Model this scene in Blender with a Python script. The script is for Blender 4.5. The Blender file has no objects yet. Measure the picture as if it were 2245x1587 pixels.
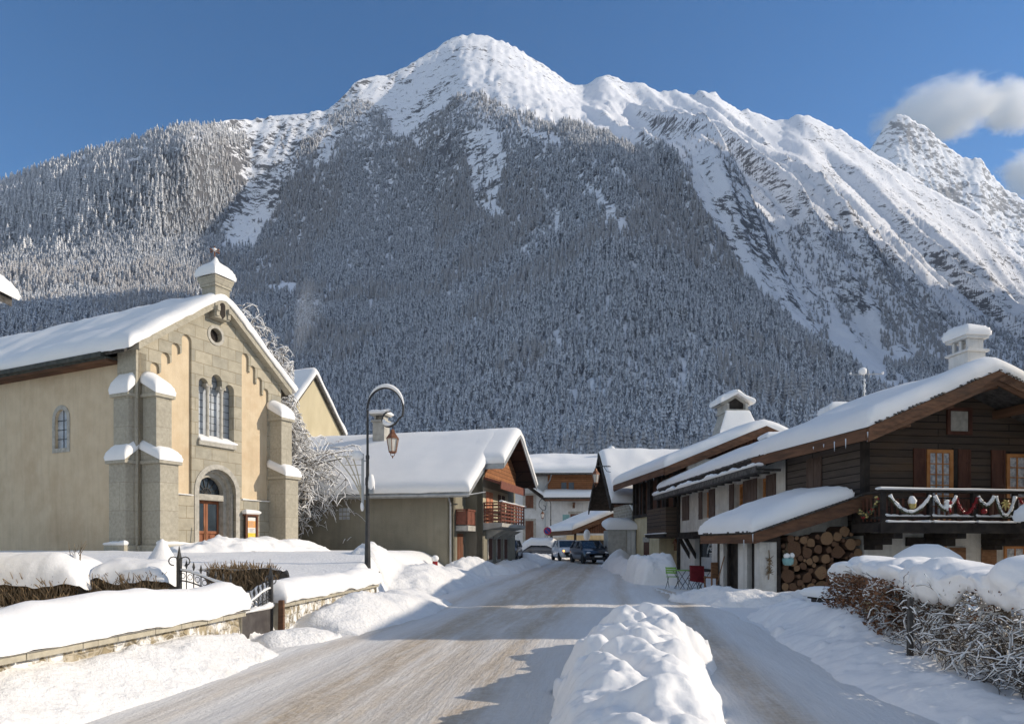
import bpy, bmesh, math, random
import numpy as np
from mathutils import Vector, Matrix, geometry
random.seed(7); np.random.seed(7)
rad = math.radians
sc = bpy.context.scene
COL = sc.collection
F, CX, HZ, EYE = 1500.0, 1122.5, 1197.0, 1.7       # survey of the photograph: focal length in px, horizon row, eye height

def at(px, py, Y):
    """a surveyed point of the place from its bearing and its distance"""
    return Vector(((px-CX)/F*Y, Y, EYE+(HZ-py)/F*Y))

# ------------------------------------------------------------------ noise
def _hash(ix, iy, seed):
    n = (ix.astype(np.int64)*374761393 + iy.astype(np.int64)*668265263 + seed*1442695041) & 0x7fffffff
    n = ((n ^ (n >> 13))*1274126177) & 0x7fffffff
    n = n ^ (n >> 16)
    return (n & 0xffff)/65535.0
def vnoise(x, y, seed=0):
    x = np.asarray(x, float); y = np.asarray(y, float)
    ix, iy = np.floor(x), np.floor(y); fx, fy = x-ix, y-iy
    fx = fx*fx*fx*(fx*(fx*6-15)+10); fy = fy*fy*fy*(fy*(fy*6-15)+10)
    a, b = _hash(ix, iy, seed), _hash(ix+1, iy, seed); c, d = _hash(ix, iy+1, seed), _hash(ix+1, iy+1, seed)
    return ((a*(1-fx)+b*fx)*(1-fy)+(c*(1-fx)+d*fx)*fy)*2-1
def fbm(x, y, seed=0, oct=4, gain=.5, lac=2.03):
    s, a, t = 0, 1.0, 0
    for o in range(oct):
        s = s+a*vnoise(np.asarray(x)*lac**o+o*17.3, np.asarray(y)*lac**o-o*9.1, seed+o); t += a; a *= gain
    return s/t
def ridged(x, y, seed=0, oct=4, gain=.55):
    s, a, t = 0, 1.0, 0
    for o in range(oct):
        s = s+a*(1-2*np.abs(vnoise(np.asarray(x)*2.07**o+o*31.7, np.asarray(y)*2.07**o+o*5.3, seed+o))); t += a; a *= gain
    return s/t
def sstep(a, b, x):
    t = np.clip((np.asarray(x, float)-a)/(b-a), 0, 1); return t*t*(3-2*t)

# ------------------------------------------------------------------ materials
def new_mat(name):
    m = bpy.data.materials.new(name); m.use_nodes = True
    nt = m.node_tree; b = nt.nodes['Principled BSDF']
    return m, nt, b
def nd(nt, t, **kw):
    n = nt.nodes.new(t)
    for k, v in kw.items(): setattr(n, k, v)
    return n
def setin(n, **kw):
    for k, v in kw.items():
        n.inputs[k.replace('_', ' ')].default_value = v
def rgba(c): return (c[0], c[1], c[2], 1)
def coords(nt, stretch=(1,1,1), rot=(0,0,0), src='Object'):
    tc = nd(nt, 'ShaderNodeTexCoord'); mp = nd(nt, 'ShaderNodeMapping')
    mp.inputs['Scale'].default_value = stretch; mp.inputs['Rotation'].default_value = rot
    nt.links.new(tc.outputs[src], mp.inputs['Vector']); return mp.outputs['Vector']
def noise(nt, vec, scale, detail=4, rough=.55, dist=0):
    n = nd(nt, 'ShaderNodeTexNoise'); n.inputs['Scale'].default_value = scale; n.inputs['Detail'].default_value = detail
    n.inputs['Roughness'].default_value = rough; n.inputs['Distortion'].default_value = dist
    if vec is not None: nt.links.new(vec, n.inputs['Vector'])
    return n.outputs['Fac']
def ramp(nt, fac, stops):
    r = nd(nt, 'ShaderNodeValToRGB'); e = r.color_ramp.elements
    while len(e) < len(stops): e.new(.5)
    for el, (p, c) in zip(e, stops):
        el.position = p; el.color = rgba(c) if not isinstance(c, (int, float)) else (c, c, c, 1)
    nt.links.new(fac, r.inputs['Fac']); return r.outputs['Color']
def mix(nt, fac, a, b, mode='MIX'):
    m = nd(nt, 'ShaderNodeMix', data_type='RGBA', blend_type=mode)
    for sock, v in ((m.inputs[0], fac), (m.inputs[6], a), (m.inputs[7], b)):
        if isinstance(v, (int, float)): sock.default_value = v
        elif isinstance(v, (tuple, list)): sock.default_value = rgba(v)
        else: nt.links.new(v, sock)
    return m.outputs[2]
def bump(nt, b, h, strength=.3, dist=.02):
    n = nd(nt, 'ShaderNodeBump'); n.inputs['Strength'].default_value = strength; n.inputs['Distance'].default_value = dist
    nt.links.new(h, n.inputs['Height']); nt.links.new(n.outputs['Normal'], b.inputs['Normal'])
def M(name, c1, c2=None, scale=4, rough=.85, bmp=0, bscale=None, stretch=(1,1,1), lo=.35, hi=.65, metal=0, spec=.25, c3=None, scale3=.7, bdist=.02, streak=0):
    m, nt, b = new_mat(name); setin(b, Roughness=rough, Metallic=metal); b.inputs['Specular IOR Level'].default_value = spec
    v = coords(nt, stretch)
    if c2 is None: b.inputs['Base Color'].default_value = rgba(c1)
    else:
        col = ramp(nt, noise(nt, v, scale), [(lo, c1), (hi, c2)])
        if c3 is not None:
            col = mix(nt, ramp(nt, noise(nt, v, scale3, 6, .65), [(.5, 0.0), (.75, .8)]), col, c3)
        if streak:
            col = mix(nt, streak, col, ramp(nt, noise(nt, coords(nt, (2.2, 2.2, .16)), 2.2, 6, .7), [(.36, .5), (.5, .95), (.7, 1.08)]), 'MULTIPLY')
            col = mix(nt, streak*.8, col, ramp(nt, noise(nt, coords(nt), .9, 7, .7), [(.34, .68), (.55, 1.0)]), 'MULTIPLY')
        nt.links.new(col, b.inputs['Base Color'])
    if bmp: bump(nt, b, noise(nt, v, bscale or scale*3, 5, .6), bmp, bdist)
    return m
def wallvec(nt, vertical=False):
    """brick/plank coordinates that run along any upright wall of a building's own axes"""
    tc = nd(nt, 'ShaderNodeTexCoord'); s = nd(nt, 'ShaderNodeSeparateXYZ'); nt.links.new(tc.outputs['Object'], s.inputs[0])
    a = nd(nt, 'ShaderNodeMath', operation='ADD'); nt.links.new(s.outputs[0], a.inputs[0]); nt.links.new(s.outputs[1], a.inputs[1])
    c = nd(nt, 'ShaderNodeCombineXYZ')
    nt.links.new(a.outputs[0], c.inputs[1 if vertical else 0]); nt.links.new(s.outputs[2], c.inputs[0 if vertical else 1])
    return c.outputs[0], tc.outputs['Object']
def MBrick(name, c1, c2, mortar, w, h, ms=.012, bmp=.4, c3=None, vertical=False, rough=.85, smooth=.15, squash=1, spec=.2, nscale=2.5, stretch=(1,1,1)):
    m, nt, b = new_mat(name); setin(b, Roughness=rough); b.inputs['Specular IOR Level'].default_value = spec
    v, ob = wallvec(nt, vertical)
    # small wobble so that the joints are not ruler straight
    n = nd(nt, 'ShaderNodeTexBrick'); nt.links.new(v, n.inputs['Vector'])
    setin(n, Scale=1.0, Mortar_Size=ms, Mortar_Smooth=smooth, Brick_Width=w, Row_Height=h, Bias=0.0)
    n.inputs['Color1'].default_value = rgba(c1); n.inputs['Color2'].default_value = rgba(c2); n.inputs['Mortar'].default_value = rgba(mortar)
    mp = nd(nt, 'ShaderNodeMapping'); mp.inputs['Scale'].default_value = stretch; nt.links.new(ob, mp.inputs['Vector'])
    f = noise(nt, mp.outputs[0], nscale, 6, .62)
    col = mix(nt, .55, n.outputs['Color'], ramp(nt, f, [(.3, .62), (.7, 1.25)]), 'MULTIPLY')
    if c3 is not None:
        col = mix(nt, ramp(nt, noise(nt, mp.outputs[0], .55, 6, .65), [(.5, 0.0), (.72, .75)]), col, c3)
    nt.links.new(col, b.inputs['Base Color'])
    g = nd(nt, 'ShaderNodeMath', operation='MULTIPLY_ADD'); nt.links.new(n.outputs['Fac'], g.inputs[0]); g.inputs[1].default_value = -1.0
    nt.links.new(noise(nt, mp.outputs[0], 26, 4, .6), g.inputs[2]); bump(nt, b, g.outputs[0], bmp, .02)
    return m
def MSnow(name, col=(.87,.88,.9), scale=9, strength=.35, dist=.03, dirt=None):
    m, nt, b = new_mat(name); setin(b, Roughness=.75); b.inputs['Specular IOR Level'].default_value = .2
    v = coords(nt)
    n1 = noise(nt, v, scale, 6, .6)
    c = ramp(nt, noise(nt, v, 1.3, 5, .6), [(.3, [x*.965 for x in col]), (.7, col)])
    if dirt: c = mix(nt, ramp(nt, noise(nt, v, dirt[1], 6, .7), [(.55, 0.0), (.7, dirt[2])]), c, dirt[0])
    nt.links.new(c, b.inputs['Base Color']); bump(nt, b, n1, strength, dist)
    return m
def MGlass(name, c=(.03,.04,.05), rough=.08, spec=.6):
    m, nt, b = new_mat(name); setin(b, Roughness=rough); b.inputs['Specular IOR Level'].default_value = spec
    v = coords(nt); nt.links.new(ramp(nt, noise(nt, v, 1.5), [(.3, c), (.7, [x*1.9 for x in c])]), b.inputs['Base Color'])
    return m

# ------------------------------------------------------------------ objects
def tag(o, label=None, cat=None, group=None, kind=None):
    if label: o['label'] = label
    if cat: o['category'] = cat
    if group: o['group'] = group
    if kind: o['kind'] = kind
    return o
def thing(name, label, cat, loc=(0,0,0), rz=0, group=None):
    o = bpy.data.objects.new(name, None); COL.objects.link(o); o.location = loc; o.rotation_euler = (0,0,rz); o.empty_display_size = .2
    return tag(o, label, cat, group)
def copy_tree(o, parent=None):
    c = o.copy(); COL.objects.link(c); c.parent = parent
    for ch in [k for k in bpy.data.objects if k.parent is o]: copy_tree(ch, c)
    return c
def link_mesh(name, verts, faces, mats, parent=None, smooth=False, midx=None):
    me = bpy.data.meshes.new(name); me.from_pydata([tuple(v) for v in verts], [], faces)
    for m in (mats if isinstance(mats, (list, tuple)) else [mats]): me.materials.append(m)
    if midx is not None: me.polygons.foreach_set('material_index', midx)
    if smooth: me.polygons.foreach_set('use_smooth', [True]*len(me.polygons))
    me.update()
    o = bpy.data.objects.new(name, me); COL.objects.link(o)
    if parent: o.parent = parent
    return o
def grid_mesh(name, X, Y, Z, mats, parent=None, smooth=True, midx=None, uv=None):
    """numpy grid (n x m) to one mesh"""
    n, m = X.shape; me = bpy.data.meshes.new(name)
    co = np.stack([X, Y, Z], -1).reshape(-1, 3).astype(np.float32)
    i, j = np.meshgrid(np.arange(n-1), np.arange(m-1), indexing='ij'); a = (i*m+j).ravel()
    fs = np.stack([a, a+m, a+m+1, a+1], 1).astype(np.int32)
    me.vertices.add(n*m); me.vertices.foreach_set('co', co.ravel())
    me.loops.add(fs.size); me.loops.foreach_set('vertex_index', fs.ravel())
    me.polygons.add(len(fs)); me.polygons.foreach_set('loop_start', np.arange(0, fs.size, 4, dtype=np.int32))
    me.polygons.foreach_set('loop_total', np.full(len(fs), 4, np.int32))
    me.polygons.foreach_set('use_smooth', np.full(len(fs), smooth))
    for mt in (mats if isinstance(mats, (list, tuple)) else [mats]): me.materials.append(mt)
    if midx is not None: me.polygons.foreach_set('material_index', midx.astype(np.int32))
    if uv is not None:
        l = me.uv_layers.new(name='UVMap'); l.data.foreach_set('uv', uv.reshape(-1, 2)[fs.ravel()].astype(np.float32).ravel())
    me.update(calc_edges=True)
    o = bpy.data.objects.new(name, me); COL.objects.link(o)
    if parent: o.parent = parent
    return o

class MB:
    def __init__(s): s.v = []; s.f = []; s.m = []; s.T = None
    def pt(s, p):
        p = Vector(p); s.v.append(s.T @ p if s.T is not None else p); return len(s.v)-1
    def add(s, pts, faces, mi=0):
        b = len(s.v)
        for p in pts: s.pt(p)
        for f in faces: s.f.append(tuple(b+i for i in f)); s.m.append(mi)
        return s
    def box(s, x0, x1, y0, y1, z0, z1, mi=0):
        x0, x1 = sorted((x0, x1)); y0, y1 = sorted((y0, y1)); z0, z1 = sorted((z0, z1))
        return s.add([(x0,y0,z0),(x1,y0,z0),(x1,y1,z0),(x0,y1,z0),(x0,y0,z1),(x1,y0,z1),(x1,y1,z1),(x0,y1,z1)],
              [(3,2,1,0),(4,5,6,7),(0,1,5,4),(1,2,6,5),(2,3,7,6),(3,0,4,7)], mi)
    def frustum(s, x0, x1, y0, y1, z0, X0, X1, Y0, Y1, z1, mi=0):
        return s.add([(x0,y0,z0),(x1,y0,z0),(x1,y1,z0),(x0,y1,z0),(X0,Y0,z1),(X1,Y0,z1),(X1,Y1,z1),(X0,Y1,z1)],
              [(3,2,1,0),(4,5,6,7),(0,1,5,4),(1,2,6,5),(2,3,7,6),(3,0,4,7)], mi)
    def prism(s, poly, a, b, plane='xz', mi=0):
        """extrude a 2D polygon between a and b along the axis that the plane leaves out"""
        def q(p, t): return {'xz': (p[0], t, p[1]), 'yz': (t, p[0], p[1]), 'xy': (p[0], p[1], t)}[plane]
        n = len(poly); base = len(s.v)
        for t in (a, b):
            for p in poly: s.pt(q(p, t))
        tris = geometry.tessellate_polygon([[Vector((p[0], p[1], 0)) for p in poly]])
        for t in tris:
            s.f.append(tuple(base+i for i in t)); s.m.append(mi); s.f.append(tuple(base+n+i for i in reversed(t))); s.m.append(mi)
        for i in range(n):
            j = (i+1) % n; s.f.append((base+i, base+j, base+n+j, base+n+i)); s.m.append(mi)
        return s
    def plate(s, outer, holes, a, b, plane='xz', mi=0):
        def q(p, t): return {'xz': (p[0], t, p[1]), 'yz': (t, p[0], p[1]), 'xy': (p[0], p[1], t)}[plane]
        loops = [outer]+list(holes); flat = [p for l in loops for p in l]; n = len(flat); base = len(s.v)
        for t in (a, b):
            for p in flat: s.pt(q(p, t))
        for t in geometry.tessellate_polygon([[Vector((p[0], p[1], 0)) for p in l] for l in loops]):
            s.f.append(tuple(base+i for i in t)); s.m.append(mi); s.f.append(tuple(base+n+i for i in reversed(t))); s.m.append(mi)
        o = 0
        for l in loops:
            k = len(l)
            for i in range(k):
                j = (i+1) % k; s.f.append((base+o+i, base+o+j, base+n+o+j, base+n+o+i)); s.m.append(mi)
            o += k
        return s
    def tube(s, pts, r, n=6, mi=0, caps=True):
        pts = [Vector(p) for p in pts]; rs = r if isinstance(r, (list, tuple)) else [r]*len(pts); base = len(s.v); up = None
        for k, p in enumerate(pts):
            d = (pts[min(k+1, len(pts)-1)]-pts[max(k-1, 0)]).normalized()
            if up is None: up = Vector((0,0,1)) if abs(d.z) < .9 else Vector((1,0,0))
            a = d.cross(up).normalized(); c = a.cross(d).normalized(); up = c
            for i in range(n):
                t = 2*math.pi*i/n; s.pt(p+(a*math.cos(t)+c*math.sin(t))*rs[k])
        for k in range(len(pts)-1):
            for i in range(n):
                j = (i+1) % n; s.f.append((base+k*n+i, base+k*n+j, base+(k+1)*n+j, base+(k+1)*n+i)); s.m.append(mi)
        if caps:
            s.f.append(tuple(base+i for i in reversed(range(n)))); s.m.append(mi)
            e = base+(len(pts)-1)*n; s.f.append(tuple(e+i for i in range(n))); s.m.append(mi)
        return s
    def lathe(s, prof, c=(0,0,0), n=12, mi=0, sx=1, sy=1, ang=0):
        base = len(s.v)
        for (r, z) in prof:
            for i in range(n):
                t = 2*math.pi*i/n+ang; s.pt((c[0]+r*math.cos(t)*sx, c[1]+r*math.sin(t)*sy, c[2]+z))
        for k in range(len(prof)-1):
            for i in range(n):
                j = (i+1) % n; s.f.append((base+k*n+i, base+k*n+j, base+(k+1)*n+j, base+(k+1)*n+i)); s.m.append(mi)
        s.f.append(tuple(base+i for i in reversed(range(n)))); s.m.append(mi)
        e = base+(len(prof)-1)*n; s.f.append(tuple(e+i for i in range(n))); s.m.append(mi)
        return s
    def blob(s, c, rx, ry, rz, n=10, m=6, mi=0, seed=0, amp=.12):
        base = len(s.v); rnd = random.Random(seed); c = Vector(c)
        for k in range(m+1):
            ph = math.pi*k/m
            for i in range(n):
                t = 2*math.pi*i/n; q = 1+rnd.uniform(-amp, amp)*(1 if 0 < k < m else 0)
                s.pt((c.x+rx*math.sin(ph)*math.cos(t)*q, c.y+ry*math.sin(ph)*math.sin(t)*q, c.z+rz*math.cos(ph)*q))
        for k in range(m):
            for i in range(n):
                j = (i+1) % n; s.f.append((base+k*n+i, base+(k+1)*n+i, base+(k+1)*n+j, base+k*n+j)); s.m.append(mi)
        return s
    def build(s, name, mats, parent=None, smooth=False, bevel=0, seg=2):
        o = link_mesh(name, s.v, s.f, mats, parent, smooth, s.m)
        if bevel:
            md = o.modifiers.new('bevel', 'BEVEL'); md.width = bevel; md.segments = seg; md.limit_method = 'ANGLE'; md.angle_limit = rad(40)
        return o

def arc(cx, cz, r, a0, a1, n=10):
    return [(cx+r*math.cos(rad(a0+(a1-a0)*i/n)), cz+r*math.sin(rad(a0+(a1-a0)*i/n))) for i in range(n+1)]
def archloop(x0, x1, z0, zs, n=12):
    """opening with a round head: sill z0, springing line zs"""
    r = (x1-x0)/2
    return [(x0, z0), (x1, z0)]+arc((x0+x1)/2, zs, r, 0, 180, n)

def snow_sheet(name, base, Lu, Lv, thick, parent, mat, r=.3, du=.25, dv=.25, rnd=(1,1,1,1), amp=.18, seed=1, nscale=.8, bulge=.06, edge=.0):
    """a pillow of snow lying on base(u, v) -> (x, y, z), u in 0..Lu, v in 0..Lv metres, with rounded and slightly overhanging rims"""
    def line(L, d, r0, r1):
        rr = min(r, L*.45); k = [rr*(1-math.cos(math.pi/2*i/5)) for i in range(6)]
        lo = k if r0 else [0.0]; hi = [L-x for x in reversed(k)] if r1 else [L]
        n = max(1, int((hi[0]-lo[-1])/d)); midl = [lo[-1]+(hi[0]-lo[-1])*i/n for i in range(1, n)]
        return np.array(lo+midl+hi)
    U = line(Lu, du, rnd[0], rnd[1]); V = line(Lv, dv, rnd[2], rnd[3])
    u, v = np.meshgrid(U, V, indexing='ij')
    def prof(d):
        q = 1-np.clip(d/min(r, Lu*.45, Lv*.45), 0, 1); return np.sqrt(np.clip(1-q*q, 0, 1))
    p = np.ones_like(u)
    if rnd[0]: p = np.minimum(p, prof(u))
    if rnd[1]: p = np.minimum(p, prof(Lu-u))
    if rnd[2]: p = np.minimum(p, prof(v))
    if rnd[3]: p = np.minimum(p, prof(Lv-v))
    P = np.array([[base(a, b) for b in V] for a in U], float)
    w = 4*p*(1-p)                                   # strongest half way up the rim
    ou = np.where(u < Lu/2, -1, 1)*(np.minimum(u, Lu-u) < r)*w; ov = np.where(v < Lv/2, -1, 1)*(np.minimum(v, Lv-v) < r)*w
    e = bulge*(1+.6*fbm(u*1.7, v*1.7, seed+3, 2))
    un = np.array(base(Lu, Lv/2))-np.array(base(0, Lv/2)); un[2] = 0; un = un/(np.linalg.norm(un)+1e-9)
    vn = np.array(base(Lu/2, Lv))-np.array(base(Lu/2, 0)); vn[2] = 0; vn = vn/(np.linalg.norm(vn)+1e-9)
    P[..., :2] += (ou*e)[..., None]*un[:2]+(ov*e)[..., None]*vn[:2]
    wob = edge*fbm(u*2.3+7, v*2.3, seed+9, 3)*(p < .5)
    h = thick*p*(1+amp*fbm(u*nscale+seed*3.1, v*nscale, seed, 3))+wob
    n0, m0 = u.shape
    top = P.copy(); top[..., 2] += h
    bot = P.copy(); bot[..., 2] -= .004; bot[..., :2] = np.array([[base(a, b)[:2] for b in V] for a in U])
    # top sheet and flat underside in one closed skin
    A = np.concatenate([top, bot[:, ::-1]], 1)
    A = np.concatenate([A, A[:, :1]], 1)
    return grid_mesh(name, A[..., 0], A[..., 1], A[..., 2], mat, parent)

def quad_base(p00, p10, p01, p11, Lu, Lv):
    p00, p10, p01, p11 = map(Vector, (p00, p10, p01, p11))
    return lambda u, v: tuple((p00*(1-u/Lu)+p10*(u/Lu))*(1-v/Lv)+(p01*(1-u/Lu)+p11*(u/Lu))*(v/Lv))
def snow_quad(name, p00, p10, p01, p11, thick, parent, mat, **kw):
    Lu = (Vector(p10)-Vector(p00)).length; Lv = (Vector(p01)-Vector(p00)).length
    return snow_sheet(name, quad_base(p00, p10, p01, p11, Lu, Lv), Lu, Lv, thick, parent, mat, **kw)
# ------------------------------------------------------------------ camera, sky and sun
SUN_EL, SUN_AZ = rad(24), rad(4)                    # azimuth from +X towards +Y: the sun stands to the right of the street
cam = bpy.data.cameras.new('camera'); cam.sensor_width = 36; cam.lens = 36*F/2245; cam.shift_y = (HZ-793.5)/2245; cam.clip_end = 30000; cam.clip_start = .1
co = bpy.data.objects.new('camera', cam); COL.objects.link(co); co.location = (0, 0, EYE); co.rotation_euler = (rad(90), 0, 0); sc.camera = co
FILL_CLOUD = 3.0; HAZE = 2.5e-5
w = bpy.data.worlds.new('World'); sc.world = w; w.use_nodes = True
nt = w.node_tree; bg = nt.nodes['Background']
sky = nd(nt, 'ShaderNodeTexSky', sky_type='NISHITA'); sky.sun_disc = False; sky.sun_elevation = SUN_EL
sky.sun_rotation = rad(90)-SUN_AZ; sky.altitude = 1300; sky.air_density = 1.0; sky.dust_density = .3; sky.ozone_density = 3.0
hs = nd(nt, 'ShaderNodeHueSaturation'); hs.inputs['Saturation'].default_value = 1.2; hs.inputs['Value'].default_value = .8; nt.links.new(sky.outputs[0], hs.inputs['Color']); 
# bright broken cloud added to the unseen sky behind the viewer as fill light
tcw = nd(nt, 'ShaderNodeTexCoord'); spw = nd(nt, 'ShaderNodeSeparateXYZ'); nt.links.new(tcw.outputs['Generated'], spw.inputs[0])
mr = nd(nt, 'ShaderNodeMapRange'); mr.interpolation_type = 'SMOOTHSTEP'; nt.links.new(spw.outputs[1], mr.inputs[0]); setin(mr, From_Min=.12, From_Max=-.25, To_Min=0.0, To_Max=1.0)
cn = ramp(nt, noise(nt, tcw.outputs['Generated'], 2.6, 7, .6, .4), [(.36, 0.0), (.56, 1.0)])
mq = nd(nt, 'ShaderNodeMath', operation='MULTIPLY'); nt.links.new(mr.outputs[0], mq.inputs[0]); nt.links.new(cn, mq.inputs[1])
nt.links.new(mix(nt, mq.outputs[0], hs.outputs[0], (FILL_CLOUD*.87, FILL_CLOUD*.98, FILL_CLOUD*1.15)), bg.inputs['Color'])
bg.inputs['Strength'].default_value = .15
sun = bpy.data.lights.new('sun', 'SUN'); sun.energy = 3.45; sun.angle = rad(.5); sun.color = (1, .89, .74)
so = bpy.data.objects.new('sun', sun); COL.objects.link(so); so.location = (60, 0, 60)
d = Vector((math.cos(SUN_EL)*math.cos(SUN_AZ), math.cos(SUN_EL)*math.sin(SUN_AZ), math.sin(SUN_EL)))
so.rotation_euler = d.to_track_quat('Z', 'Y').to_euler()
sc.view_settings.view_transform = 'Standard'; sc.view_settings.look = 'None'; sc.view_settings.exposure = .36; sc.view_settings.gamma = 1
sc.render.engine = 'CYCLES'; cy = sc.cycles
cy.use_denoising = True; cy.denoiser = 'OPENIMAGEDENOISE'; cy.max_bounces = 6; cy.diffuse_bounces = 3; cy.glossy_bounces = 2; cy.transparent_max_bounces = 8; cy.volume_bounces = 2
cy.use_adaptive_sampling = True; cy.adaptive_threshold = .015
sc.render.film_transparent = False

# thin frosty air between the village and the peaks
m_air = bpy.data.materials.new('frosty_air'); m_air.use_nodes = True; nt = m_air.node_tree; nt.nodes.remove(nt.nodes['Principled BSDF'])
pv = nd(nt, 'ShaderNodeVolumePrincipled'); pv.inputs['Color'].default_value = (.8,.89,1,1); pv.inputs['Density'].default_value = HAZE; pv.inputs['Anisotropy'].default_value = .1
nt.links.new(pv.outputs[0], nt.nodes['Material Output'].inputs['Volume'])
if HAZE > 0: tag(MB().box(-5200, 5200, -400, 5400, -3, 2300).build('haze', m_air), kind='stuff')

# ------------------------------------------------------------------ mountains
# each row: bearing column, then (distance, elevation row) from the valley floor up to the crest
TAB = [
 (-420, (170,1192),(480,990),(900,760),(1350,610),(1800,520),(2050,490)),
 (0,    (170,1192),(470,985),(880,735),(1400,540),(1750,430),(1900,402)),
 (170,  (170,1192),(465,985),(880,730),(1400,520),(1750,380),(1900,340)),
 (300,  (170,1192),(460,985),(880,730),(1400,510),(1750,350),(1900,304)),
 (400,  (170,1192),(460,985),(880,725),(1400,510),(1750,330),(1950,276)),
 (560,  (170,1192),(455,985),(860,720),(1380,520),(1800,330),(2050,262)),
 (720,  (165,1192),(450,985),(840,720),(1300,520),(1700,330),(2000,240)),
 (800,  (165,1192),(450,985),(825,720),(1270,515),(1700,300),(2100,172)),
 (850,  (165,1192),(450,985),(815,720),(1255,510),(1690,285),(2150,165)),
 (900,  (165,1192),(448,985),(805,720),(1240,505),(1680,270),(2200,142)),
 (960,  (165,1192),(445,985),(795,720),(1220,500),(1660,250),(2280,106)),
 (1020, (165,1192),(440,985),(780,720),(1190,490),(1620,225),(2350,78)),
 (1075, (165,1192),(438,985),(768,720),(1160,490),(1570,235),(2380,84)),
 (1120, (165,1192),(435,985),(758,720),(1130,490),(1530,245),(2400,102)),
 (1180, (165,1192),(432,985),(745,725),(1090,495),(1470,265),(2450,138)),
 (1250, (165,1192),(428,985),(730,735),(1050,500),(1400,295),(2550,182)),
 (1275, (165,1192),(426,985),(722,740),(1030,500),(1380,305),(2620,190)),
 (1330, (165,1192),(424,985),(705,745),(1000,500),(1340,330),(2700,166)),
 (1400, (165,1192),(420,988),(685,755),(970,510),(1300,365),(2750,192)),
 (1480, (165,1192),(416,990),(665,770),(960,530),(1280,400),(2780,210)),
 (1560, (165,1192),(415,992),(655,785),(970,570),(1320,410),(2800,209)),
 (1620, (165,1192),(418,995),(655,795),(1000,600),(1370,430),(2820,234)),
 (1710, (165,1192),(425,1000),(665,810),(1050,640),(1430,475),(2830,272)),
 (1765, (165,1192),(430,1005),(680,820),(1080,660),(1470,500),(2830,258)),
 (1830, (170,1192),(440,1010),(700,835),(1120,690),(1520,535),(2800,290)),
 (1910, (170,1192),(450,1015),(720,850),(1160,720),(1570,575),(2750,330)),
 (2035, (170,1192),(460,1025),(750,870),(1220,760),(1640,640),(2650,405)),
 (2134, (170,1192),(470,1030),(770,885),(1260,790),(1700,690),(2550,470)),
 (2245, (175,1192),(480,1040),(800,900),(1300,820),(1760,740),(2450,575)),
 (2420, (180,1192),(490,1050),(820,920),(1330,850),(1800,800),(2400,680)),
 (2700, (190,1192),(500,1070),(840,960),(1350,900),(1800,870),(2300,810)),
]
CU = np.array([t[0] for t in TAB], float); LEV = np.array([[list(p) for p in t[1:]] for t in TAB], float)
fac = np.interp(CU, [-420, 300, 650, 900, 1330], [1.1, 1.1, 1.25, 1.28, 1.0])
LEV[:, 1:4, 0] *= fac[:, None]; LEV[:, 4, 0] *= np.interp(CU, [-420, 400, 650, 900, 1330], [.92, .92, 1.08, 1.14, 1.0])
LEV[:, 5, 0] = np.maximum(LEV[:, 5, 0]*np.interp(CU, [-420, 400, 720], [.87, .87, 1.0]), LEV[:, 4, 0]+80)
KL = np.array([0, .22, .42, .62, .82, 1.0])          # place of each level along the slope
def pchip(xk, yk, x):
    xk = np.asarray(xk, float); yk = np.asarray(yk, float)
    h = np.diff(xk); dl = np.diff(yk, axis=0)/(h[:, None] if yk.ndim > 1 else h)
    m = np.zeros_like(yk)
    s = (dl[:-1]*dl[1:]) > 0
    m[1:-1] = np.where(s, 2*dl[:-1]*dl[1:]/np.where(s, dl[:-1]+dl[1:], 1), 0); m[0] = dl[0]; m[-1] = dl[-1]
    i = np.clip(np.searchsorted(xk, x)-1, 0, len(xk)-2); t = (x-xk[i])/h[i]; hh = h[i]
    if yk.ndim > 1: t = t[:, None]; hh = hh[:, None]
    return yk[i]*(1+2*t)*(1-t)**2+m[i]*hh*t*(1-t)**2+yk[i+1]*t*t*(3-2*t)+m[i+1]*hh*t*t*(t-1)
def slope_at(u, s):
    """u: columns (n), s: slope parameter (k) -> distance and elevation row, n x k"""
    lv = pchip(CU, LEV.reshape(len(CU), -1), u).reshape(len(u), 6, 2)
    D = np.stack([pchip(KL, l[:, 0], s) for l in lv]); V = np.stack([pchip(KL, l[:, 1], s) for l in lv])
    return D, V
def relief(X, Y, s, u):
    amp = sstep(.05, .5, s)
    a = 26*fbm(X/260, Y/420, 11, 4)*amp
    # spurs and couloirs that run down the slope, strongest on the high right-hand ridge
    hi = sstep(.55, .85, s)
    wR = sstep(1180, 1500, u)*hi
    a = a+105*ridged((X+.06*Y)/150, Y/2200, 5, 2)*wR+26*ridged((X-.03*Y)/50, Y/900, 8, 3)*wR+9*ridged(X/26, Y/110, 9, 4)*hi+9*ridged((X-.2*Y)/90, Y/500, 21, 3)*amp*(1-hi)
    a = a+4*fbm(X/14, Y/14, 31, 3)*amp
    return a*(1-.78*sstep(.84, 1.0, s))+7*ridged(X/26, Y/60, 17, 3)*sstep(.8, 1.0, s)
NU, NS = 660, 340
U = np.linspace(-420, 2700, NU); S = np.linspace(0, 1, NS)
D, V = slope_at(U, S)
uu = U[:, None]+0*S[None, :]; ss = S[None, :]+0*U[:, None]
MX = (uu-CX)/F*D; MY = D; MZ = EYE+(HZ-V)/F*D
MZ = MZ+relief(MX, MY, ss, uu)
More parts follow.
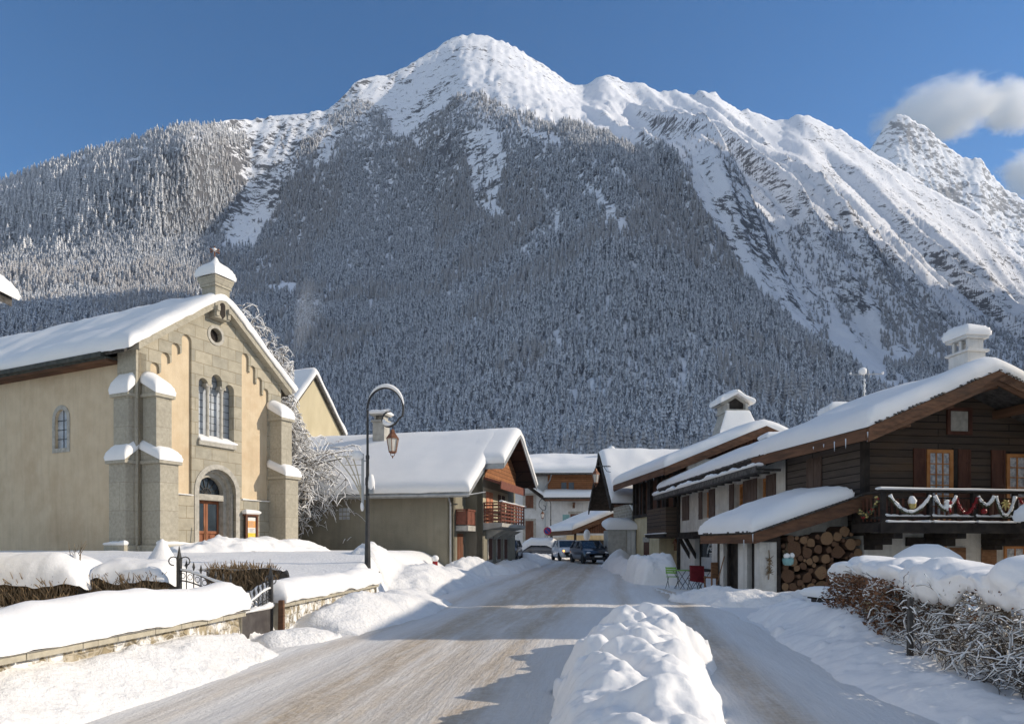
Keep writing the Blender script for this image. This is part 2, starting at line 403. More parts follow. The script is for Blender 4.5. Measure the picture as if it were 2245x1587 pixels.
# the far side falls away behind the crest
back = [(60, -40), (220, -190), (700, -560)]
bx = [MX[:, -1:]+(b/D[:, -1:])*MX[:, -1:] for b, z in back]; by = [MY[:, -1:]+b for b, z in back]; bz = [MZ[:, -1:]+z for b, z in back]
fx = MX[:, :1]/MY[:, :1]*110
GX = np.concatenate([fx, MX]+bx, 1); GY = np.concatenate([0*fx+110, MY]+by, 1); GZ = np.concatenate([0*fx-.4, MZ]+bz, 1)

def rock_snow(name, rock=(.11,.1,.1), rock2=(.2,.18,.17), snow=(.86,.87,.9), cut=.5, scale=.03, lean=.5):
    m, nt, b = new_mat(name); setin(b, Roughness=.85); b.inputs['Specular IOR Level'].default_value = .1
    g = nd(nt, 'ShaderNodeNewGeometry'); sp = nd(nt, 'ShaderNodeSeparateXYZ'); nt.links.new(g.outputs['Normal'], sp.inputs[0])
    v = coords(nt); v2 = coords(nt, (1, .5, 1.6))
    n1 = noise(nt, v2, scale, 10, .74, .6); n2 = noise(nt, v, scale*.16, 5, .6)
    a = nd(nt, 'ShaderNodeMath', operation='MULTIPLY_ADD'); nt.links.new(sp.outputs[2], a.inputs[0]); a.inputs[1].default_value = -lean; nt.links.new(n1, a.inputs[2])
    a2 = nd(nt, 'ShaderNodeMath', operation='MULTIPLY_ADD'); nt.links.new(n2, a2.inputs[0]); a2.inputs[1].default_value = .45; nt.links.new(a.outputs[0], a2.inputs[2])
    a3 = nd(nt, 'ShaderNodeMath', operation='ADD'); nt.links.new(a2.outputs[0], a3.inputs[0]); a3.inputs[1].default_value = .5-cut
    f = ramp(nt, a3.outputs[0], [(.5, 0.0), (.545, 1.0)])
    rc = ramp(nt, noise(nt, v, scale*3, 6, .7), [(.3, rock), (.7, rock2)])
    nt.links.new(mix(nt, f, snow, rc), b.inputs['Base Color']); bump(nt, b, n1, .5, 3)
    return m
m_mount = rock_snow('mountain_snow_and_rock', (.1,.103,.112), (.19,.19,.2), cut=.478, scale=.055)
mountain = grid_mesh('mountain', GX, GY, GZ, m_mount); tag(mountain, kind='structure')

# far rocky peak behind the right-hand ridge
pk = [(1780,520),(1850,420),(1900,345),(1925,300),(1945,272),(1965,255),(1990,258),(2015,276),(2035,285),(2060,310),(2085,330),(2110,346),(2150,352),(2175,385),(2205,418),(2245,440),(2300,470),(2420,520),(2600,600)]
pu = np.linspace(1780, 2600, 240); pv = np.interp(pu, [p[0] for p in pk], [p[1] for p in pk]); ps = np.linspace(0, 1, 150)
pD = 3300+900*ps[None, :]+0*pu[:, None]; pV = 760+(pv[:, None]-760)*ps[None, :]**.92
pX = (pu[:, None]-CX)/F*pD; pZ = EYE+(HZ-pV)/F*pD
pZ = pZ+(30*ridged((pX+.4*pD)/260, pD/420, 3, 5, .62)+34*ridged(pX/80, pD/90, 14, 4, .65)+18*ridged(pX/28, pZ/40, 15, 3))*(.25+.75*np.sin(np.pi*np.clip(ps, 0, 1)**.8))[None, :]+13*ridged(pX/30, pD/60, 19, 3)
for b_ in ((150, -260), (600, -1100)):
    pX = np.concatenate([pX, pX[:, 149:150]*(1+b_[0]/4200)], 1); pD = np.concatenate([pD, pD[:, 149:150]+b_[0]], 1); pZ = np.concatenate([pZ, pZ[:, 149:150]+b_[1]], 1)
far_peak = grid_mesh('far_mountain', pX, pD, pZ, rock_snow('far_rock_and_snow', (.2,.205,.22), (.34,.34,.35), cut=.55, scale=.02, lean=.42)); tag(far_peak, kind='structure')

# unseen massif added right of the street, shaped to keep sun off the lower slopes
hx = np.linspace(0, 1, 90); hy = np.linspace(0, 1, 120)
ax, ay = np.meshgrid(hx, hy, indexing='ij')
VY = 230+ay*2270; VX = .80*VY+130+ax*1500
ridge = np.exp(-((ax-.5)/.24)**2); endf = np.interp(VY, [230, 300, 400, 800, 1150, 1440, 1870, 2150, 2500], [0, .5, 1.1, 1.5, 1.62, 1.15, .95, .72, 0])
VZ = -3+1200*ridge*endf*(1+.1*fbm(VX/400, VY/400, 41, 3))+25*ridged(VX/120, VY/160, 42, 4)*ridge*endf
shade_massif = grid_mesh('shading_massif', VX, VY, VZ, rock_snow('massif_snow_and_rock', cut=.5)); tag(shade_massif, kind='structure')

# ------------------------------------------------------------------ forest
def mk_tree_geo(kind, rnd, detail):
    """one conifer of unit height: tiers of drooping, ragged branches; returns verts, tris, material per tri"""
    v, f, mi = [], [], []
    tiers, pts = detail
    rmax = rnd.uniform(.13, .18) if kind < 2 else rnd.uniform(.15, .2)
    z = .1
    for t in range(tiers):
        q = t/(tiers-1); zc = .1+.86*q**.93; rr = rmax*(1-q)**.8+.012; top = min(1.0, zc+1.7*(.9/tiers)*(1-.35*q)+.02)
        if t == tiers-1: top = 1.0
        b = len(v); v.append((0, 0, top)); a0 = rnd.uniform(0, 6.28)
        for i in range(pts):
            a = a0+6.2832*i/pts; k = rr*(rnd.uniform(.85, 1.2) if i % 2 == 0 else rnd.uniform(.3, .55))
            v.append((math.cos(a)*k, math.sin(a)*k, zc-rr*(.55 if i % 2 == 0 else .05)*rnd.uniform(.7, 1.3)))
        for i in range(pts):
            f.append((b, b+1+i, b+1+(i+1) % pts)); mi.append((0 if rnd.random() < .6 else 1) if rnd.random() < .8 else 2)
    return np.array(v), np.array(f), np.array(mi)
m_needle = M('spruce_needles', (.21,.225,.25), (.28,.295,.32), scale=.6, rough=.9)
m_frost = M('snow_on_branches', (.66,.68,.72), (.77,.785,.815), scale=.4, rough=.8)
m_half = M('frosted_needles', (.43,.45,.485), (.53,.55,.585), scale=.5, rough=.9)
m_larch = M('frosted_larch_twigs', (.4,.39,.385), (.5,.49,.49), scale=.5, rough=.9)
m_larch2 = M('rime_on_larch', (.48,.48,.5), (.58,.58,.6), scale=.5, rough=.9)
m_rime = M('thick_rime', (.78,.78,.79), (.88,.88,.89), scale=.4, rough=.8)
TREEM = [m_frost, m_needle, m_half, m_larch, m_larch2, m_rime]
rnd = random.Random(5)
protos = []
for k in range(10):
    v, f, mi = mk_tree_geo(0 if k < 7 else 2, rnd, (8, 10))
    if k >= 7: mi = np.where(mi == 0, 4, 3)
    protos.append((v, f, mi))
for k in range(3):
    v, f, mi = mk_tree_geo(0, rnd, (8, 10)); protos.append((v, f, np.where(mi == 1, 2, 5)))
nearp = []
for k in range(5):
    v, f, mi = mk_tree_geo(0, rnd, (13, 14)); nearp.append((v, f, mi))

poly = lambda pts: np.array(pts, float)
def inside(px, py, P):
    c = np.zeros(px.shape, bool); j = len(P)-1
    for i in range(len(P)):
        xi, yi = P[i]; xj, yj = P[j]
        c ^= ((yi > py) != (yj > py)) & (px < (xj-xi)*(py-yi)/(yj-yi+1e-9)+xi); j = i
    return c
# where trees stand, in bearing and elevation on the mountainside
WOOD = poly([(-420,480),(0,398),(150,345),(300,300),(400,270),(520,285),(560,330),(700,270),(760,230),(830,235),(870,300),(960,260),(1000,205),(1050,190),(1180,240),(1330,310),(1420,370),(1480,430),(1560,530),(1650,650),(1760,740),(1850,800),(1950,850),(2100,900),(2700,980),(2700,1210),(-420,1210)])
GULLY = poly([(560,320),(720,255),(690,300),(640,340),(620,420),(600,500),(560,550),(480,560),(490,500),(530,440),(520,390),(490,330)])
OPEN = [poly([(840,255),(1000,200),(985,225),(920,270),(860,300)]), poly([(1010,280),(1090,265),(1110,330),(1085,440),(1120,490),(1090,500),(1040,430),(1020,350)]), poly([(960,300),(985,300),(1000,390),(960,360)]),
        poly([(1130,255),(1230,310),(1230,335),(1150,300)]), poly([(1270,425),(1300,430),(1345,475),(1380,525),(1360,530),(1310,470)]), poly([(700,310),(745,270),(750,300),(690,380)]),
        poly([(590,640),(660,620),(640,650),(590,660)])]
CL = [poly([(1450,385),(1510,400),(1520,460),(1460,450)]), poly([(1530,400),(1600,410),(1680,480),(1700,520),(1610,500)]), poly([(1725,520),(1770,530),(1775,590),(1735,580)]), poly([(1780,540),(1850,570),(1900,680),(1860,720),(1800,650)]),
      poly([(1830,510),(1900,540),(1940,610),(2000,650),(1990,690),(1900,640)]), poly([(1900,620),(2000,660),(2130,720),(2245,760),(2245,850),(2050,800),(1930,740)]), poly([(1940,780),(2245,800),(2245,900),(2000,860)])]
NT = 300000
tu = np.random.uniform(-420, 2700, NT); ts = np.random.uniform(0.02, 1.0, NT)
# bilinear lookup on the terrain grid
fu = (tu+420)/3120*(NU-1); fs = ts*(NS-1); iu = np.clip(fu.astype(int), 0, NU-2); is_ = np.clip(fs.astype(int), 0, NS-2); fu -= iu; fs -= is_
def look(A): return (A[iu, is_]*(1-fu)+A[iu+1, is_]*fu)*(1-fs)+(A[iu, is_+1]*(1-fu)+A[iu+1, is_+1]*fu)*fs
tx, ty, tz, tv = look(MX), look(MY), look(MZ), look(V)
wob = 16*fbm(tu/45, tv/45, 61, 3)
wu, wv = tu+wob, tv+14*fbm(tu/50, tv/50, 71, 3)
dens = inside(wu, wv, WOOD).astype(float)
dens[inside(wu, wv, GULLY)] = .025
for P in OPEN: dens[inside(wu, wv, P)] *= .06
band = inside(wu, wv, poly([(760,230),(1050,190),(1420,370),(1480,430),(1300,430),(1000,420),(700,380)])); dens[band] *= .65+.5*(fbm(tu[band]/40, tv[band]/40, 81, 2) > 0)
for P in CL: dens[inside(wu, wv, P)] = np.maximum(dens[inside(wu, wv, P)], .6)
rest = (dens == 0) & (tu > 1380) & (tv > 380); dens[rest] = .22*sstep(.0, .4, fbm(tu[rest]/50, tv[rest]/60, 91, 4))
dens *= np.where(fbm(tu/26, tv/40, 141, 3) < -.36, .45, 1)
upper = (dens == 0) & (ts < .93) & (tv > 180); dens[upper] = .006
# keep the stand even per area of hillside: thin by the size of each terrain cell
du_ = 3120/(NU-1); cellw = ty/F*du_; celld = np.hypot(look(np.gradient(MY, axis=1)), look(np.gradient(MZ, axis=1)))
area = cellw*celld; SP = 5.7
keep = np.random.rand(NT) < dens*np.clip(area*NU*NS/NT/(SP*SP)*1.0, 0, 1)
# not where the village stands
keep &= (ty > 215)
tx, ty, tz, tu, tv, ts = tx[keep], ty[keep], tz[keep], tu[keep], tv[keep], ts[keep]
hgt = (7+18*np.random.rand(len(tx))**.7)*(.86+.3*fbm(tx/60, ty/60, 131, 2))*(1+.35*(1-sstep(100, 500, tu)))*(1-.45*sstep(.7, .95, ts)); sparse = (tu > 1400) & (tv < 800) & (tv > 380); hgt = np.where(sparse & ~inside(tu, tv, WOOD), hgt*.6, hgt)
front = (tu > -20) & (tu < 2265)
order = np.argsort(np.where(front, ty, 1e6)); NEAR = 290
near_i, far_i = order[:NEAR], order[NEAR:]
print('trees', len(tx))
# the wood that reads as one mass
vs, fs_, ms = [], [], []; off = 0
pk_ = np.random.randint(0, 10, len(tx)); lar = fbm(tx/120, ty/120, 101, 3) > .12; pk_ = np.where(lar & (np.random.rand(len(tx)) < .75), np.random.randint(7, 10, len(tx)), np.where(pk_ > 6, pk_-4, pk_))
rime = np.random.rand(len(tx)) < np.maximum(sstep(.72, .93, ts)*.9, .7*sstep(.55, .9, ts)*(1-sstep(250, 620, tu)))
pk_ = np.where(rime, np.random.randint(10, 13, len(tx)), pk_); hgt = hgt*(1+.45*rime*(1-sstep(350, 700, tu)))
ang = np.random.uniform(0, 6.28, len(tx))
for k in range(13):
    sel = far_i[pk_[far_i] == k]
    if not len(sel): continue
    v, f, mi = protos[k]; c, s_ = np.cos(ang[sel]), np.sin(ang[sel]); h = hgt[sel]; wd = h*np.random.uniform(1.0, 1.45, len(sel))
    P = np.empty((len(sel), len(v), 3)); P[..., 0] = (c[:, None]*v[:, 0]-s_[:, None]*v[:, 1])*wd[:, None]+tx[sel][:, None]
    P[..., 1] = (s_[:, None]*v[:, 0]+c[:, None]*v[:, 1])*wd[:, None]+ty[sel][:, None]; P[..., 2] = v[:, 2]*h[:, None]+tz[sel][:, None]-.6
    vs.append(P.reshape(-1, 3)); fs_.append((f[None]+off+np.arange(len(sel))[:, None, None]*len(v)).reshape(-1, 3)); ms.append(np.tile(mi, len(sel))); off += len(sel)*len(v)
def tri_mesh(name, v, f, mi, mats):
    me = bpy.data.meshes.new(name); me.vertices.add(len(v)); me.vertices.foreach_set('co', v.astype(np.float32).ravel())
    me.loops.add(f.size); me.loops.foreach_set('vertex_index', f.astype(np.int32).ravel()); me.polygons.add(len(f))
    me.polygons.foreach_set('loop_start', np.arange(0, f.size, 3, dtype=np.int32)); me.polygons.foreach_set('loop_total', np.full(len(f), 3, np.int32))
    for m_ in mats: me.materials.append(m_)
    me.polygons.foreach_set('material_index', mi.astype(np.int32)); me.update(calc_edges=True); return me
me = tri_mesh('forest', np.concatenate(vs), np.concatenate(fs_), np.concatenate(ms), TREEM)
o = bpy.data.objects.new('forest', me); COL.objects.link(o); tag(o, 'frosted conifer forest covering the mountainside behind the village', 'forest', kind='stuff')
# the nearest trees, one by one
nm = []
for k, (v, f, mi) in enumerate(nearp):
    tr = MB().tube([(0,0,-.03), (0,0,.5)], [.016, .006], 6)
    nm.append(tri_mesh('spruce_tree', np.concatenate([v, np.array([list(p) for p in tr.v])]), np.concatenate([f]+[np.array([[len(v)+q[0], len(v)+q[i], len(v)+q[i+1]]]) for q in tr.f for i in range(1, len(q)-1)]),
        np.concatenate([mi, np.full(sum(len(q)-2 for q in tr.f), 1)]), TREEM))
for n_, i in enumerate(near_i):
    o = bpy.data.objects.new('spruce_tree', nm[n_ % 5]); COL.objects.link(o); h = hgt[i]
    o.location = (tx[i], ty[i], tz[i]-.5); o.scale = (h*1.02, h*1.02, h); o.rotation_euler = (0, 0, ang[i])
    tag(o, 'snow-laden spruce at the foot of the forested mountainside behind the village roofs', 'tree', 'spruces at the foot of the mountain forest')
# ------------------------------------------------------------------ shared materials of the village
m_snow = MSnow('snow', (.9,.88,.855)); m_snowg = MSnow('trodden_snow', (.88,.865,.845), scale=14, strength=.6, dist=.05)
m_roofsnow = MSnow('roof_snow', (.9,.885,.86), scale=3, strength=.15, dist=.04)
m_pile = MSnow('ploughed_snow', (.89,.87,.845), scale=16, strength=.7, dist=.06, dirt=((.62,.58,.52), 2.5, .35))
m_iron = M('black_iron', (.02,.02,.022), (.05,.048,.045), rough=.5, spec=.4)
m_copper = M('brown_copper', (.16,.07,.04), (.25,.12,.07), scale=9, rough=.5, metal=.3)
m_wood_dark = MBrick('dark_larch_boards', (.105,.078,.06), (.072,.054,.042), (.012,.01,.009), 4.5, .2, .012, .5, c3=(.13,.08,.045), stretch=(.5,.5,4), nscale=3)
m_wood_grey = MBrick('weathered_side_boards', (.12,.098,.085), (.085,.07,.06), (.02,.016,.014), 5, .22, .014, .5, stretch=(.5,.5,4), nscale=3)
m_wood_vert = MBrick('brown_upright_boards', (.13,.06,.035), (.09,.042,.026), (.012,.008,.006), 6, .19, .014, .5, vertical=True, nscale=3)
m_wood_orange = MBrick('orange_larch_boards', (.36,.16,.07), (.26,.11,.05), (.07,.03,.015), 4, .2, .012, .4, nscale=3)
m_fascia = M('weathered_brown_beam', (.095,.05,.03), (.18,.09,.05), scale=3, stretch=(1,.3,4), bmp=.3, c3=(.06,.04,.03))
m_dark = M('old_dark_timber', (.022,.018,.016), (.05,.04,.033), scale=4, bmp=.3)
m_tan = M('brown_timber', (.2,.1,.05), (.3,.16,.085), scale=5, stretch=(1,1,4), bmp=.2)
m_slate = M('slate_and_lath', (.05,.046,.042), (.13,.12,.11), scale=7, bmp=.5)
m_render_w = M('white_roughcast', (.62,.585,.52), (.72,.69,.63), scale=3, bmp=.9, bscale=16, c3=(.5,.46,.4), bdist=.03, streak=.35)
m_cream = M('cream_render', (.62,.52,.32), (.7,.6,.4), scale=2, bmp=.3, bscale=25, c3=(.5,.42,.27), streak=.3)
m_white = M('white_render', (.66,.65,.62), (.76,.75,.72), scale=1.5, bmp=.25, bscale=22, c3=(.55,.54,.51), streak=.25)
m_stone_trim = M('grey_stone_trim', (.36,.34,.29), (.5,.47,.41), scale=6, bmp=.3)
m_glass = MGlass('window_glass'); m_glass_l = MGlass('curtained_glass', (.3,.32,.34), .25)
m_door = M('varnished_door', (.21,.075,.035), (.32,.13,.065), scale=4, stretch=(1,1,.3), rough=.5, bmp=.15)
m_door_b = M('brown_door', (.12,.05,.028), (.19,.085,.05), scale=4, stretch=(1,1,.3), rough=.6)
m_shutter = M('brown_shutter', (.085,.055,.043), (.14,.1,.082), scale=5, stretch=(1,1,.3), rough=.75)
m_shutter_r = M('red_brown_shutter', (.075,.03,.02), (.13,.055,.036), scale=4, stretch=(1,1,.3), rough=.6)
m_frame_o = M('orange_window_frame', (.42,.17,.05), (.55,.25,.09), scale=5, rough=.5)
m_zinc = M('zinc', (.33,.34,.34), (.45,.46,.46), scale=3, rough=.45, metal=.5)
m_conc = M('concrete', (.36,.34,.3), (.48,.46,.41), scale=4, bmp=.3)

# ------------------------------------------------------------------ lie of the land
def road_z(y): return .013*np.clip(y, -5, 50)
def wall_x(y): return -4.24+.12*(y-10.3)            # line of the churchyard wall
ROADY = np.array([1, 6, 9, 12, 17, 22, 28, 36, 45, 60, 80.])
ROADL = np.array([-4.7, -4.3, -3.9, -3.45, -2.5, -1.9, -.9, .3, 1.7, 3.0, 4.0])
ROADR = np.array([4.2, 4.2, 4.4, 4.7, 4.9, 4.9, 4.9, 5.0, 5.4, 7.0, 9.0])
def land(x, y):
    x = np.asarray(x, float); y = np.asarray(y, float)
    z = road_z(y)
    # raised churchyard to the left
    yard = .72+.80*sstep(9, 23, y)+.06*fbm(x/2.5, y/2.5, 3, 3)
    edge = np.interp(y, [16, 19, 24, 30, 40], [0, .3, 1.2, 2.0, 2.0])
    wx = np.where(y < 16.5, wall_x(y), np.interp(y, [16.5, 20, 26, 32, 45], [-3.5, -3.6, -3.5, -2.6, -1.5]))
    t = sstep(.22, -.22-edge*.8, x-wx-.0*edge)
    fade = 1-sstep(30, 40, y)*.62
    z = z+(yard*fade-z*fade)*t
    # garden behind the hedge
    g = sstep(4.7, 5.6, x)*sstep(14, 11, y); z = z+g*(.35+.12*fbm(x/1.5, y/1.5, 8, 3))
    z = z+.03*fbm(x/1.3, y/1.3, 5, 4)*(1-.55*((x > np.interp(y, ROADY, ROADL)) & (x < np.interp(y, ROADY, ROADR))))
    return z
# open ground: one sheet from behind the camera to the foot of the mountain
gy = np.concatenate([np.linspace(-30, 2, 30)[:-1], 2*(42.5)**np.linspace(0, 1, 330), np.linspace(90, 1200, 60)])
gt = np.linspace(-1, 1, 420); gt = np.sign(gt)*(np.abs(gt)**1.25)
gyy, gtt = np.meshgrid(gy, gt, indexing='ij'); gxx = gtt*(np.maximum(np.abs(gyy), 9)*1.25+3)
gz = land(gxx, gyy); gz = gz-.12*((gxx > np.interp(gyy, ROADY, ROADL)+.3) & (gxx < np.interp(gyy, ROADY, ROADR)-.3) & (gyy > 1.3) & (gyy < 78))
ground = grid_mesh('ground', gxx, gyy, gz-.0, m_snowg); tag(ground, kind='structure')

# the road: packed snow, scraped and sanded in the wheel tracks
m_road, nt, b = new_mat('packed_snow_road'); setin(b, Roughness=.7); b.inputs['Specular IOR Level'].default_value = .25
v = coords(nt, (1, 1, 1), src='UV'); vs_ = coords(nt, (1.5, .16, 1), src='UV'); vo = coords(nt)
sepu = nd(nt, 'ShaderNodeSeparateXYZ'); nt.links.new(v, sepu.inputs[0])
def trackmask(nt, centre, width):
    a = nd(nt, 'ShaderNodeMath', operation='SUBTRACT'); nt.links.new(sepu.outputs[0], a.inputs[0]); a.inputs[1].default_value = centre
    c = nd(nt, 'ShaderNodeMath', operation='ABSOLUTE'); nt.links.new(a.outputs[0], c.inputs[0])
    r = nd(nt, 'ShaderNodeMapRange'); r.interpolation_type = 'SMOOTHSTEP'; nt.links.new(c.outputs[0], r.inputs[0]); setin(r, From_Min=width, From_Max=0.0, To_Min=0.0, To_Max=1.0)
    return r.outputs[0]
acc = None
for cw in ((2.9, 2.5, .66), (2.2, .9, .9), (3.7, .7, .85), (.9, .45, .5), (5.3, .45, .5), (6.8, .5, .8)):
    t_ = trackmask(nt, cw[0], cw[1]); q = nd(nt, 'ShaderNodeMath', operation='MULTIPLY'); nt.links.new(t_, q.inputs[0]); q.inputs[1].default_value = cw[2]
    if acc is None: acc = q.outputs[0]
    else:
        mx = nd(nt, 'ShaderNodeMath', operation='MAXIMUM'); nt.links.new(acc, mx.inputs[0]); nt.links.new(q.outputs[0], mx.inputs[1]); acc = mx.outputs[0]
s1 = ramp(nt, noise(nt, vs_, 3.2, 8, .68), [(.28, .3), (.55, 1.0)]); s2 = ramp(nt, noise(nt, v, 14, 5, .7), [(.35, .65), (.6, 1.0)])
mm = nd(nt, 'ShaderNodeMath', operation='MULTIPLY'); nt.links.new(acc, mm.inputs[0]); nt.links.new(s1, mm.inputs[1])
m2 = nd(nt, 'ShaderNodeMath', operation='MULTIPLY'); nt.links.new(mm.outputs[0], m2.inputs[0]); nt.links.new(s2, m2.inputs[1])
basec = ramp(nt, noise(nt, vs_, 1.7, 6, .65), [(.3, (.76,.73,.69)), (.7, (.87,.85,.82))])
sand = ramp(nt, noise(nt, v, 5, 5, .6), [(.3, (.38,.275,.165)), (.7, (.57,.44,.29))])
cc = mix(nt, m2.outputs[0], basec, sand)
cc = mix(nt, ramp(nt, noise(nt, v, 38, 3, .7), [(.62, 0.0), (.72, .45)]), cc, (.3, .24, .18))
nt.links.new(cc, b.inputs['Base Color'])
hb = nd(nt, 'ShaderNodeMath', operation='MULTIPLY_ADD'); nt.links.new(noise(nt, v, 22, 5, .7), hb.inputs[0]); hb.inputs[1].default_value = .5; nt.links.new(noise(nt, vs_, 5, 6, .65), hb.inputs[2])
bump(nt, b, hb.outputs[0], .75, .05)
ry = 1*(80)**np.linspace(0, 1, 420); rt = np.linspace(0, 1, 200)
ryy, rtt = np.meshgrid(ry, rt, indexing='ij')
L_, R_ = np.interp(ryy, ROADY, ROADL), np.interp(ryy, ROADY, ROADR)
L_ = L_+.18*fbm(ryy*1.1, 0*ryy, 6, 3); R_ = R_+.2*fbm(ryy*1.1, 0*ryy+5, 7, 3)
rxx = L_+(R_-L_)*rtt
ruts = np.zeros_like(rxx)
lat = (rxx-np.interp(ryy, ROADY, ROADL))
for c_, w_ in ((1.3, .3), (2.9, .3), (5.0, .28), (6.6, .28)): ruts -= .022*np.exp(-((lat-c_-.15*fbm(ryy/5, 0*ryy, 5, 2))/w_)**2)
rz = land(rxx, ryy)+.02+ruts+.012*fbm(lat*2.5, ryy*.5, 9, 4)
rz = rz-.05*((rtt < .004) | (rtt > .996))
road = grid_mesh('road', rxx, ryy, rz, m_road, uv=np.stack([lat, ryy], -1)); tag(road, kind='structure')

# ------------------------------------------------------------------ ploughed banks: heaps of snow with clods
def clods(x, y, n, r0, r1, x0, x1, y0, y1, seed, flat=.6):
    """heights of many half-buried lumps"""
    rn = np.random.RandomState(seed); h = np.zeros_like(x)
    for cx, cyy, r in zip(rn.uniform(x0, x1, n), rn.uniform(y0, y1, n), r0+(r1-r0)*rn.rand(n)**2.5):
        d2 = ((x-cx)**2+(y-cyy)**2)/(r*r); k = d2 < 1
        if k.any(): h[k] = np.maximum(h[k], r*flat*(np.sqrt(1-d2[k]) if rn.rand() < .5 else rn.uniform(.7, 1.3)*np.clip(1.9*(1-np.sqrt(d2[k])), 0, 1)))
    return h
def bank(name, label, pts, prof, res, seed, nclod=60, cr=(.05,.2), rough=.1, mat=None, group='ploughed snow banks along the street', smooth=.35, sink=.06, tops=.25, billow=0):
    """pts: centre line (x, y, half width, height); prof: exponent of the cross section"""
    p = np.array(pts, float); s = np.concatenate([[0], np.cumsum(np.hypot(np.diff(p[:, 0]), np.diff(p[:, 1])))])
    Lb = s[-1]; n = int(Lb/res)+2; wm = p[:, 2].max(); m = int(2*wm/res)+2
    a = np.linspace(0, Lb, n); c = np.linspace(-1.12, 1.12, m)
    px = pchip(s, p[:, 0], a); py = pchip(s, p[:, 1], a); hw = np.interp(a, s, p[:, 2]); hh = np.interp(a, s, p[:, 3])
    tx_, ty_ = np.gradient(px), np.gradient(py); ln = np.hypot(tx_, ty_); nx, ny = ty_/ln, -tx_/ln
    X = px[:, None]+nx[:, None]*hw[:, None]*c[None]; Y = py[:, None]+ny[:, None]*hw[:, None]*c[None]
    e = (1+.22*fbm(a[:, None]*.9+0*c, 3*np.sign(c)[None]+0*a[:, None], seed+2, 3))
    q = np.clip(1-np.abs(c[None]/e)**prof, 0, 1); endc = np.minimum(np.clip(a/(wm*.8), 0, 1), np.clip((Lb-a)/(wm*.8), 0, 1)); endc = np.sqrt(np.clip(1-(1-endc)**2, 0, 1))[:, None]
    H = hh[:, None]*q*endc*(1+.25*fbm(X*1.1, Y*1.1, seed, 4))
    on = sstep(.0, .18, q*endc)
    H = H+rough*fbm(X*2.6, Y*2.6, seed+5, 4)*on+clods(X, Y, nclod, cr[0], cr[1], X.min(), X.max(), Y.min(), Y.max(), seed)*on*np.clip(tops+1.2*sstep(.0, .4, fbm(X*.9, Y*.9, seed+8, 3))*(tops > .1)+sstep(.5, .8, np.abs(c))[None], 0, 1)
    if billow: H = H+billow*on*(np.abs(vnoise(X*2.0+.6*Y, Y*1.35, seed+21))*1.6-.5+.55*np.abs(vnoise(X*4.3, Y*3.4+X, seed+22)))+.018*fbm(X*11, Y*11, seed+23, 4)*on
    Z = land(X, Y)+np.where(q*endc > .02, H, -sink)+.0
    o = grid_mesh(name, X, Y, Z, mat or m_pile)
    return tag(o, label, 'snow bank', group)
bank('snow_bank', 'big sunlit heap of ploughed snow standing between the main road and the side lane', [(.62,2.6,.6,.6),(.82,4.2,.66,.64),(1.12,6,.76,.64),(1.52,8,.88,.63),(1.78,9.6,.9,.6),(1.92,10.8,.84,.54)], 2.6, .025, 11, 1500, (.012,.1), .09, mat=m_snow, tops=.1, billow=.12)
bank('snow_bank', 'long low bank of crumbly snow thrown against the roadside stone wall before the gate', [(-4.75,1.5,.75,.42),(-4.65,5,.78,.42),(-4.25,8,.78,.44),(-3.9,10.0,.7,.42)], 1.2, .045, 21, 1300, (.015,.075), .05)
bank('snow_bank', 'shaded sloping bank of snow against the wall beyond the gate below the street lamp', [(-3.45,11.9,.8,.5),(-3.1,13.5,.95,.55),(-2.75,15.5,1.05,.5),(-2.5,17.5,1.2,.4)], 1.7, .06, 31, 500, (.02,.08), .05)
bank('snow_bank', 'tall rounded heap of snow between the street lamp and the grey barn', [(-3.6,19.5,1.2,.5),(-3.2,22,1.5,.75),(-2.7,25,1.5,.7),(-2.1,28.5,1.1,.4)], 1.8, .08, 41, 300, (.03,.14), .09)
bank('snow_bank', 'ragged heap of snow in front of the barn corner with the small balcony', [(-2.6,29.6,.9,.75),(-1.6,31,1.0,.75),(-.7,31.6,.8,.45),(.0,32.4,.6,.3)], 1.7, .08, 51, 160, (.04,.16), .08)
bank('snow_bank', 'low lumpy bank of snow under the barn gable along the far street', [(-.6,34,.9,.55),(.1,36,.9,.5),(.7,39,.9,.5),(1.3,41.5,.6,.3)], 1.6, .09, 61, 160, (.04,.18), .1)
bank('snow_bank', 'ploughed snow bank under the garden hedge along the side lane', [(4.3,2.0,.75,.2),(4.4,5,.75,.22),(4.6,8,.8,.24),(5.0,10.5,.85,.3),(5.6,12.8,.9,.4),(6.0,15.2,.8,.36)], 1.6, .04, 71, 260, (.03,.16), .07, mat=m_snow)
bank('snow_bank', 'lumpy snow heap before the woodshed pillars', [(4.8,18.8,.7,.3),(5.6,17.6,.9,.38),(6.7,17.1,.9,.36),(7.7,16.6,.75,.2),(8.6,16.2,.5,.15)], 1.7, .05, 81, 240, (.04,.18), .09)
bank('snow_bank', 'square cut block of snow with dead twigs in front of the cream house', [(5.3,24.2,.75,.85),(5.3,25.6,.85,1.0),(5.25,27,.8,.95),(5.2,28.2,.7,.6)], 5, .06, 91, 160, (.04,.16), .09)
bank('snow_bank', 'dirty ridge of shovelled snow along the cream house towards the dark car', [(5.6,29,.8,.5),(5.7,33,.8,.55),(5.9,38,.9,.6),(6.6,42,1.0,.9),(7.4,45,.8,.5)], 1.7, .08, 101, 260, (.04,.16), .09)
bank('snow_bank', 'low snow pile beside the gateway between the two roadside walls', [(-3.9,10.5,.4,.22),(-3.45,11.1,.5,.22),(-3.25,11.8,.4,.15)], 1.8, .035, 111, 200, (.02,.07), .05)
